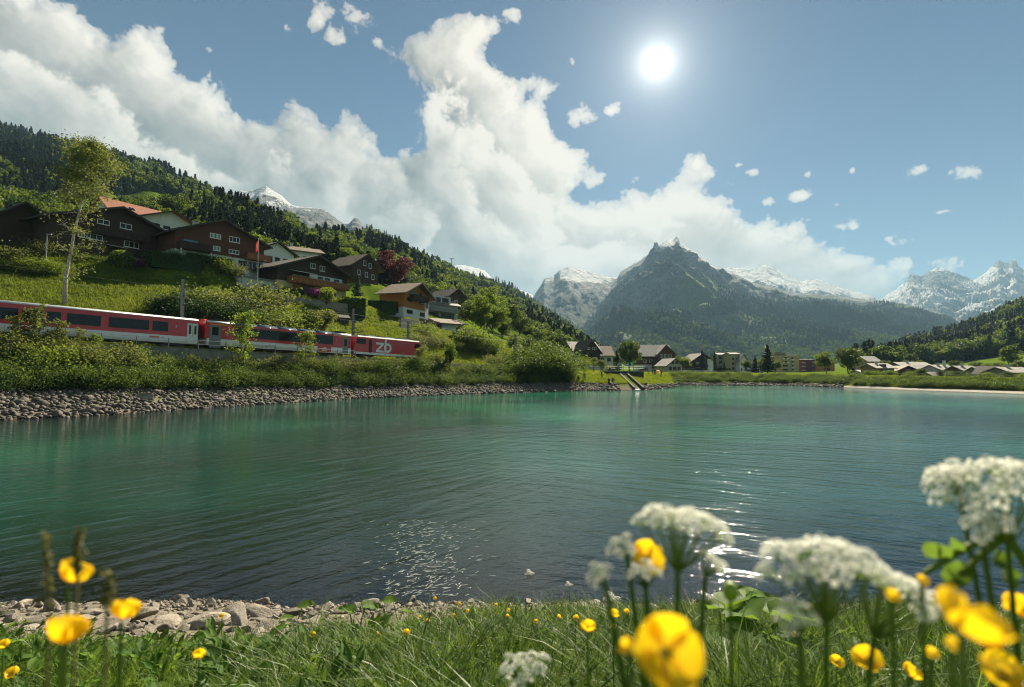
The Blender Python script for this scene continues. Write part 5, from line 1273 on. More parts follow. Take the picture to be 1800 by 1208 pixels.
    V(1777, 165, 40, 'long house with a pale patched roof at the right edge', simple('beige_render', (.26, .24, .19), .9), SH, 3.2, 4.6, 'x', .03, 9, 0, P_WHITE, [(.1, .22, .8, 2, 2), (.4, .55, .8, 2, 2)], base=.9, chim=True)
def pale_roof():
    t = NT('pale_slate_roof'); n = t.noise(t.coord('Object', (.5, .8, .8)), 1.3, 5, .7)
    return t.done(t.bsdf(t.ramp(n, [(.34, (.10, .095, .085)), (.48, (.22, .205, .185)), (.7, (.40, .38, .345))]), .85, t.bump(n, .3, .03)))
RF_PALE = pale_roof()
village()
# ------------------------------------------------------------------ shrubs and trees one by one
def clipped(kind, seed, dims, n, leaf, leafkey):
    rng = np.random.default_rng(seed); d = rng.normal(size=(n, 3)); d /= np.linalg.norm(d, axis=1)[:, None]
    if kind == 'ball': P = d*np.array(dims)*(.92+.10*rng.random(n))[:, None]+np.array([0, 0, dims[2]])
    else:
        m = np.max(np.abs(d), axis=1)[:, None]; P = d/m*np.array(dims)*(.93+.09*rng.random(n))[:, None]; P += rng.normal(size=P.shape)*.04; P[:, 2] += dims[2]
    V, F = leaves(P, leaf, rng, .3, d)
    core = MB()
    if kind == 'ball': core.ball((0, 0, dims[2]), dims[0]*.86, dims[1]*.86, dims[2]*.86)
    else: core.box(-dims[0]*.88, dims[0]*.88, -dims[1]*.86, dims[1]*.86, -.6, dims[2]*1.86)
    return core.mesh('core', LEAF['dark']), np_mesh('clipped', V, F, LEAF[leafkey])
def hedge(name, kind, seed, dims, n, leaf, lk, loc, rot, label):
    c, f = clipped(kind, seed, dims, n, leaf, lk); o = empty(name, loc, rot, label, 'hedge' if name == 'hedge' else 'bush'); link('inner_growth', c, o); link('foliage', f, o); return o
def birch_tree():
    rng = np.random.default_rng(3); Y = 72.5; p = on(110, Y); m = Y/1000
    P2 = lambda px, py, dy=0: np.array(at(px, py, Y+dy))-np.array(p)
    t = MB(); path = [P2(109, 520), P2(115, 490), P2(124, 445), P2(131, 405), P2(139, 375), P2(146, 345), P2(150, 310), P2(154, 280), P2(160, 262)]
    path[0] = np.array([0, 0, -.4]); t.tube([tuple(q) for q in path], [.29, .23, .18, .15, .125, .105, .08, .05, .02], 9)
    o = empty('birch_tree', p, 0, 'tall leaning birch with pale bark and sparse olive leaves on the meadow', 'tree')
    L = []
    def limb(a, b, r, leafy, n):
        pts = limb_curve(a, b, rng, .06, 6); t.tube(pts, [r*(1-.85*i/5) for i in range(6)], 5, False); pts = np.array(pts)
        for k in range(5):
            e = pts[k+1]+rng.normal(size=3)*np.linalg.norm(pts[-1]-pts[0])*.22; q = limb_curve(pts[k], e, rng, .05, 4); t.tube(q, [r*.35, r*.25, r*.16, r*.06], 4, False); q = np.array(q)
            if leafy:
                n2 = int(n/5*1.35); w = rng.random(n2); s = w*3; i = np.minimum(s.astype(int), 2); f = (s-i)[:, None]; L.append(q[i]*(1-f)+q[i+1]*f+rng.normal(size=(n2, 3))*leafy*1.2)
    T = lambda k: path[k]
    for (k, px, py, dy, r, n) in [(7, 195, 285, -2, .07, 700), (7, 120, 270, 2, .06, 650), (6, 205, 310, 1, .07, 700), (6, 105, 305, -1, .06, 600), (8, 165, 256, 0, .04, 600), (8, 145, 258, 1.5, .04, 500), (6, 180, 325, -3, .06, 550), (6, 130, 318, 2.5, .05, 500), (5, 190, 345, 1, .05, 330), (5, 200, 335, -2, .05, 350), (5, 108, 350, -2, .05, 330), (5, 90, 345, 1, .05, 260), (7, 170, 290, 3, .05, 600), (7, 150, 290, -3, .05, 600), (8, 185, 268, 0, .04, 500), (8, 130, 285, -1, .04, 500), (7, 215, 300, 2, .05, 350)]:
        limb(T(k), P2(px, py, dy), r, .42, n)
    for (k, px, py, dy, n) in [(4, 112, 375, -1, 0), (4, 160, 400, 1, 60), (3, 100, 395, 1, 0), (3, 95, 418, -1, 30), (3, 172, 432, 0, 60), (2, 180, 440, -1, 60), (4, 175, 372, -1, 110), (3, 165, 405, -2, 120), (2, 105, 430, 1, 30), (2, 150, 425, -1, 70), (1, 150, 470, -1, 60), (2, 145, 455, 1, 60)]: limb(T(k), P2(px, py, dy), .045, .22 if n else 0, n)
    t.build('trunk', BIRCH, o, True); V, F = leaves(np.vstack(L), .17, rng, .3); link('crown', np_mesh('birch_crown', V, F, LEAF['olive']), o)
birch_tree()
def below(px):
    return next(w for q, w in ((120, 'under the leftmost coach windows'), (255, 'under the long coach windows'), (345, 'under the white figure 2'), (410, 'under the gangway of the coaches'), (520, 'under the panorama coach'), (600, 'under the end of the panorama coach'), (665, 'under the locomotive cab'), (745, 'under the big white letters'), (860, 'right of the locomotive'), (9999, 'near the willow bushes')) if px < q)
def belt():
    rng = random.Random(11); G = 'shrubs on the bank below the railway wall'
    LB = {'bush0': 'leafy green shrub', 'bush1': 'fresh green shrub', 'bush2': 'olive twiggy shrub', 'thicket': 'wide thicket', 'bloom': 'pale flowering shrub', 'low': 'low leafy plant', 'shrub1': 'dark dense shrub', 'twiggy': 'bare stemmed thin shrub'}
    def row(px0, px1, n, fr0, fr1, h0, h1, kinds, wide=1.1):
        for i in range(n):
            px = px0+(px1-px0)*(i+rng.random()*.8)/n; s = (px-900)/1000; Ya = tr_t(s, 2.75)[1]; j = np.interp(px, _cp, np.arange(len(_cp)))
            Yt = 1/np.interp(px, _cp, _cI[:, 2]); Y = Yt+(Ya-Yt)*rng.uniform(fr0, fr1); k = rng.choice(kinds)
            plant(k, 'shrub', on(px, Y), rng.uniform(h0, h1), LB[k]+' '+('low above the stones ' if fr1 < .3 else 'halfway up the bank ' if fr1 < .6 else 'against the railway wall ')+below(px), 'shrub', G, wide*rng.uniform(.9, 1.2))
    row(-30, 980, 30, .02, .25, .6, 1.2, ['low', 'bush0', 'low', 'shrub1'], 1.4)
    row(-30, 1000, 34, .25, .6, 1.1, 1.9, ['shrub1', 'bush0', 'thicket', 'shrub1'], 1.35)
    row(-30, 240, 34, .5, .95, 2.3, 4.1, ['twiggy', 'bush2', 'twiggy', 'bush1', 'twiggy'])
    row(225, 480, 24, .6, .95, 1.6, 2.5, ['twiggy', 'bush2', 'bloom', 'twiggy', 'bush0'])
    row(480, 860, 36, .55, .95, 2.5, 3.7, ['bush2', 'thicket', 'twiggy', 'bloom', 'bush0', 'twiggy'])
    row(640, 1000, 18, .45, .9, 3.0, 4.4, ['thicket', 'bush0', 'bush2', 'thicket'])
    for px, Y, h, k, lab in ((60, 55.6, 118, 'sapling1', 'tall twiggy sapling in front of the coach at left end'), (25, 54.6, 100, 'sapling1', 'leftmost twiggy sapling below the railway wall'), (105, 57.5, 92, 'sapling1', 'twiggy sapling with olive leaves under the first coach windows'), (140, 60, 70, 'sapling1', 'short sapling covering part of the long coach window'), (160, 60.5, 62, 'sapling0', 'slim fresh green sapling by the wall below the first coach'),
                             (437, 73, 118, 'sapling0', 'slender young tree standing in front of the panorama coach'), (540, 81, 80, 'sapling0', 'bright young tree hiding the right half of the panorama coach'), (702, 93, 38, 'sapling1', 'pale sapling in front of the big white letters'), (745, 98, 60, 'sapling0', 'bright sapling at the nose of the locomotive'), (790, 105, 62, 'tall0', 'leafy young tree right of the locomotive')):
        put(k, 'sapling' if 'sap' in k else 'broadleaf_tree', px, Y, h, lab, 'tree', wide=1.15)
belt()
def garden():
    rng = random.Random(4); G = 'bushes between the train and the chalets'
    for i, (px, Y, h, k) in enumerate([(296, 80, 62, 'shrub1'), (322, 79, 78, 'shrub1'), (350, 80, 88, 'shrub1'), (378, 80.5, 84, 'thicket'), (402, 82, 96, 'shrub1'), (430, 83, 100, 'bush2'), (452, 85, 92, 'thicket'), (478, 88, 96, 'bush2'), (500, 90, 72, 'bush1'), (520, 92, 56, 'bush0'), (342, 83, 96, 'bush0'), (370, 85, 98, 'bush2'), (415, 88, 105, 'bush2'), (468, 94, 100, 'bush2'), (312, 82, 70, 'bush0'), (390, 79, 64, 'shrub1'), (445, 81, 60, 'shrub1')]):
        put(k, 'shrub', px, Y, h*(.8 if px < 500 else .9), {'shrub1': 'dark green shrub in the thicket behind the coaches', 'thicket': 'wide thicket behind the coaches', 'bush2': 'olive green twiggy bush in the thicket behind the coaches', 'bush1': 'fresh green bush in the thicket behind the coaches', 'bush0': 'mid green bush in the thicket behind the coaches'}[k], 'shrub', G, 1.25)
    for px, Y, h, k, lab in ((548, 94, 56, 'orchard', 'small orchard tree left of the hut above the panorama coach'), (572, 98, 50, 'orchard', 'small orchard tree above the end of the panorama coach'), (597, 97, 46, 'bush1', 'rounded bush beside the hut'), (572, 108, 42, 'broad1', 'bright leafy tree under the flower balcony'), (560, 99, 40, 'bush2', 'olive bush in front of the flower balcony chalet')):
        put(k, 'broadleaf_tree' if k in ('orchard', 'broad1') else 'shrub', px, Y, h, lab, 'tree' if k in ('orchard', 'broad1') else 'shrub', wide=1.2)
    L2 = 'leafy shrub in the garden at the left edge below the black chalet'
    for px, Y, h, k in ((-5, 79, 70, 'bush2'), (20, 80, 62, 'bush2'), (45, 79, 44, 'bush1'), (72, 80, 44, 'bush1'), (8, 77.5, 45, 'bush0'), (35, 78, 32, 'low'), (60, 78.5, 34, 'bush0'), (88, 80, 36, 'bush1'), (108, 82, 26, 'low'), (-25, 78, 80, 'bush2'), (98, 81, 20, 'low'), (55, 82, 54, 'bush2')):
        put(k, 'shrub', px, Y, h*.74, {'bush2': 'olive', 'bush1': 'fresh green', 'bush0': 'mid green', 'low': 'low'}[k]+' shrub in the left edge garden'+(' close to the meadow' if Y < 79 else ' by the lamp post' if px > 60 else ' behind the front shrubs'), 'shrub', 'garden shrubs at the left edge', 1.3)
    for px, Y, h, k in ((135, 86, 16, 'low'), (150, 87, 14, 'low'), (170, 88, 14, 'low'), (235, 92, 18, 'rhodo'), (190, 89, 14, 'low'), (250, 93, 16, 'low'), (380, 99, 26, 'bush1'), (395, 99, 30, 'bush0'), (415, 101, 24, 'bloom'), (358, 99, 22, 'low'), (470, 108, 26, 'bush1'), (300, 95, 24, 'bush1')):
        put(k, 'shrub', px, Y, h, 'low flower border plant under the front of the dark chalets', 'shrub', 'border plants of the chalet gardens', 1.6)
    hedge('clipped_bush', 'ball', 5, (1.75, 1.75, 1.55), 1900, .16, 'fresh', on(208, 88.5, -.2), 0, 'round clipped bush in front of the largest dark chalet')
    hedge('hedge', 'box', 6, (4.3, .8, .95), 2600, .17, 'dark', on(304, 93.0, -.1), math.atan2(.8, .6), 'dark clipped hedge left of the white ground floor chalet')
    hedge('hedge', 'box', 7, (2.6, .8, .8), 1700, .17, 'mid', on(352, 98.2, -.1), math.atan2(.8, .6), 'shorter dark hedge below the curtained windows')
    hedge('hedge', 'box', 8, (2.4, 2.0, 1.75), 3000, .17, 'fresh', on(622, 115, -.3), .3, 'bulky clipped hedge with a sunlit end beside the blue spruce')
    hedge('hedge', 'box', 9, (4.6, .6, 1.25), 2300, .18, 'dark', on(663, 128, 0), .5, 'long creeper covered hedge left of the orange chalet')
    for px, Y in ((545, 108.5), (552, 109)): put('rhodo', 'flowering_shrub', px, Y, 15, 'magenta flowering shrub on the terrace edge under the flower balcony', 'shrub', 'magenta shrubs on the terrace', 1.3)
    for i in range(9): put('low', 'border_plant', 497+i*6, 103.5+i*.75, 12, 'low green plant along the terrace edge under the flower balcony', 'plant', 'terrace border plants', 1.5)
    put('spruce_blue', 'spruce_tree', 627, 118, 54, 'small blue spruce right of the flower balcony', 'tree')
    put('copper', 'broadleaf_tree', 692, 196, 66, 'dark red leaved tree above the orange chalet', 'tree', wide=1.15)
    put('conifer0', 'spruce_tree', 671, 200, 84, 'tall dark spruce directly left of the red leaved tree', 'tree')
    put('conifer1', 'spruce_tree', 588, 200, 62, 'broad dark conifer above the roof of the flower balcony chalet', 'tree', wide=1.5)
    put('broad1', 'broadleaf_tree', 462, 140, 62, 'bright green tree right behind the red flag', 'tree', wide=1.05)
    put('broad0', 'broadleaf_tree', 520, 140, 28, 'small ochre green tree in front of the pale low roofed house', 'tree', wide=1.2)
    G2 = 'leafy trees above the roofs of the middle chalets'
    for px, Y, h in ((605, 190, 46), (622, 180, 40), (640, 185, 36), (655, 175, 30), (560, 200, 40), (540, 210, 34), (520, 205, 30), (645, 215, 50), (610, 240, 50), (500, 215, 34), (575, 250, 46), (715, 180, 26), (735, 185, 28), (760, 215, 30)):
        put(rng.choice(['broad0', 'broad1', 'broad2', 'tall1']), 'broadleaf_tree', px, Y, h, 'leafy tree above '+('the white gabled house' if px < 545 else 'the flower balcony chalet' if px < 612 else 'the black chalet with the light brown roof' if px < 680 else 'the orange chalet')+(' farther back' if Y > 200 else ''), 'tree', G2, 1.2)
    G3 = 'trees behind the left chalets'
    for px, Y, h in ((15, 112, 66), (45, 112, 62), (70, 115, 56), (90, 118, 64), (112, 116, 56), (130, 120, 54), (-20, 110, 76), (60, 130, 60), (105, 132, 60), (305, 150, 50), (330, 165, 40), (285, 170, 56), (322, 190, 50), (300, 200, 60), (270, 175, 60), (245, 180, 56)):
        put(rng.choice(['broad0', 'broad1', 'tall0', 'broad2']), 'broadleaf_tree', px, Y, h, 'bright leafy tree rising behind '+('the black chalet at the left edge' if px < 60 else 'the largest dark chalet' if px < 200 else 'the brown chalet')+(' far up the slope' if Y > 140 else ''), 'tree', G3, 1.1)
    G4 = 'trees and bushes right of the orange chalet'
    for px, Y, h, k in ((846, 150, 82, 'tall0'), (830, 158, 60, 'broad0'), (866, 162, 66, 'broad1'), (884, 170, 50, 'broad2'), (815, 135, 44, 'shrub0'), (828, 132, 48, 'shrub0'), (850, 135, 42, 'bush0'), (872, 138, 44, 'shrub0'), (905, 150, 42, 'broad1'), (925, 160, 40, 'broad0'), (940, 150, 34, 'bush2'), (958, 165, 38, 'broad2'), (980, 175, 36, 'tall1'), (995, 160, 34, 'tall0'), (890, 195, 60, 'broad0'), (860, 215, 70, 'broad1'), (915, 215, 50, 'broad2'), (945, 200, 40, 'broad1'), (740, 118, 30, 'bloom'), (722, 116, 26, 'bush1'), (760, 121, 34, 'bloom'), (778, 125, 26, 'bush2'), (745, 124, 36, 'bush1'), (712, 114, 28, 'bush2'), (802, 126, 24, 'bush2'), (733, 111, 34, 'bloom'), (700, 108, 22, 'bloom'), (768, 112, 30, 'bush2'),
                        (870, 122, 36, 'bush2'), (900, 126, 38, 'bush1'), (930, 128, 40, 'bush2'), (955, 130, 38, 'thicket'), (905, 118, 34, 'thicket'), (965, 140, 40, 'bush1')):
        tr = k.startswith(('tall', 'broad'))
        put(k, 'broadleaf_tree' if tr else 'shrub', px, Y, h, (('leafy tree ' if tr else 'loose bush ')+('on the slope right of the orange chalet' if px < 880 else 'on the slope above the willow bushes')+(', front row' if Y < 140 else ', middle row' if Y < 172 else ', back row')) if px > 800 else 'loose pale bush on the meadow below the orange chalet'+(' close to the locomotive' if Y < 115 else ' by the garden wall'), 'tree' if tr else 'shrub', G4 if tr else 'bushes between the locomotive and the lake end', 1.1)
    G5 = 'willow bushes at the end of the stone bank'
    for px, Y, h in ((938, 113, 62), (958, 114, 66), (975, 116, 58), (986, 115, 44), (920, 113, 50), (900, 112, 44), (965, 120, 74), (945, 121, 78), (925, 122, 70), (982, 121, 60)):
        put(rng.choice(['thicket', 'bush0', 'thicket']), 'shrub', px, Y, h, 'dense rounded willow bush '+('at the water, ' if Y < 118 else 'in the back row, ')+('left' if px < 935 else 'middle' if px < 962 else 'right end')+' of the clump by the stones', 'shrub', G5, 1.15)
    LAB = (((1108, 186, 58, 'broad2', 'large dark leafy tree left of the large grey roofed chalet', 1.05), (1085, 212, 40, 'conifer0', 'dark spruce left of the large dark leafy tree', 1.2), (1012, 168, 36, 'tall1', 'dark green tree left of the striped balcony chalet', 1.1), (1022, 165, 26, 'bush1', 'fresh green bush before the striped balcony chalet', 1.2), (1000, 150, 32, 'tall0', 'dark leafy tree right of the willow bushes', 1.1), (1056, 172, 22, 'orchard', 'brownish bush before the brown roofed house', 1.3), (1075, 178, 20, 'bush2', 'small bush right of the brown roofed house', 1.2), (1042, 176, 24, 'orchard', 'small tree at the white wall of the striped balcony chalet', 1.1), (1188, 262, 30, 'broad0', 'dark leafy tree behind the cream porch house', 1.1), (1203, 258, 28, 'broad1', 'bright leafy tree right of the cream porch house', 1.2),
            (1235, 250, 42, 'conifer0', 'thin spruce in front of the dark chalet with a white end wall', .9), (1256, 300, 38, 'conifer1', 'thin tall spruce before the grey flat fronted block', .8), (1273, 290, 18, 'conifer0', 'small cone shaped conifer by the narrow tan block', 1.1), (1349, 205, 52, 'conifer0', 'tall dark spruce left of the yellow apartment block', 1.5), (1327, 215, 32, 'conifer1', 'smaller spruce left of the tall dark spruce', 1.3), (1340, 230, 28, 'broad1', 'leafy tree hidden behind the tall dark spruce', 1.1), (1363, 225, 24, 'broad0', 'leafy tree between the tall spruce and the yellow block', 1.1), (1312, 225, 24, 'broad0', 'leafy tree right of the white town house', 1.1),
            (1449, 190, 42, 'broad1', 'round leafy tree right of the dark red block', 1.0), (1493, 178, 50, 'broad2', 'largest round dark leafy tree on the far lake bank', 1.35), (1525, 178, 14, 'bush0', 'round bush before the low white roofed house', 1.3), (1536, 176, 12, 'bush1', 'small bush left of the balcony with red flowers', 1.3), (1643, 215, 20, 'shrub0', 'yellow green rounded bush behind the low dark shed', 1.3), (1672, 178, 16, 'bush0', 'dark bush before the chalet with two chimneys', 1.3), (1690, 180, 14, 'bush0', 'dark bush left of the lean-to barn', 1.3), (1765, 195, 20, 'broad2', 'dark tree behind the low red brown cabin', 1.2), (1755, 215, 22, 'broad0', 'tree behind the small pale house with a dark top', 1.2), (1556, 240, 26, 'broad0', 'leafy tree behind the balcony with red flowers', 1.2), (1600, 300, 32, 'broad2', 'leafy tree behind the bright pale roof', 1.1), (1637, 260, 30, 'conifer1', 'reddish brown conifer behind the grey pitched roof', 1.0)))
    G6 = 'small trees between the roofs of the far right village'
    for px, Y, h, k in ((1550, 188, 11, 'bush0'), (1565, 190, 13, 'shrub0'), (1600, 188, 12, 'bush1'), (1618, 186, 15, 'broad0'), (1652, 184, 14, 'shrub1'), (1668, 176, 10, 'bush0'), (1686, 176, 13, 'shrub1'), (1722, 172, 12, 'bush0'), (1740, 165, 13, 'shrub0'), (1757, 160, 11, 'bush0'), (1772, 158, 14, 'shrub1'), (1795, 155, 12, 'bush1'), (1590, 250, 24, 'broad2'), (1612, 245, 26, 'broad0'), (1680, 230, 26, 'broad2'), (1715, 222, 24, 'broad0'), (1735, 215, 22, 'broad1'), (1790, 205, 26, 'broad2'), (1570, 235, 20, 'broad1')):
        tr = k.startswith('broad'); put(k, 'broadleaf_tree' if tr else 'shrub', px, Y, h, ('leafy tree behind' if tr else 'green bush before')+' the pale roofs of the far right village '+('near its left end' if px < 1610 else 'near its middle' if px < 1700 else 'near the right edge'), 'tree' if tr else 'shrub', G6, 1.3)
    for px, Y, h, k, lab, w in LAB:
        tr = not k.startswith(('bush', 'shrub')); put(k, 'spruce_tree' if k.startswith('conif') else 'broadleaf_tree' if tr else 'shrub', px, Y, h, lab, 'tree' if tr else 'shrub', wide=w)
garden()
# ---- flag, lamps, posts, hut
def flag_pole():
    p = on(450, 97); o = empty('flag_pole', p, 0, 'tall white flag pole in front of the brown chalet', 'flag pole'); h = 10.4
    m = MB(); m.tube([(0, 0, -.3), (0, 0, h)], [.07, .045], 8); m.ball((0, 0, h+.05), .08); m.build('pole', FRAME_W, o)
    n, k = 9, 12; V = []; F = []
    for i in range(k):
        for j in range(n):
            s = j/(n-1); t = i/(k-1); w = 1.0*s*(1-.35*t); V.append((-.05-w*(.55+.3*t), .16*math.sin(s*9+t*2)*s, h-.15-t*2.4-s*1.0*(1-.2*t)))
    for i in range(k-1):
        for j in range(n-1): F.append((i*n+j, i*n+j+1, (i+1)*n+j+1, (i+1)*n+j))
    mi = [1 if (4 <= f//(n-1) <= 6 and 2 <= f % (n-1) <= 5) or (3 <= f//(n-1) <= 7 and 3 <= f % (n-1) <= 4) else 0 for f in range(len(F))]
    fl = np_mesh('flag', V, F, [leafmat('flag_cloth_red', (.42, .02, .02), (.52, .03, .03), (.6, .05, .04), .4), FRAME_W], True, mi); link('flag', fl, None, p+Vector((0, 0, 10.3*.28)), None, .72); tag(bpy.data.objects['flag'], 'limp red flag with a white cross hanging from the white pole', 'flag')
flag_pole()
def lamp_post(px, Y, hpx, label, arm=1.6, side=-1):
    p = on(px, Y); h = hpx/1000*Y; o = empty('street_lamp', p, 0, label, 'street lamp'); m = MB(); m.tube([(0, 0, -.3), (0, 0, h*.9), (side*arm*.3, 0, h*.985), (side*arm, 0, h)], [.09, .07, .06, .05], 7); m.build('pole', M_GALV, o)
    m = MB(); m.box(side*arm-.35, side*arm+.35, -.12, .12, h-.08, h+.06); m.build('lamp_head', M_GALV, o)
lamp_post(947, 150, 62, 'curved street lamp among the trees right of the railway')
lamp_post(74, 81, 62, 'thin pale lamp post in front of the black chalet at left', .3, 1)
def pole(px, Y, hpx, label, name='wooden_pole', r=.10, mt=None):
    p = on(px, Y); m = MB(); m.tube([(0, 0, -.3), (0, 0, hpx/1000*Y)], [r, r*.7], 7); o = m.build(name, mt or M_GALV, None, loc=p); return tag(o, label, 'pole')
pole(670, 133, 52, 'thin grey pole in front of the red leaved tree')
pole(908, 122, 62, 'grey pole rising out of the bushes at the lake end')
pole(986, 135, 26, 'pale short post left of the striped balcony chalet')
def chair_lift_mast():
    p = on(793, 1290); o = empty('lift_mast', p, 0, 'tiny lift mast on the crest of the left hill', 'mast'); m = MB(); m.tube([(0, 0, -1), (0, 0, 26)], [1.0, .7], 6); m.build('pole', M_STEEL, o); m = MB(); m.box(-5, 5, -.5, .5, 24.5, 26); m.build('cross_arm', M_STEEL, o)
chair_lift_mast()
def hut():
    p = on(596, 106); h = House(dict(p=p, dx=.7, dy=.71, w=1.9, d=1.3), 'hut', 'tiny dark hut on the meadow left of the railway mast', 'hut', None, W_DARK, RF_DARK, 1.3, 1.75, ridge='x', over=.25, over_f=.25, th=.08); h.box('doorway', .5, 1.3, -.12, -.05, .1, 1.05, M_BLACK)
hut()
def meadow_fence():
    a = track(2, -5.2); o = empty('meadow_fence', on(105, gy(105), 0), 0, 'old post and wire fence at the foot of the meadow behind the train', 'fence'); o.location = (0, 0, 0); pm = MB(); pm.tube([(0, 0, -.3), (0, 0, 1.15)], [.06, .05], 6); pm = pm.mesh('post', W_BALD); pts = []
    for k in range(9):
        q = track(2.5+k*2.3, -5.2); q.z = gz(q.x, q.y); link('post', pm, o, q, (random.Random(k).uniform(-.1, .1), random.Random(k+9).uniform(-.1, .1), 0)); pts.append(q)
    for z in (.55, 1.0):
        w = MB(); w.tube([p_+Vector((0, 0, z)) for p_ in pts], .012, 4); w.build('wire', M_STEEL, o)
    b = MB(); b.tube([pts[-1]+Vector((0, 0, 1.0)), pts[-1]+Vector((1.2, 1.1, .05))], .05, 6); b.build('brace', W_BALD, o)
def gy(px): return tr_t((px-900)/1000, -5.2)[1]
meadow_fence()
def fence_line(px0, Y0, px1, Y1, n, label):
    o = empty('bank_fence', (0, 0, 0), 0, label, 'fence'); pm = MB(); pm.tube([(0, 0, -.3), (0, 0, 1.1)], .06, 5); pm = pm.mesh('post', W_BALD); P = []
    for k in range(n):
        f = k/(n-1); q = on(px0+(px1-px0)*f, 1/(1/Y0+(1/Y1-1/Y0)*f)); link('post', pm, o, q); P.append(q)
    w = MB(); w.tube([q+Vector((0, 0, 1.0)) for q in P], .02, 4); w.build('wire', M_STEEL, o)
fence_line(1580, 134, 1795, 111, 14, 'thin fence along the far bank in front of the village')
# ---- weir, sign, cars, people at the lake end
M_FOAM = simple('white_water', (.40, .44, .44), .5, .1, 8, .4)
def weir():
    o = empty('weir', (0, 0, 0), 0, 'concrete sluice with a sloping chute into the lake', 'weir')
    A = lambda px, Y, z: Vector(((px-900)/1000*Y, Y, z))
    top, bot = 126, 112.6
    for s0, s1 in ((1092, 1096), (1128, 1131)):
        pass
    ch = MB(); L0, L1, R0, R1 = A(1090, top, 2.75), A(1115, bot, .05), A(1103, top, 2.75), A(1131, bot, .05); up = Vector((0, 0, .5)); dn = Vector((0, 0, -1.2))
    ch.add([L0, L1, R1, R0, L0+dn, L1+dn, R1+dn, R0+dn], [(0, 1, 2, 3), (7, 6, 5, 4), (0, 4, 5, 1), (2, 6, 7, 3), (1, 5, 6, 2), (3, 7, 4, 0)]); ch.build('chute', simple('wet_concrete', (.035, .033, .030), .95, .4, 1.5, .3), o)
    for a, b, nm in ((L0, L1, 'side_wall'), (R0, R1, 'side_wall')):
        m = MB(); w = Vector((.16, 0, 0)); m.add([a-w, b-w, b+w, a+w, a-w+up, b-w+up, b+w+up, a+w+up], [(3, 2, 1, 0), (4, 5, 6, 7), (0, 1, 5, 4), (1, 2, 6, 5), (2, 3, 7, 6), (3, 0, 4, 7)]); m.build(nm, simple('pale_concrete', (.09, .088, .082), .98, .3, 2) if a is L0 else bpy.data.materials['wet_concrete'], o)
    m = MB(); rng = random.Random(2)
    for k in range(26):
        c = A(1116+rng.random()*8-2, bot-.2+rng.random()*.4, .0); m.ball((c.x, c.y, .03), .10+rng.random()*.22, None, .10+rng.random()*.1, 7, 4)
    tag(m.build('white_water', M_FOAM, o), kind='stuff')
    b = MB(); b.box(21.5, 29.6, 128, 133, -.5, 3.55); b.build('sluice_block', simple('dark_wet_concrete', (.06, .058, .052), .9, .4, 1.5, .3), o)
    b = MB(); b.box(21.2, 29.9, 127.7, 133.3, 3.553, 3.8); b.build('deck', M_CONC, o)
    b = MB(); b.box(23.4, 25.4, 127.2, 127.95, .6, 3.2); b.build('gate', M_STEEL, o)
    b = MB(); b.tube([(21.4, 127.9, 4.8), (29.7, 127.9, 4.8)], .035, 5).tube([(21.4, 127.9, 4.3), (29.7, 127.9, 4.3)], .03, 5); b.build('handrail', M_GALV, o)
    pm = MB(); pm.box(-.04, .04, -.04, .04, 0, 1.05); pm = pm.mesh('post', M_GALV)
    for k in range(8): link('post', pm, o, (21.5+k*1.17, 127.9, 3.8))
    b = MB(); b.tube([(24.2, 129, 3.8), (24.2, 129, 5.2)], .12, 8).disc((24.2, 128.9, 5.2), .45, 'y', 14, .06); b.build('gate_winch', M_STEEL, o)
    r = empty('path_railing', (15.0, 131, gz(15, 131)), 0, 'wooden rail fence along the path left of the sluice', 'railing'); pm = MB(); pm.box(-.07, .07, -.07, .07, -.2, 1.1); pm = pm.mesh('post', W_BALD)
    for k in range(4): link('post', pm, r, (k*1.9, 0, 0))
    for z in (.5, 1.0): q = MB(); q.box(-.2, 6.0, -.11, -.075, z-.07, z+.07); q.build('rail', GREYBARK, r)
weir()
def green_sign():
    p = on(1111, 170); o = empty('green_sign', p, 0, 'green square sign with a white symbol in front of the large leafy tree', 'sign'); m = MB(); m.tube([(0, 0, -.2), (0, 0, 3.3)], .05, 6); m.build('post', M_GALV, o)
    m = MB(); m.box(-.55, .55, -.09, -.055, 2.1, 3.4); m.build('board', simple('green_enamel', (.02, .30, .18), .5, .05), o); t = text(o, 'S', -.30, 2.38, 1.05, -.095, FRAME_W, 'symbol')
green_sign()
def car(px, Y, rot, col, label, van=False):
    p = on(px, Y); o = empty('parked_car', p, rot, label, 'car', 'vehicles parked in front of the village houses'); hh = 1.0 if van else .62
    m = MB(); m.prism([(-2.1, .35), (2.1, .35), (2.15, .75), (1.3, .92), (-2.0, .98), (-2.15, .7)], -.85, .85); m.build('body', col, o)
    m = MB(); m.prism([(-1.9, .96), (1.15, .92), (.45, .95+hh), (-1.5, .95+hh)] if not van else [(-2.05, .97), (1.5, .92), (1.0, .95+hh), (-2.05, .95+hh)], -.76, .76); m.build('window', M_GLASS, o)
    m = MB(); m.box(-1.45 if not van else -2.0, .42 if not van else .95, -.74, .74, .953+hh, 1.0+hh); m.build('roof', col, o); wm = None
    for x in (-1.3, 1.35):
        for y in (-.8, .8):
            if wm is None: w = MB(); w.disc((0, 0, 0), .33, 'y', 12, .2); wm = w.mesh('wheel', M_BLACK)
            link('wheel', wm, o, (x, y, .33))
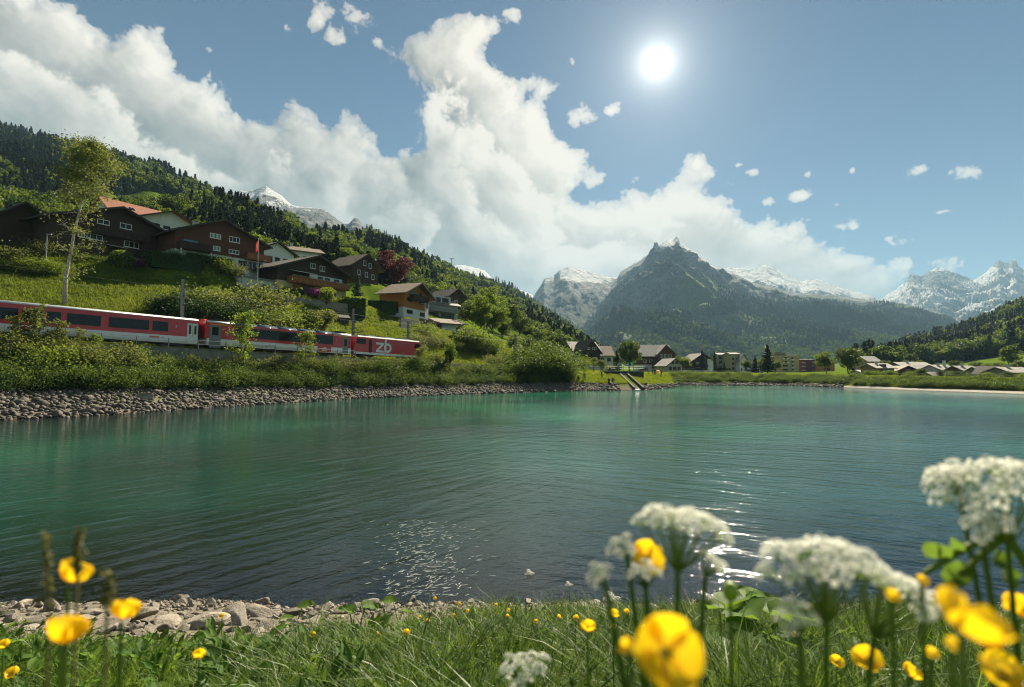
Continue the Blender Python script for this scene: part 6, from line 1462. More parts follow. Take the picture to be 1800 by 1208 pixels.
def people_and_cars():
    cw, cs, cb, ck, cr = (simple('car_'+n, c, .3, .05, 1, coat=.5) for n, c in (('white', (.6, .62, .62)), ('silver', (.34, .36, .38)), ('blue', (.04, .08, .2)), ('black', (.02, .02, .022)), ('red', (.35, .03, .03))))
    for px, Y, r, c, lab, v in ((1203, 238, .1, cw, 'white car at the left end of the parked row', False), (1211, 240, .2, cs, 'silver car left of centre in the parked row', False), (1219, 241, .1, cw, 'white car in the middle of the parked row', False), (1228, 242, .1, cs, 'silver estate near the white end wall', True), (1238, 243, .15, cw, 'white car in front of the white end wall', False), (1166, 232, .2, cb, 'blue car in front of the white ground floor', False), (1130, 232, .2, cr, 'red car beside the large dark leafy tree', False), (1268, 228, .05, ck, 'long black van near the thin spruces', True), (1278, 230, .05, cs, 'grey van right of the long black van', True), (1318, 226, .1, cw, 'white car under the smaller spruce', False), (1332, 224, .1, cs, 'silver car beside the tall dark spruce', False)):
        car(px, Y, r, c, lab, v)
    SKIN = simple('skin', (.38, .22, .15), .6, .05); HAIR = simple('hair', (.03, .02, .015), .7); cl = [simple('cloth_'+n, c, .9, .15, 8) for n, c in (('black', (.02, .02, .025)), ('navy', (.03, .04, .09)), ('grey', (.15, .15, .16)), ('teal', (.04, .14, .15)), ('jeans', (.06, .09, .16)), ('white', (.5, .5, .5)))]
    def person(p, rot, label, pose, top, leg, group=None):
        sit = pose == 'sit'; lean = .25 if pose == 'lean' else 0
        hip = .45 if sit else .92
        J = {'pel': (0, 0, hip), 'waist': (0, lean*.3, hip+.2), 'chest': (0, lean*.8, hip+.45), 'neck': (0, lean*1.1, hip+.60), 'head': (0, lean*1.3, hip+.72), 'crown': (0, lean*1.35, hip+.80)}
        B = [('pel', 'waist'), ('waist', 'chest'), ('chest', 'neck'), ('neck', 'head'), ('head', 'crown')]; Rr = {'pel': .15, 'waist': .13, 'chest': .16, 'neck': .055, 'head': .095, 'crown': .06}
        for s, n in ((-1, 'l'), (1, 'r')):
            J['sh'+n] = (s*.19, lean*.9, hip+.53); J['el'+n] = (s*.26, lean+.03+(.12 if pose == 'lean' else 0), hip+.27); J['wr'+n] = (s*.25, lean+.15, hip+.06); J['hd'+n] = (s*.25, lean+.20, hip-.04)
            J['hp'+n] = (s*.10, 0, hip-.06); J['kn'+n] = (s*.13, .38, .47) if sit else (s*(.12+.04*(pose == 'wide')), .05, .49); J['an'+n] = (s*.14, .40, .09) if sit else (s*(.13+.08*(pose == 'wide')), 0, .08); J['to'+n] = (s*.15, .58, .04) if sit else (s*(.14+.08*(pose == 'wide')), .16, .035)
            B += [('chest', 'sh'+n), ('sh'+n, 'el'+n), ('el'+n, 'wr'+n), ('wr'+n, 'hd'+n), ('pel', 'hp'+n), ('hp'+n, 'kn'+n), ('kn'+n, 'an'+n), ('an'+n, 'to'+n)]
            for k, r in (('sh', .07), ('el', .048), ('wr', .035), ('hd', .045), ('hp', .10), ('kn', .065), ('an', .045), ('to', .035)): Rr[k+n] = r
        ks = list(J); me = bpy.data.meshes.new('body'); me.from_pydata([J[k] for k in ks], [(ks.index(a), ks.index(b)) for a, b in B], [])
        o = bpy.data.objects.new('body', me); COL.objects.link(o); md = o.modifiers.new('s', 'SKIN'); md.use_smooth_shade = True
        for i, k in enumerate(ks): me.skin_vertices[0].data[i].radius = (Rr[k]*.95, Rr[k]*.95); me.skin_vertices[0].data[i].use_root = (k == 'pel')
        o.modifiers.new('d', 'SUBSURF').levels = 1
        dg = bpy.context.evaluated_depsgraph_get(); m2 = bpy.data.meshes.new_from_object(o.evaluated_get(dg)); bpy.data.objects.remove(o)
        m2.materials.clear()
        for x in (SKIN, top, leg): m2.materials.append(x)
        for f in m2.polygons:
            z = f.center.z; x = abs(f.center.x); f.material_index = 0 if z > hip+.58 or (x > .21 and z < hip+.10 and z > .5) else 1 if z > hip+.02 else 2
            f.use_smooth = True
        root = empty('person', p, rot, label, 'person', group); link('body', m2, root)
        h = MB(); h.ball((J['head'][0], J['head'][1]-.015, J['head'][2]+.045), .10, .105, .085, 10, 6); link('hair', h.mesh('hair', HAIR, True), root)
    for px, Y, r, lab, pose, a, b in ((1058, 121, .6, 'person in dark clothes bending forward on the stones left of the sluice', 'lean', 0, 1), (1070, 114.5, 2.9, 'left of two people in black standing at the water by the sluice', 'stand', 0, 0), (1077, 115.0, 3.3, 'right of two people standing at the water by the sluice', 'wide', 0, 2), (1072, 128, 2.6, 'person in navy standing behind at the foot of the sluice block', 'stand', 1, 2), (1027, 117, 2.8, 'person in grey standing alone on the stones before the willows', 'stand', 2, 4), (1016, 116, 2.6, 'person sitting on the stones nearest the willow bushes', 'sit', 0, 4),
                                    (1140.5, 139, 1.2, 'leftmost of the group on the grass, in grey', 'lean', 2, 0), (1147, 140, 3.1, 'person in teal on the grass left of the yellow shelter', 'stand', 3, 4), (1151, 139.5, 3.3, 'tall person in black on the grass beside the yellow shelter', 'wide', 0, 1), (1162, 140, 2.8, 'person in black on the grass right of the yellow shelter', 'stand', 0, 0)):
        q = on(px, Y); person(q, r, lab, pose, cl[a], cl[b])
    q = on(1156, 141.5); o = empty('beach_shelter', q, 0, 'small yellow and orange shelter on the grass between the people', 'shelter'); m = MB(); n, k = 10, 6; V = []; F = []
    for i in range(k+1):
        for j in range(n+1):
            a = math.pi*j/n; t = i/k; V.append((-.9*math.cos(a), -.9+1.8*t, .35+1.0*math.sin(a)*(1-.55*(2*t-1)**2)))
    for i in range(k):
        for j in range(n): F.append((i*(n+1)+j, i*(n+1)+j+1, (i+1)*(n+1)+j+1, (i+1)*(n+1)+j))
    link('canopy', np_mesh('canopy', V, F, leafmat('shelter_cloth', (.65, .32, .04), (.75, .45, .06), (.8, .5, .08), .45, 2), True), o)
    for x in (-.85, .85): s = MB(); s.tube([(x, -.85, -.1), (x, -.85, .4)], .025, 5); s.build('pole', M_STEEL, o)
people_and_cars()
def foam():
    rng = np.random.default_rng(8); V = []; F = []
    for i in range(950):
        px = rng.normal(740, 62); py = rng.uniform(915, 1048); w = np.exp(-((px-745-(py-980)*.25)/90)**2)*(.35+.65*(perlin(np.array([px/26.0]), np.array([py/16.0]), 6)[0] > .0))
        if rng.random() > w: continue
        p = at(px, py, 1); d = (p-Vector((0, 0, CAM_Z))); q = Vector((0, 0, CAM_Z))+d*(CAM_Z/-d.z); a = R(38)+rng.normal()*.55; L = rng.uniform(.02, .085); wd = rng.uniform(.003, .009); k = len(V); n = 5
        for j in range(n):
            t = j/(n-1)*2-1; c = math.cos(a); s_ = math.sin(a); cu = .4*math.sin(i)*L*t*t; bx, by_ = q.x+c*L*t-s_*cu, q.y+s_*L*t+c*cu; e = wd*(1-t*t)+.0012
            V += [(bx-s_*e, by_+c*e, .010), (bx+s_*e, by_-c*e, .010)]
        F += [(k+2*j, k+2*j+1, k+2*j+3, k+2*j+2) for j in range(n-1)]
    tag(link('water_foam', np_mesh('water_foam', V, F, simple('thin_foam', (.22, .26, .25), .7, .3, 9))), kind='stuff')
foam()
def float_():
    p = at(286, 767, 32.5); m = MB(); m.tube([(0, 0, -.3), (0, 0, .10)], .03, 6); m.tube([(0, 0, .10), (.01, 0, .27)], [.03, .012], 6); tag(m.build('fishing_float', [simple('orange_paint', (.6, .16, .02), .4)], None, False, (p.x, p.y, 0)), 'small orange float standing in the water near the stone bank', 'float')
float_()
# ---- meadow grass as blades
def meadow_mat():
    t = NT('grass_blade'); oi = t.n('ObjectInfo'); n = t.noise(t.pos((.16, .16, .3)), 1.0, 5, .65); n2 = t.math('ADD', n, t.math('MULTIPLY', t.math('SUBTRACT', oi.outputs['Random'], .5), .22), True)
    k = t.ramp(n2, [(.28, (.032, .070, .009)), (.44, (.085, .140, .014)), (.58, (.15, .20, .020)), (.75, (.21, .21, .045))]); k2 = t.mix(.5, k, (.34, .40, .03))
    d = t.bsdf(k, .7, None, Specular_IOR_Level=.1); tl = t.n('BsdfTranslucent'); t.put(tl.inputs[0], k2); mx = t.n('MixShader'); mx.inputs[0].default_value = .45; t.t.links.new(d, mx.inputs[1]); t.t.links.new(tl.outputs[0], mx.inputs[2]); return t.done(mx.outputs[0])
M_GRASS = meadow_mat()
M_GRASSD = leafmat('grass_blade_dry', (.09, .095, .032), (.14, .135, .05), (.18, .17, .06), .3, 1.5)
def tuft(seed, n, h, spread, w, bend, mt=None):
    rng = np.random.default_rng(seed); V = []; F = []; MI = []
    for i in range(n):
        a = rng.random()*6.283; r = spread*rng.random()**.6; x, y = math.cos(a)*r, math.sin(a)*r; H = h*(.5+.6*rng.random()); d = rng.random()*6.283; b = bend*(.3+rng.random())*H; ww = w*(.7+.6*rng.random()); q = d+1.57+rng.normal()*.5; k = len(V)
        for t, wf in ((0, 1), (.38, .85), (.72, .5)):
            cx, cy_, cz = x+math.cos(d)*b*t*t, y+math.sin(d)*b*t*t, H*t*(1-.18*t*bend); V += [(cx-math.cos(q)*ww*wf*.5, cy_-math.sin(q)*ww*wf*.5, cz), (cx+math.cos(q)*ww*wf*.5, cy_+math.sin(q)*ww*wf*.5, cz)]
        V.append((x+math.cos(d)*b, y+math.sin(d)*b, H*(1-.25*bend)))
        F += [(k, k+1, k+3, k+2), (k+2, k+3, k+5, k+4), (k+4, k+5, k+6, k+6)]; dr = rng.random() < .04; MI += [1 if dr else 0]*3
    V[:] = V; Fq = np.array(F); tri = Fq[2::3][:, :3]; quad = np.delete(Fq, np.s_[2::3], 0)
    mi = np.array(MI); return np_mesh('tuft%d' % seed, V, [quad, tri], [mt or M_GRASS, M_GRASSD], False, np.concatenate([np.delete(mi, np.s_[2::3]), mi[2::3]]))
FIELD_T = [tuft(200+i, 16, .42, .45, .045, .5) for i in range(3)]
def meadow():
    rng = np.random.default_rng(31); n = 60000
    px = rng.uniform(-330, 1010, n); u = rng.random(n); j = np.clip(np.searchsorted(_cp, px)-1, 0, len(_cp)-2); f = (px-_cp[j])/(_cp[j+1]-_cp[j])
    Ya = 1/(_cI[j, 5]*(1-f)+_cI[j+1, 5]*f); Yb = 1/(_cI[j, 7]*(1-f)+_cI[j+1, 7]*f)+6; Y = Ya+(Yb-Ya)*u; x = (px-900)/1000*Y; z = ground_z(x, Y)
    ok = np.ones(n, bool)
    for (bx, by, br, bz, hx, hy, cx, sx) in BENCH: ok &= (np.abs((x-bx)*cx+(Y-by)*sx) > hx+.4) | (np.abs(-(x-bx)*sx+(Y-by)*cx) > hy+.5)
    pn = perlin(x/5, Y/5, 81)
    s = rng.uniform(.75, 1.3, n)*(1+.35*pn)
    scatter('meadow_grass', np.stack([x, Y, z-.02], 1)[ok], FIELD_T, s[ok], rng.random(ok.sum())*6.28)
    # the banks round the lake end and the far bank
    n = 42000; px = rng.uniform(985, 1860, n); u = rng.random(n); j = np.clip(np.searchsorted(_cp, px)-1, 0, len(_cp)-2); f = (px-_cp[j])/(_cp[j+1]-_cp[j])
    Ya = 1/(_cI[j, 2]*(1-f)+_cI[j+1, 2]*f)+.4; Yb = 1/(_cI[j, 7]*(1-f)+_cI[j+1, 7]*f); Y = Ya+(Yb-Ya)*u**1.5; x = (px-900)/1000*Y; z = ground_z(x, Y); s = rng.uniform(.7, 1.25, n)*(1+.3*perlin(x/6, Y/6, 82))
    ok = ~((x > 21.2) & (x < 29.8) & (Y > 127) & (Y < 134)) & ~((900+1000*x/Y > 1087+(126-Y)*1.9) & (900+1000*x/Y < 1106+(126-Y)*2.0) & (Y < 127)); scatter('bank_grass', np.stack([x, Y, z-.02], 1)[ok], FIELD_T, s[ok], rng.random(ok.sum())*6.28)
    n = 900; px = rng.uniform(1180, 1850, n); u = rng.random(n); j = np.clip(np.searchsorted(_cp, px)-1, 0, len(_cp)-2); f = (px-_cp[j])/(_cp[j+1]-_cp[j]); Ya = 1/(_cI[j, 2]*(1-f)+_cI[j+1, 2]*f)+.5; Yb = 1/(_cI[j, 4]*(1-f)+_cI[j+1, 4]*f); Y = Ya+(Yb-Ya)*u**1.4; x = (px-900)/1000*Y
    scatter('bank_shade_plants', np.stack([x, Y, ground_z(x, Y)-.05], 1), [PROTO['ground_cover'][1], PROTO['low'][1]], rng.uniform(.5, 1.2, n), rng.random(n)*6.28)  # dark low plants added to imitate the shade on the bank's front slope
    # grass on the track shoulder above the wall
    n = 2600; t = rng.uniform(-8, 60, n); off = rng.uniform(1.75, 2.2, n); P = np.array([track(a, b, -.25) for a, b in zip(t, off)]); scatter('verge_grass', P, FIELD_T, rng.uniform(.5, 1.0, n), rng.random(n)*6.28)
    # rough growth under the hedge
    n = 1700; px = rng.uniform(-260, 1000, n); u = rng.random(n); j = np.clip(np.searchsorted(_cp, px)-1, 0, len(_cp)-2); f = (px-_cp[j])/(_cp[j+1]-_cp[j]); Ya = 1/(_cI[j, 2]*(1-f)+_cI[j+1, 2]*f); Yb = 1/(_cI[j, 3]*(1-f)+_cI[j+1, 3]*f); Y = Ya+(Yb-Ya)*u; x = (px-900)/1000*Y
    scatter('bank_undergrowth', np.stack([x, Y, ground_z(x, Y)-.03], 1), [PROTO['ground_cover'][1], PROTO['ground_cover'][1], PROTO['low'][1]], rng.uniform(.5, 1.5, n), rng.random(n)*6.28)
meadow()
# ------------------------------------------------------------------ stones
def stone_mat(name, a, b, c):
    t = NT(name); oi = t.n('ObjectInfo'); n = t.noise(t.coord('Object'), 2.2, 7, .7); n2 = t.noise(t.coord('Object'), 9, 4, .7)
    k = t.ramp(n, [(.28, a), (.5, b), (.75, c)]); m = t.math('ADD', .62, t.math('MULTIPLY', oi.outputs['Random'], .7))
    v = t.n('VectorMath', operation='SCALE'); t.put(v.inputs[0], k); t.put(v.inputs[3], m)
    return t.done(t.bsdf(v.outputs[0], .8, t.bump(t.math('ADD', n, t.math('MULTIPLY', n2, .5)), .5, .06), Specular_IOR_Level=.35))
M_STONE = stone_mat('bank_stone', (.045, .038, .032), (.10, .087, .073), (.19, .168, .142))
M_ROCK = stone_mat('shore_rock', (.10, .086, .07), (.21, .183, .15), (.33, .30, .25))
def stone_mesh(seed, kind):
    rng = np.random.default_rng(seed); bm = bmesh.new(); bmesh.ops.create_icosphere(bm, subdivisions=3 if kind == 'round' else 4, radius=1); V = np.array([v.co for v in bm.verts])
    if kind == 'round':
        d = 1+.16*perlin(V[:, 0]*1.1+seed, V[:, 1]*1.1+V[:, 2], 300+seed)+.06*perlin(V[:, 0]*2.6+seed, V[:, 2]*2.6-V[:, 1], 320+seed); V = V*d[:, None]; cuts = 3
    else: cuts = 16
    for i in range(cuts):
        n = rng.normal(size=3); n[2] *= .8; n /= np.linalg.norm(n); h = rng.uniform(.34, .66) if kind != 'round' else rng.uniform(.72, .9); s = V@n; over = np.maximum(s-h, 0); V = V-np.outer(over*(.96 if kind == 'round' else 1.0), n)
    V += (.03 if kind == 'round' else .012)*np.stack([perlin(V[:, 1]*4+seed, V[:, 2]*4, 340), perlin(V[:, 0]*4+seed, V[:, 2]*4, 341), perlin(V[:, 0]*4+seed, V[:, 1]*4, 342)], 1)
    V = V*np.array([1, rng.uniform(.6, .85), rng.uniform(.42, .62)]); F = np.array([[v.index for v in f.verts] for f in bm.faces]); bm.free()
    m = np_mesh('stone', V, F, M_STONE if kind == 'round' else M_ROCK, kind == 'round'); return m
STONE = [stone_mesh(i, 'round') for i in range(7)]; ROCK = [stone_mesh(20+i, 'rock') for i in range(9)]
def bank_stones():
    rng = np.random.default_rng(41); n = 12000
    px = rng.uniform(-300, 1480, n); j = np.clip(np.searchsorted(_cp, px)-1, 0, len(_cp)-2); f = (px-_cp[j])/(_cp[j+1]-_cp[j]); kk = rng.uniform(.97, 2.08, n)
    Ik = _cI[j]*(1-f)[:, None]+_cI[j+1]*f[:, None]; k0 = np.minimum(kk.astype(int), 2); fr = kk-k0; a = 1/Ik[np.arange(n), k0]; b = 1/Ik[np.arange(n), k0+1]; Y = a+(b-a)*fr; x = (px-900)/1000*Y
    # thin to an even spacing on the ground
    keep = []; cell = {}
    D = .38
    for i in rng.permutation(n):
        k = (int(x[i]/D), int(Y[i]/D)); ok = True
        for dx in (-1, 0, 1):
            for dy in (-1, 0, 1):
                for q in cell.get((k[0]+dx, k[1]+dy), ()):
                    if (x[q]-x[i])**2+(Y[q]-Y[i])**2 < (D*.8)**2: ok = False
        if ok and not (20.3 < x[i] < 27.5 and 112 < Y[i] < 127 and 1088 < px[i] < 1133): keep.append(i); cell.setdefault(k, []).append(i)
    keep = np.array(keep); z = ground_z(x[keep], Y[keep]); x, Y = x[keep], Y[keep]; px = px[keep]
    s = rng.uniform(.16, .34, len(x))*np.where(rng.random(len(x)) < .06, 1.6, 1); rot = rng.random(len(x))*6.28; tl = rng.normal(size=(len(x), 2))*.22
    vis = (px > -25)
    size = np.where(vis, s/Y, 0); order = np.argsort(-size); ind = order[:292]; rest = order[292:]
    ind_set = np.zeros(len(x), bool); ind_set[ind] = True
    for i in ind:
        o = link('bank_stone', STONE[int(rng.integers(7))], None, (x[i], Y[i], z[i]+s[i]*.22), (tl[i, 0], tl[i, 1], rot[i]), s[i]); tag(o, ('large ' if s[i] > .33 else '')+'rounded bank stone '+('at the waterline ' if z[i] < .6 else 'midway up the bank ' if z[i] < 1.4 else 'just below the hedge ')+below(px[i]), 'stone', 'stones of the bank below the train')
    scatter('bank_stones', np.stack([x[rest], Y[rest], z[rest]+s[rest]*.22], 1), STONE, s[rest], rot[rest], tilt=tl[rest])
    for px_, Y_, sc, lab in ((256, 55.2, (1.55, 1.1, 1.3), 'large angular boulder among the rounded bank stones'), (160, 49.3, (1.5, .9, .55), 'flat rock shelf at the waterline left of the large boulder')):
        o = link('boulder', ROCK[3], None, on(px_, Y_, .1), (.1, .05, .4), sc); tag(o, lab, 'boulder')
bank_stones()
def shore_rocks():
    rng = np.random.default_rng(55); G = 'broken rocks along the near shore'; n = 0
    def rock(px, py, wpx, flat, dz=0.0, lab=None, k=None):
        X, Yd, Z = ray(px, py); Y = 9.0
        for it in range(40):                                  # where the sight line meets the bank
            g = gz(X/Yd*Y, Y); e = CAM_Z+Z/Yd*Y-g; Y = min(11, max(2.2, Y+e*2.2))
        s = wpx/1000*Y*.5*(.8 if wpx > 60 else 1); p = Vector((X/Yd*Y, Y, gz(X/Yd*Y, Y)+s*.12+dz))
        o = link('shore_rock', ROCK[int(rng.integers(9)) if k is None else k], None, p, (rng.normal()*.18, rng.normal()*.18, rng.random()*6.28), (s*1.05, s*.95, s*(.55 if flat else 1.0))); tag(o, lab or ('flat slab ' if flat else 'broken rock ')+('small ' if wpx < 24 else '' if wpx < 60 else 'wide ')+next(w for q, w in ((90, 'at the left end of the near shore'), (170, 'behind the largest left buttercup'), (260, 'behind the right of the left buttercups'), (400, 'near the wedge rock'), (660, 'right of the wedge rock'), (760, 'below the pale foam on the water'), (860, 'left of the thin tall white umbel'), (960, 'around the thin tall white umbel'), (1080, 'left of the central umbel'), (9999, 'behind the right flowers')) if px < q)+(' by the water' if py < 1066 else ' set back from the water'), 'rock', None if lab else G)
    rock(35, 1068, 66, False, 0, 'large dark sided rock at the lower left by the water'); rock(316, 1060, 46, False, .05, 'upright wedge shaped rock at the near waterline'); rock(370, 1068, 62, False, .02, 'white topped rock right of the wedge shaped rock'); rock(420, 1075, 56, False, .02, 'squat angular rock in the middle of the near shore rocks'); rock(590, 1058, 58, False, .03, 'dark topped angular rock at the right end of the near shore rocks')
    for px, py, w in ((18, 1092, 70), (110, 1090, 110), (160, 1082, 100), (235, 1092, 110), (300, 1098, 110), (350, 1105, 120), (420, 1100, 130), (470, 1085, 100), (60, 1100, 90), (200, 1105, 90), (270, 1075, 70), (520, 1080, 90), (560, 1092, 80), (600, 1080, 80), (640, 1072, 70), (140, 1105, 90), (395, 1090, 100), (470, 1105, 90), (90, 1075, 80), (20, 1120, 90)): rock(px, py, w, True)
    for i in range(96):
        px = rng.uniform(-20, 660); rock(px, rng.uniform(1056, 1112), rng.uniform(16, 44), rng.random() < .4)
    for i in range(80):
        px = rng.uniform(-20, 620); rock(px, rng.uniform(1070, 1126), rng.uniform(22, 60), rng.random() < .6)
    for i in range(90):
        px = rng.uniform(640, 1080); rock(px, rng.uniform(1052, 1092), rng.uniform(14, 46), rng.random() < .5)
    for i in range(34):
        px = rng.uniform(1080, 1840); rock(px, rng.uniform(1052, 1082), rng.uniform(10, 28), False)
    # pebbles in the shallow water and between the rocks
    m = 5200; x = rng.uniform(-11, 11, m); y = 9.45+rng.normal(size=m)*.9-.35; z = ground_z(x, y); s = rng.uniform(.02, .07, m); scatter('shore_pebbles', np.stack([x, y, z+s*.2], 1), ROCK[:5], s, rng.random(m)*6.28)
shore_rocks()
# ------------------------------------------------------------------ the near bank: grass, leaves, flowers
M_GN = leafmat('near_grass', (.026, .070, .008), (.105, .185, .018), (.26, .37, .03), .38, 2.5, .45, .6, .2)
NEAR_T = [tuft(230+i, 26, .30, .14, .0075, .9, M_GN) for i in range(5)]+[tuft(240+i, 18, .36, .08, .006, .7, M_GN) for i in range(2)]
def leaf_blade(L, W, n=5, cup=.25, droop=.3, lobes=0):
    """a veined leaf as a small grid, stalk at the origin, pointing along x"""
    V = []; F = []
    for i in range(n+1):
        t = i/n; w = W*math.sin(math.pi*min(1, t*.93+.05))**.75*(1+.12*math.sin(t*lobes*6.28)) if i < n else W*.03
        for j in (-1, -.5, 0, .5, 1): V.append((L*t, w*.5*j, cup*W*abs(j)*.5-droop*L*t*t+.004*(-1)**i))
    for i in range(n):
        for j in range(4): a = i*5+j; F.append((a, a+1, a+6, a+5))
    return V, F
def herb(seed, n, L, W, up, mat, stalk=.1):
    rng = np.random.default_rng(seed); V = []; F = []
    for i in range(n):
        a = i*2.4+rng.normal()*.3; s = .6+.6*rng.random(); v, f = leaf_blade(L*s, W*s, 5, .25, .35, 2); e = up*(.6+.6*rng.random()); ce, se_ = math.cos(e), math.sin(e); k = len(V); h = stalk*rng.random()
        for (x, y, z) in v: x2 = x*ce-z*se_; z2 = x*se_+z*ce; V.append((math.cos(a)*(x2+.02)-math.sin(a)*y, math.sin(a)*(x2+.02)+math.cos(a)*y, z2+h))
        F += [tuple(q+k for q in g) for g in f]
    return np_mesh('herb%d' % seed, V, F, mat, True)
M_HERB = leafmat('broad_leaf', (.05, .12, .015), (.10, .19, .025), (.24, .36, .04), .5, 3, .35)
HERBS = [herb(1, 9, .11, .028, .9, M_HERB), herb(2, 7, .08, .045, .7, M_HERB), herb(3, 12, .08, .02, 1.1, M_HERB)]
SURF = {}
def near_line(px, py):
    X, Yd, Z = ray(px, py); Y = 7.0
    for it in range(60): e = CAM_Z+Z/Yd*Y-gz(X/Yd*Y, Y); Y = min(11, max(.5, Y+e*1.6))
    return Vector((X/Yd*Y, Y, gz(X/Yd*Y, Y)))
def near_bank():
    rng = np.random.default_rng(77); n = 26000
    y = 1.6+7.4*rng.random(n)**1.15; x = (rng.random(n)*2-1)*(y*1.08+.8); z = ground_z(x, y)
    edge = perlin(x*.7, y*.7, 91)*.7+perlin(x*2, y*2, 92)*.35
    lim = np.interp(x/y, [-1.2, -.75, -.45, -.25, -.05, .2, 1.2], [4.6, 4.7, 4.7, 5.1, 6.1, 7.0, 8.0])
    dens = np.clip((lim+edge*1.5-y)/.9, 0, 1)*np.clip(.75+edge, .25, 1); ok = rng.random(n) < dens
    s = rng.uniform(.55, 1.15, n)*(1+.5*edge)*np.where(rng.random(n) < .05, 1.5, 1); s = np.clip(s, .35, 1.7)*np.interp(x/y, [-.5, -.1], [.62, .85])
    scatter('shore_grass', np.stack([x, y, z-.02], 1)[ok], NEAR_T, s[ok], rng.random(ok.sum())*6.28, tilt=rng.normal(size=(ok.sum(), 2))*.12)
    m = 5200; y = 1.8+6.6*rng.random(m)**1.1; x = (rng.random(m)*2-1)*(y*1.05+.5); z = ground_z(x, y); lim = np.interp(x/y, [-1.2, -.75, -.45, -.25, -.05, .2, 1.2], [4.6, 4.7, 4.7, 5.1, 6.1, 7.0, 8.0]); ok = (rng.random(m) < .36)*(y < lim)
    scatter('shore_herbs', np.stack([x, y, z], 1)[ok], HERBS, rng.uniform(.6, 1.5, m)[ok], rng.random(ok.sum())*6.28, tilt=rng.normal(size=(ok.sum(), 2))*.2)
near_bank()
def butterbur(px, py, n, size, label, seed):
    rng = random.Random(seed); p = near_line(px, py); o = empty('butterbur', p, 0, label, 'plant'); lm = [np_mesh('leaf', *leaf_blade(1, .95, 7, .35, .25, 3), M_HERB, True)]
    for i in range(n):
        a = i*6.283/n+rng.random()*.6; h = size*rng.uniform(.5, 1.3); s = size*rng.uniform(.7, 1.15); e = rng.uniform(-.1, .6)
        st = MB(); q = Vector((math.cos(a)*size*.35, math.sin(a)*size*.35, h)); st.tube([(0, 0, -.05), q*.6, q], [.008, .006, .005], 5); st.build('stalk', M_HERB, o); link('leaf', lm[0], o, q-Vector((math.cos(a), math.sin(a), 0))*s*.2, (rng.uniform(-.3, .3), -e*.6, a), s)
for i, (px, py, n, sz, lab) in enumerate(((1315, 1140, 5, .30, 'large sunlit butterbur leaves right of the big buttercup'), (1345, 1180, 4, .28, 'lower butterbur leaves under the blurred white umbel'), (625, 1130, 3, .22, 'lone butterbur leaf group in the grass left of centre'), (1270, 1175, 3, .24, 'shaded butterbur leaves beside the big buttercup'), (700, 1090, 2, .18, 'small butterbur leaves at the edge of the rocks'), (520, 1100, 2, .16, 'pale butterbur leaves among the grass by the rocks'))): butterbur(px, py, n, sz, lab, i)
def petal_mat():
    t = NT('yellow_petal'); n = t.noise(t.coord('Object'), 60, 3, .5); k = t.ramp(n, [(.3, (.78, .44, .006)), (.7, (.90, .60, .012))]); d = t.bsdf(k, .28, None, Specular_IOR_Level=.5); tl = t.n('BsdfTranslucent'); tl.inputs[0].default_value = (.95, .64, .012, 1); mx = t.n('MixShader'); mx.inputs[0].default_value = .5; t.t.links.new(d, mx.inputs[1]); t.t.links.new(tl.outputs[0], mx.inputs[2]); return t.done(mx.outputs[0])
M_PETAL = petal_mat(); M_STEM = leafmat('flower_stem', (.06, .12, .02), (.12, .18, .03), (.2, .3, .04), .35, 8); M_FLORET = leafmat('white_floret', (.74, .74, .69), (.84, .84, .80), (.86, .87, .78), .5, 40, .6, .1); M_CORE = simple('stamens', (.55, .36, .02), .6); M_OMBEL_STEM = leafmat('umbel_ray', (.09, .15, .03), (.16, .22, .05), (.3, .4, .08), .4, 8)
def petal_mesh():
    V = []; F = []; n, m = 7, 6
    for i in range(n):
        t = i/(n-1); w = .54*math.sin(math.pi*min(.97, .08+t*.80))**.7
        for j in range(m):
            s = j/(m-1)*2-1; ang = t*1.15; r = .15+.85*math.sin(ang)/math.sin(1.15)*1.0; V.append((r*.92-(.05*s*s if i == n-1 else 0), w*s*.95, .75*(1-math.cos(ang))*1.2+.16*s*s*w))
    for i in range(n-1):
        for j in range(m-1): a = i*m+j; F.append((a, a+1, a+m+1, a+m))
    me = np_mesh('petal', V, F, M_PETAL, True); return me
PETAL = petal_mesh()
def core_mesh():
    m = MB(); m.ball((0, 0, .22), .20, None, .17, 8, 5); rng = random.Random(1)
    for i in range(22):
        a = i*2.4; r = .12+.14*(i/22); m.tube([(math.cos(a)*r*.6, math.sin(a)*r*.6, .2), (math.cos(a)*r*1.3, math.sin(a)*r*1.3, .46)], [.015, .028], 4)
    return m.mesh('flower_centre', M_CORE)
CORE = core_mesh()
def ground_under(p): return Vector((p.x, p.y, gz(p.x, p.y)))
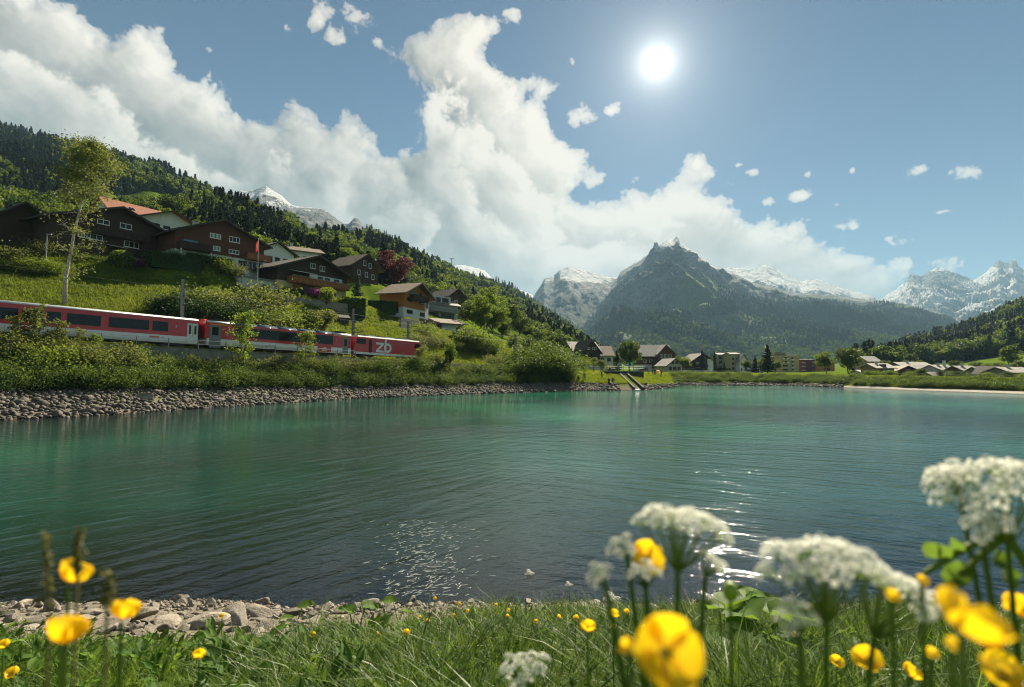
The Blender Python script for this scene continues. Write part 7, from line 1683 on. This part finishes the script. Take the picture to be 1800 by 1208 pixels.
def buttercup(px, py, spx, label, tilt=(0, 0), real=.028, Y=None, group=None, open_=1.0, stem_dx=0, rot=0):
    Y = Y or real*1000/spx; c = at(px, py, Y); r = spx/1000*Y*.5; g = ground_under(c); g.x += stem_dx
    o = empty('buttercup', g, 0, label, 'flower', group); q = c-g
    st = MB(); down = Vector((math.sin(tilt[0])*0, 0, -1)); st.tube([(0, 0, -.04), (q.x*.25, q.y*.25, q.z*.45), (q.x*.8, q.y*.9, q.z*.85), q-Vector((0, 0, r*.1))], [.0022, .002, .0016, .0013], 6); st.build('stem', M_STEM, o)
    rm = Matrix.Rotation(tilt[1], 4, 'Y') @ Matrix.Rotation(tilt[0], 4, 'X')
    for k in range(5):
        mt = Matrix.Translation(q) @ rm @ Matrix.Rotation(rot+k*math.tau/5+.12*math.sin(k*3.1+px), 4, 'Z') @ Matrix.Rotation((1-open_)*-1.0+.13*math.sin(k*2.3+py), 4, 'Y'); pe = link('petal', PETAL, o); pe.matrix_local = mt @ Matrix.Diagonal((r, r*1.08, r*(1.0), 1))
    cc = link('flower_centre', CORE, o); cc.matrix_local = Matrix.Translation(q) @ rm @ Matrix.Scale(r*.75, 4)
    return o
def small_buttercup(px, py, spx, group):
    p = near_line(px, py+spx*1.5); r = .019; h = .20+.12*random.Random(px).random(); o = empty('buttercup', p, 0, 'small yellow buttercup low in the near grass', 'flower', group)
    st = MB(); st.tube([(0, 0, -.03), (.01, 0, h)], [.0025, .002], 4); st.build('stem', M_STEM, o); rng = random.Random(px*7+py); rm = Matrix.Rotation(rng.uniform(.2, 1.1), 4, 'X') @ Matrix.Rotation(rng.uniform(-.5, .5), 4, 'Y')
    for k in range(5): pe = link('petal', PETAL, o); pe.matrix_local = Matrix.Translation((.01, 0, h)) @ rm @ Matrix.Rotation(k*math.tau/5, 4, 'Z') @ Matrix.Scale(r, 4)
def floret_cluster(seed, n=18):
    """one small umbel, radius about 1, of five-petalled florets on their stalks"""
    rng = np.random.default_rng(seed); V = []; F = []; MI = []
    for i in range(n):
        a = i*2.4; rr = math.sqrt((i+.5)/n); d = Vector((math.cos(a)*rr, math.sin(a)*rr, .55*(1-rr*rr*.8)+.10*rng.normal())); nrm = Vector((d.x*.8+rng.normal()*.25, d.y*.8+rng.normal()*.25, 1)).normalized(); u = nrm.orthogonal().normalized(); w = nrm.cross(u); R0 = .19*(1+.35*rr)*(.85+.3*rng.random()); ph = rng.random()*6.28
        for k in range(5):
            t = ph+k*math.tau/5; c = u*math.cos(t)+w*math.sin(t); s = u*math.cos(t+1.57)+w*math.sin(t+1.57); b = len(V); cup = nrm*.06
            V += [tuple(d), tuple(d+c*R0*.6+s*R0*.34+cup), tuple(d+c*R0*1.0+s*R0*.16+cup*1.6), tuple(d+c*R0*.92+cup), tuple(d+c*R0*1.0-s*R0*.16+cup*1.6), tuple(d+c*R0*.6-s*R0*.34+cup)]; F += [(b, b+1, b+2, b+3), (b, b+3, b+4, b+5)]; MI += [0, 0]
        b = len(V); q = Vector((0, 0, -.75)); e = u*.018; f_ = w*.018; V += [tuple(q+e), tuple(q-e), tuple(d-e), tuple(d+e)]; F.append((b, b+1, b+2, b+3)); MI.append(1)
    return np_mesh('umbellet', V, F, [M_FLORET, M_OMBEL_STEM], False, MI)
UMB = [floret_cluster(i) for i in range(4)]
def umbel_plant(heads, label, base=None, stem_r=.0028):
    """heads: (px, py, width px, real width, tilt x, tilt y, umbellets); one stem from the ground, a branch to each head"""
    Y0 = heads[0][3]*1000/heads[0][2]; c0 = at(heads[0][0], heads[0][1], Y0); g = ground_under(c0)
    if base: g = ground_under(at(base[0], 900, base[1]))
    o = empty('cow_parsley', g, 0, label, 'flower'); stem = MB(); root = Vector((0, 0, -.04)); fork = None
    for hi, (px, py, wpx, real, tx, ty, n) in enumerate(heads):
        Y = real*1000/wpx if hi == 0 else Y0*(1+.10*math.sin(hi*2.1)); real = wpx/1000*Y; c = at(px, py, Y)-g; rm = Matrix.Rotation(ty, 3, 'Y') @ Matrix.Rotation(tx, 3, 'X'); Rr = real*.5; hub = c-rm @ Vector((0, 0, Rr*.85))
        if fork is None:
            fork = root+(hub-root)*.72+Vector((.0, .01, 0)); stem.tube([root, root+(fork-root)*.5+Vector((.008, .006, 0)), fork], [stem_r*1.5, stem_r*1.25, stem_r], 7)
        mid = fork+(hub-fork)*.5+Vector((0, 0, -.1*(hub-fork).length)); stem.tube([fork, mid, hub], [stem_r*.9, stem_r*.75, stem_r*.6], 6)
        rays = MB(); us = Rr*.225*(16/n)**.4
        for i in range(n):
            a = i*2.39996+hi; rr = math.sqrt((i+.4)/n)*.86; d = rm @ Vector((math.cos(a)*rr*Rr, math.sin(a)*rr*Rr, Rr*.30*(1-rr*rr)+Rr*.06*math.sin(i*5.1))); e = c+d; dirn = (e-hub).normalized(); rays.tube([hub, hub+(e-hub)*.5+rm @ Vector((0, 0, -Rr*.04)), e-dirn*us*.5], [stem_r*.3, stem_r*.24, stem_r*.2], 4, False)
            q = dirn.to_track_quat('Z', 'Y').to_matrix().to_4x4(); u = link('umbellet', UMB[i % 4], o); u.matrix_local = Matrix.Translation(e) @ q @ Matrix.Rotation(i*1.3, 4, 'Z') @ Matrix.Scale(us, 4)
        rays.build('rays', M_OMBEL_STEM, o)
    stem.build('stem', M_STEM, o); return o
def foreground():
    umbel_plant([(1198, 930, 172, .064, -.10, .14, 19), (1092, 962, 56, 0, .4, -.6, 8), (1052, 1010, 50, 0, .5, -.7, 8), (1252, 992, 60, 0, .1, .5, 8), (1130, 1008, 66, 0, .2, -.2, 8)], 'white umbel flower with side heads standing above the big buttercup')
    umbel_plant([(1438, 1000, 215, .07, -.02, -.12, 19), (1568, 1048, 190, 0, .05, .40, 17), (1400, 1085, 80, 0, .3, -.3, 7)], 'large blurred white umbel flower right of the centre')
    umbel_plant([(1748, 862, 225, .085, .02, -.22, 21), (1668, 840, 88, 0, .1, -.6, 8), (1732, 925, 90, 0, .4, -.2, 8)], 'white umbel flower reaching in from the right edge', base=(1950, .42))
    umbel_plant([(925, 1182, 92, .05, .2, -.3, 10), (900, 1165, 40, 0, .4, -.4, 5)], 'pale greenish umbel at the bottom edge of the meadow')
    # leaves and stalks at the right
    o = empty('flower_stalk', ground_under(at(1790, 1000, .40)), 0, 'dark leafy flower stalk crossing the right edge', 'plant'); g = o.location; P = lambda px, py, Y=.40: at(px, py, Y)-g
    m = MB(); m.tube([(0, 0, -.05), P(1840, 1150), P(1815, 1010), P(1770, 940), P(1700, 962), P(1625, 1008)], [.004, .004, .0036, .003, .0026, .002], 7); m.tube([P(1770, 940), P(1725, 975), P(1660, 1040)], [.003, .0024, .002], 6); m.build('stem', M_STEM, o)
    for a, b, w, lab in (((1700, 960), (1640, 975), .008, 0), ((1640, 985), (1637, 950), .006, 0), ((1745, 965), (1795, 1035), .010, 0), ((1660, 1030), (1705, 990), .008, 0)):
        A, B = P(*a), P(*b); L = (B-A).length; v, f = leaf_blade(L, w*2, 5, .2, .1); l = link('leaf', np_mesh('leaf', v, f, M_HERB, True), o); d = (B-A).normalized(); l.matrix_local = Matrix.Translation(A) @ d.to_track_quat('X', 'Z').to_matrix().to_4x4() @ Matrix.Rotation(.9, 4, 'X')
    B = buttercup
    B(120, 1024, 74, 'upper of the three blurred buttercups at the left', (-.30, .35), open_=.52, rot=.3); B(108, 1134, 92, 'largest blurred buttercup at the lower left', (-.35, .12), open_=.50, rot=.9); B(213, 1090, 66, 'right of the three blurred buttercups at the left', (-.25, .25), open_=.52, rot=.1)
    B(1168, 1148, 128, 'big open buttercup facing the camera right of the centre', (1.15, .15), open_=1.0, rot=.2); B(1108, 1140, 36, 'small petalled buttercup just left of the big open one', (.3, -.9), Y=.26, open_=.7); B(1135, 985, 66, 'orange buttercup in front of the central white umbel', (.9, .2), open_=.9, rot=.5)
    B(1690, 1112, 140, 'nearest dark orange buttercup strongly blurred at the right', (.25, .5), open_=.75, rot=.4); B(1788, 1082, 70, 'bright yellow buttercup at the right edge', (.2, .15), open_=.6); B(1525, 1166, 54, 'open yellow buttercup below the blurred white umbel', (.5, -.3), open_=.9); B(1596, 1186, 40, 'yellow buttercup near the bottom edge left of the dark orange one', (.3, .6), open_=.7); B(1760, 1196, 90, 'orange edged buttercup at the lower right corner', (.45, .1), open_=.9)
    B(1033, 1109, 34, 'pale blurred buttercup left of the big open one', (.2, .1), open_=.65); B(1078, 1084, 24, 'small buttercup above the big open one', (.2, .2), open_=.65); B(1567, 1052, 30, 'small buttercup in the middle of the blurred white umbel', (.5, .1), Y=.30, open_=.85); B(1620, 1024, 24, 'small buttercup at the right rim of the blurred white umbel', (.6, 0), Y=.33, open_=.85); B(1672, 1138, 34, 'yellow buttercup overlapping the nearest dark orange one', (.4, .3), Y=.24, open_=.8); B(1636, 1152, 26, 'little buttercup left below the nearest dark orange one', (.5, .1), Y=.35, open_=.85); B(1470, 1166, 26, 'flat yellow buttercup under the left of the blurred umbel', (.6, 0), open_=.9); B(6, 1138, 24, 'buttercup cut by the left edge', (.3, .1), open_=.7); B(22, 1186, 24, 'lowest small buttercup in the left corner', (.5, .1), open_=.8); B(350, 1158, 30, 'green yellow blurred bud in the left grass', (.2, .1), open_=.5)
    G = 'small buttercups low in the near grass'
    for px, py in ((762, 1100), (805, 1097), (820, 1107), (795, 1122), (735, 1127), (750, 1130), (892, 1105), (890, 1112), (545, 1177), (710, 1186), (385, 1167), (1100, 1148), (870, 1090), (980, 1130), (1010, 1160), (660, 1150), (940, 1140), (1130, 1180), (1395, 1190), (1075, 1165)): small_buttercup(px, py, 10, G)
    # green bud
    c = at(1284, 1040, .42); g = ground_under(c); o = empty('flower_bud', g, 0, 'plump green bud on a stalk right of the central umbel', 'plant'); q = c-g; m = MB(); m.tube([(0, 0, -.04), (q.x*.5, q.y*.6, q.z*.5), q], [.002, .0018, .0012], 6); m.build('stem', M_STEM, o); m = MB(); m.ball(q, .0055, None, .007, 10, 7); m.build('bud', simple('bud_green', (.20, .30, .02), .5), o, True)
    # seed stalks at the left, small umbels in the grass
    for px, py, px2, py2, lab in ((80, 935, 88, 1060, 'leftmost blurred grass spike above the buttercups'), (140, 932, 136, 1010, 'second blurred grass spike above the upper buttercup'), (193, 1010, 188, 1070, 'short blurred grass spike by the right left-hand buttercup')):
        a, b = at(px, py, .36), at(px2, py2, .36); g = ground_under(b); o = empty('grass_spike', g, 0, lab, 'grass stalk'); m = MB(); m.tube([(0, 0, -.04), (b-g)*.5, b-g, a-g], [.0012, .0011, .001, .0005], 5); m.build('stem', M_GRASSD, o)
        rng = np.random.default_rng(px); t = rng.random(90)[:, None]; P_ = np.array(b-g)*(1-t)+np.array(a-g)*t+rng.normal(size=(90, 3))*.0013; V, F = leaves(P_, .0022, rng, .2, None, 2.6); link('seed_head', np_mesh('seed_head', V, F, M_GRASSD), o)
    for px, py, w, h, lab in ((931, 1010, 20, .34, 'thin tall white umbel rising above the grass at the waterline'), (525, 1140, 22, .16, 'white flower head in the grass below the rocks'), (592, 1158, 24, .14, 'greyish flower head in the left grass'), (908, 1124, 30, .16, 'white flower head low in the grass left of the pale umbel'), (1075, 1055, 34, .28, 'white umbel in the reeds left of the central flower'), (1000, 1030, 16, .24, 'tiny white umbel near the waterline'), (1245, 1055, 28, .30, 'white umbel behind the green bud'), (860, 1150, 26, .12, 'pale flower head in the central grass'), (1120, 1195, 26, .12, 'small white head at the bottom below the big buttercup')):
        p = near_line(px, min(1190, py+h*115)); p2 = at(px, py, p.y); g = p; q = p2-g; q.z = max(q.z, .05); o = empty('white_flower', g, 0, lab, 'flower'); m = MB(); m.tube([(0, 0, -.03), (q.x*.5+.01, 0, q.z*.5), (q.x, q.y, q.z)], [.004, .0035, .002], 5); m.build('stem', M_STEM, o); R0 = w/1000*p.y*.5
        for i in range(7): a = i*2.4; rr = math.sqrt(i/7)*.75*R0; u = link('umbellet', UMB[i % 4], o, (q.x+math.cos(a)*rr, q.y+math.sin(a)*rr, q.z+.02+R0*.2*math.cos(i)), (0, 0, i), R0*.36)
foreground()
# ------------------------------------------------------------------ the air of the valley
def make_haze():
    t = bpy.data.materials.new('haze'); t.use_nodes = True; nt = t.node_tree; nt.nodes.clear()
    v = nt.nodes.new('ShaderNodeVolumePrincipled'); v.inputs['Color'].default_value = (.40, .70, .98, 1); v.inputs['Density'].default_value = HAZE_DENSITY; v.inputs['Anisotropy'].default_value = 0.0
    o = nt.nodes.new('ShaderNodeOutputMaterial'); nt.links.new(v.outputs[0], o.inputs['Volume'])
    b = MB(); b.box(-9600, 9600, -9500, 12500, -7, 1830)
    tag(b.build('haze', t), kind='stuff')
HAZE_DENSITY = 7.2e-5
make_haze()
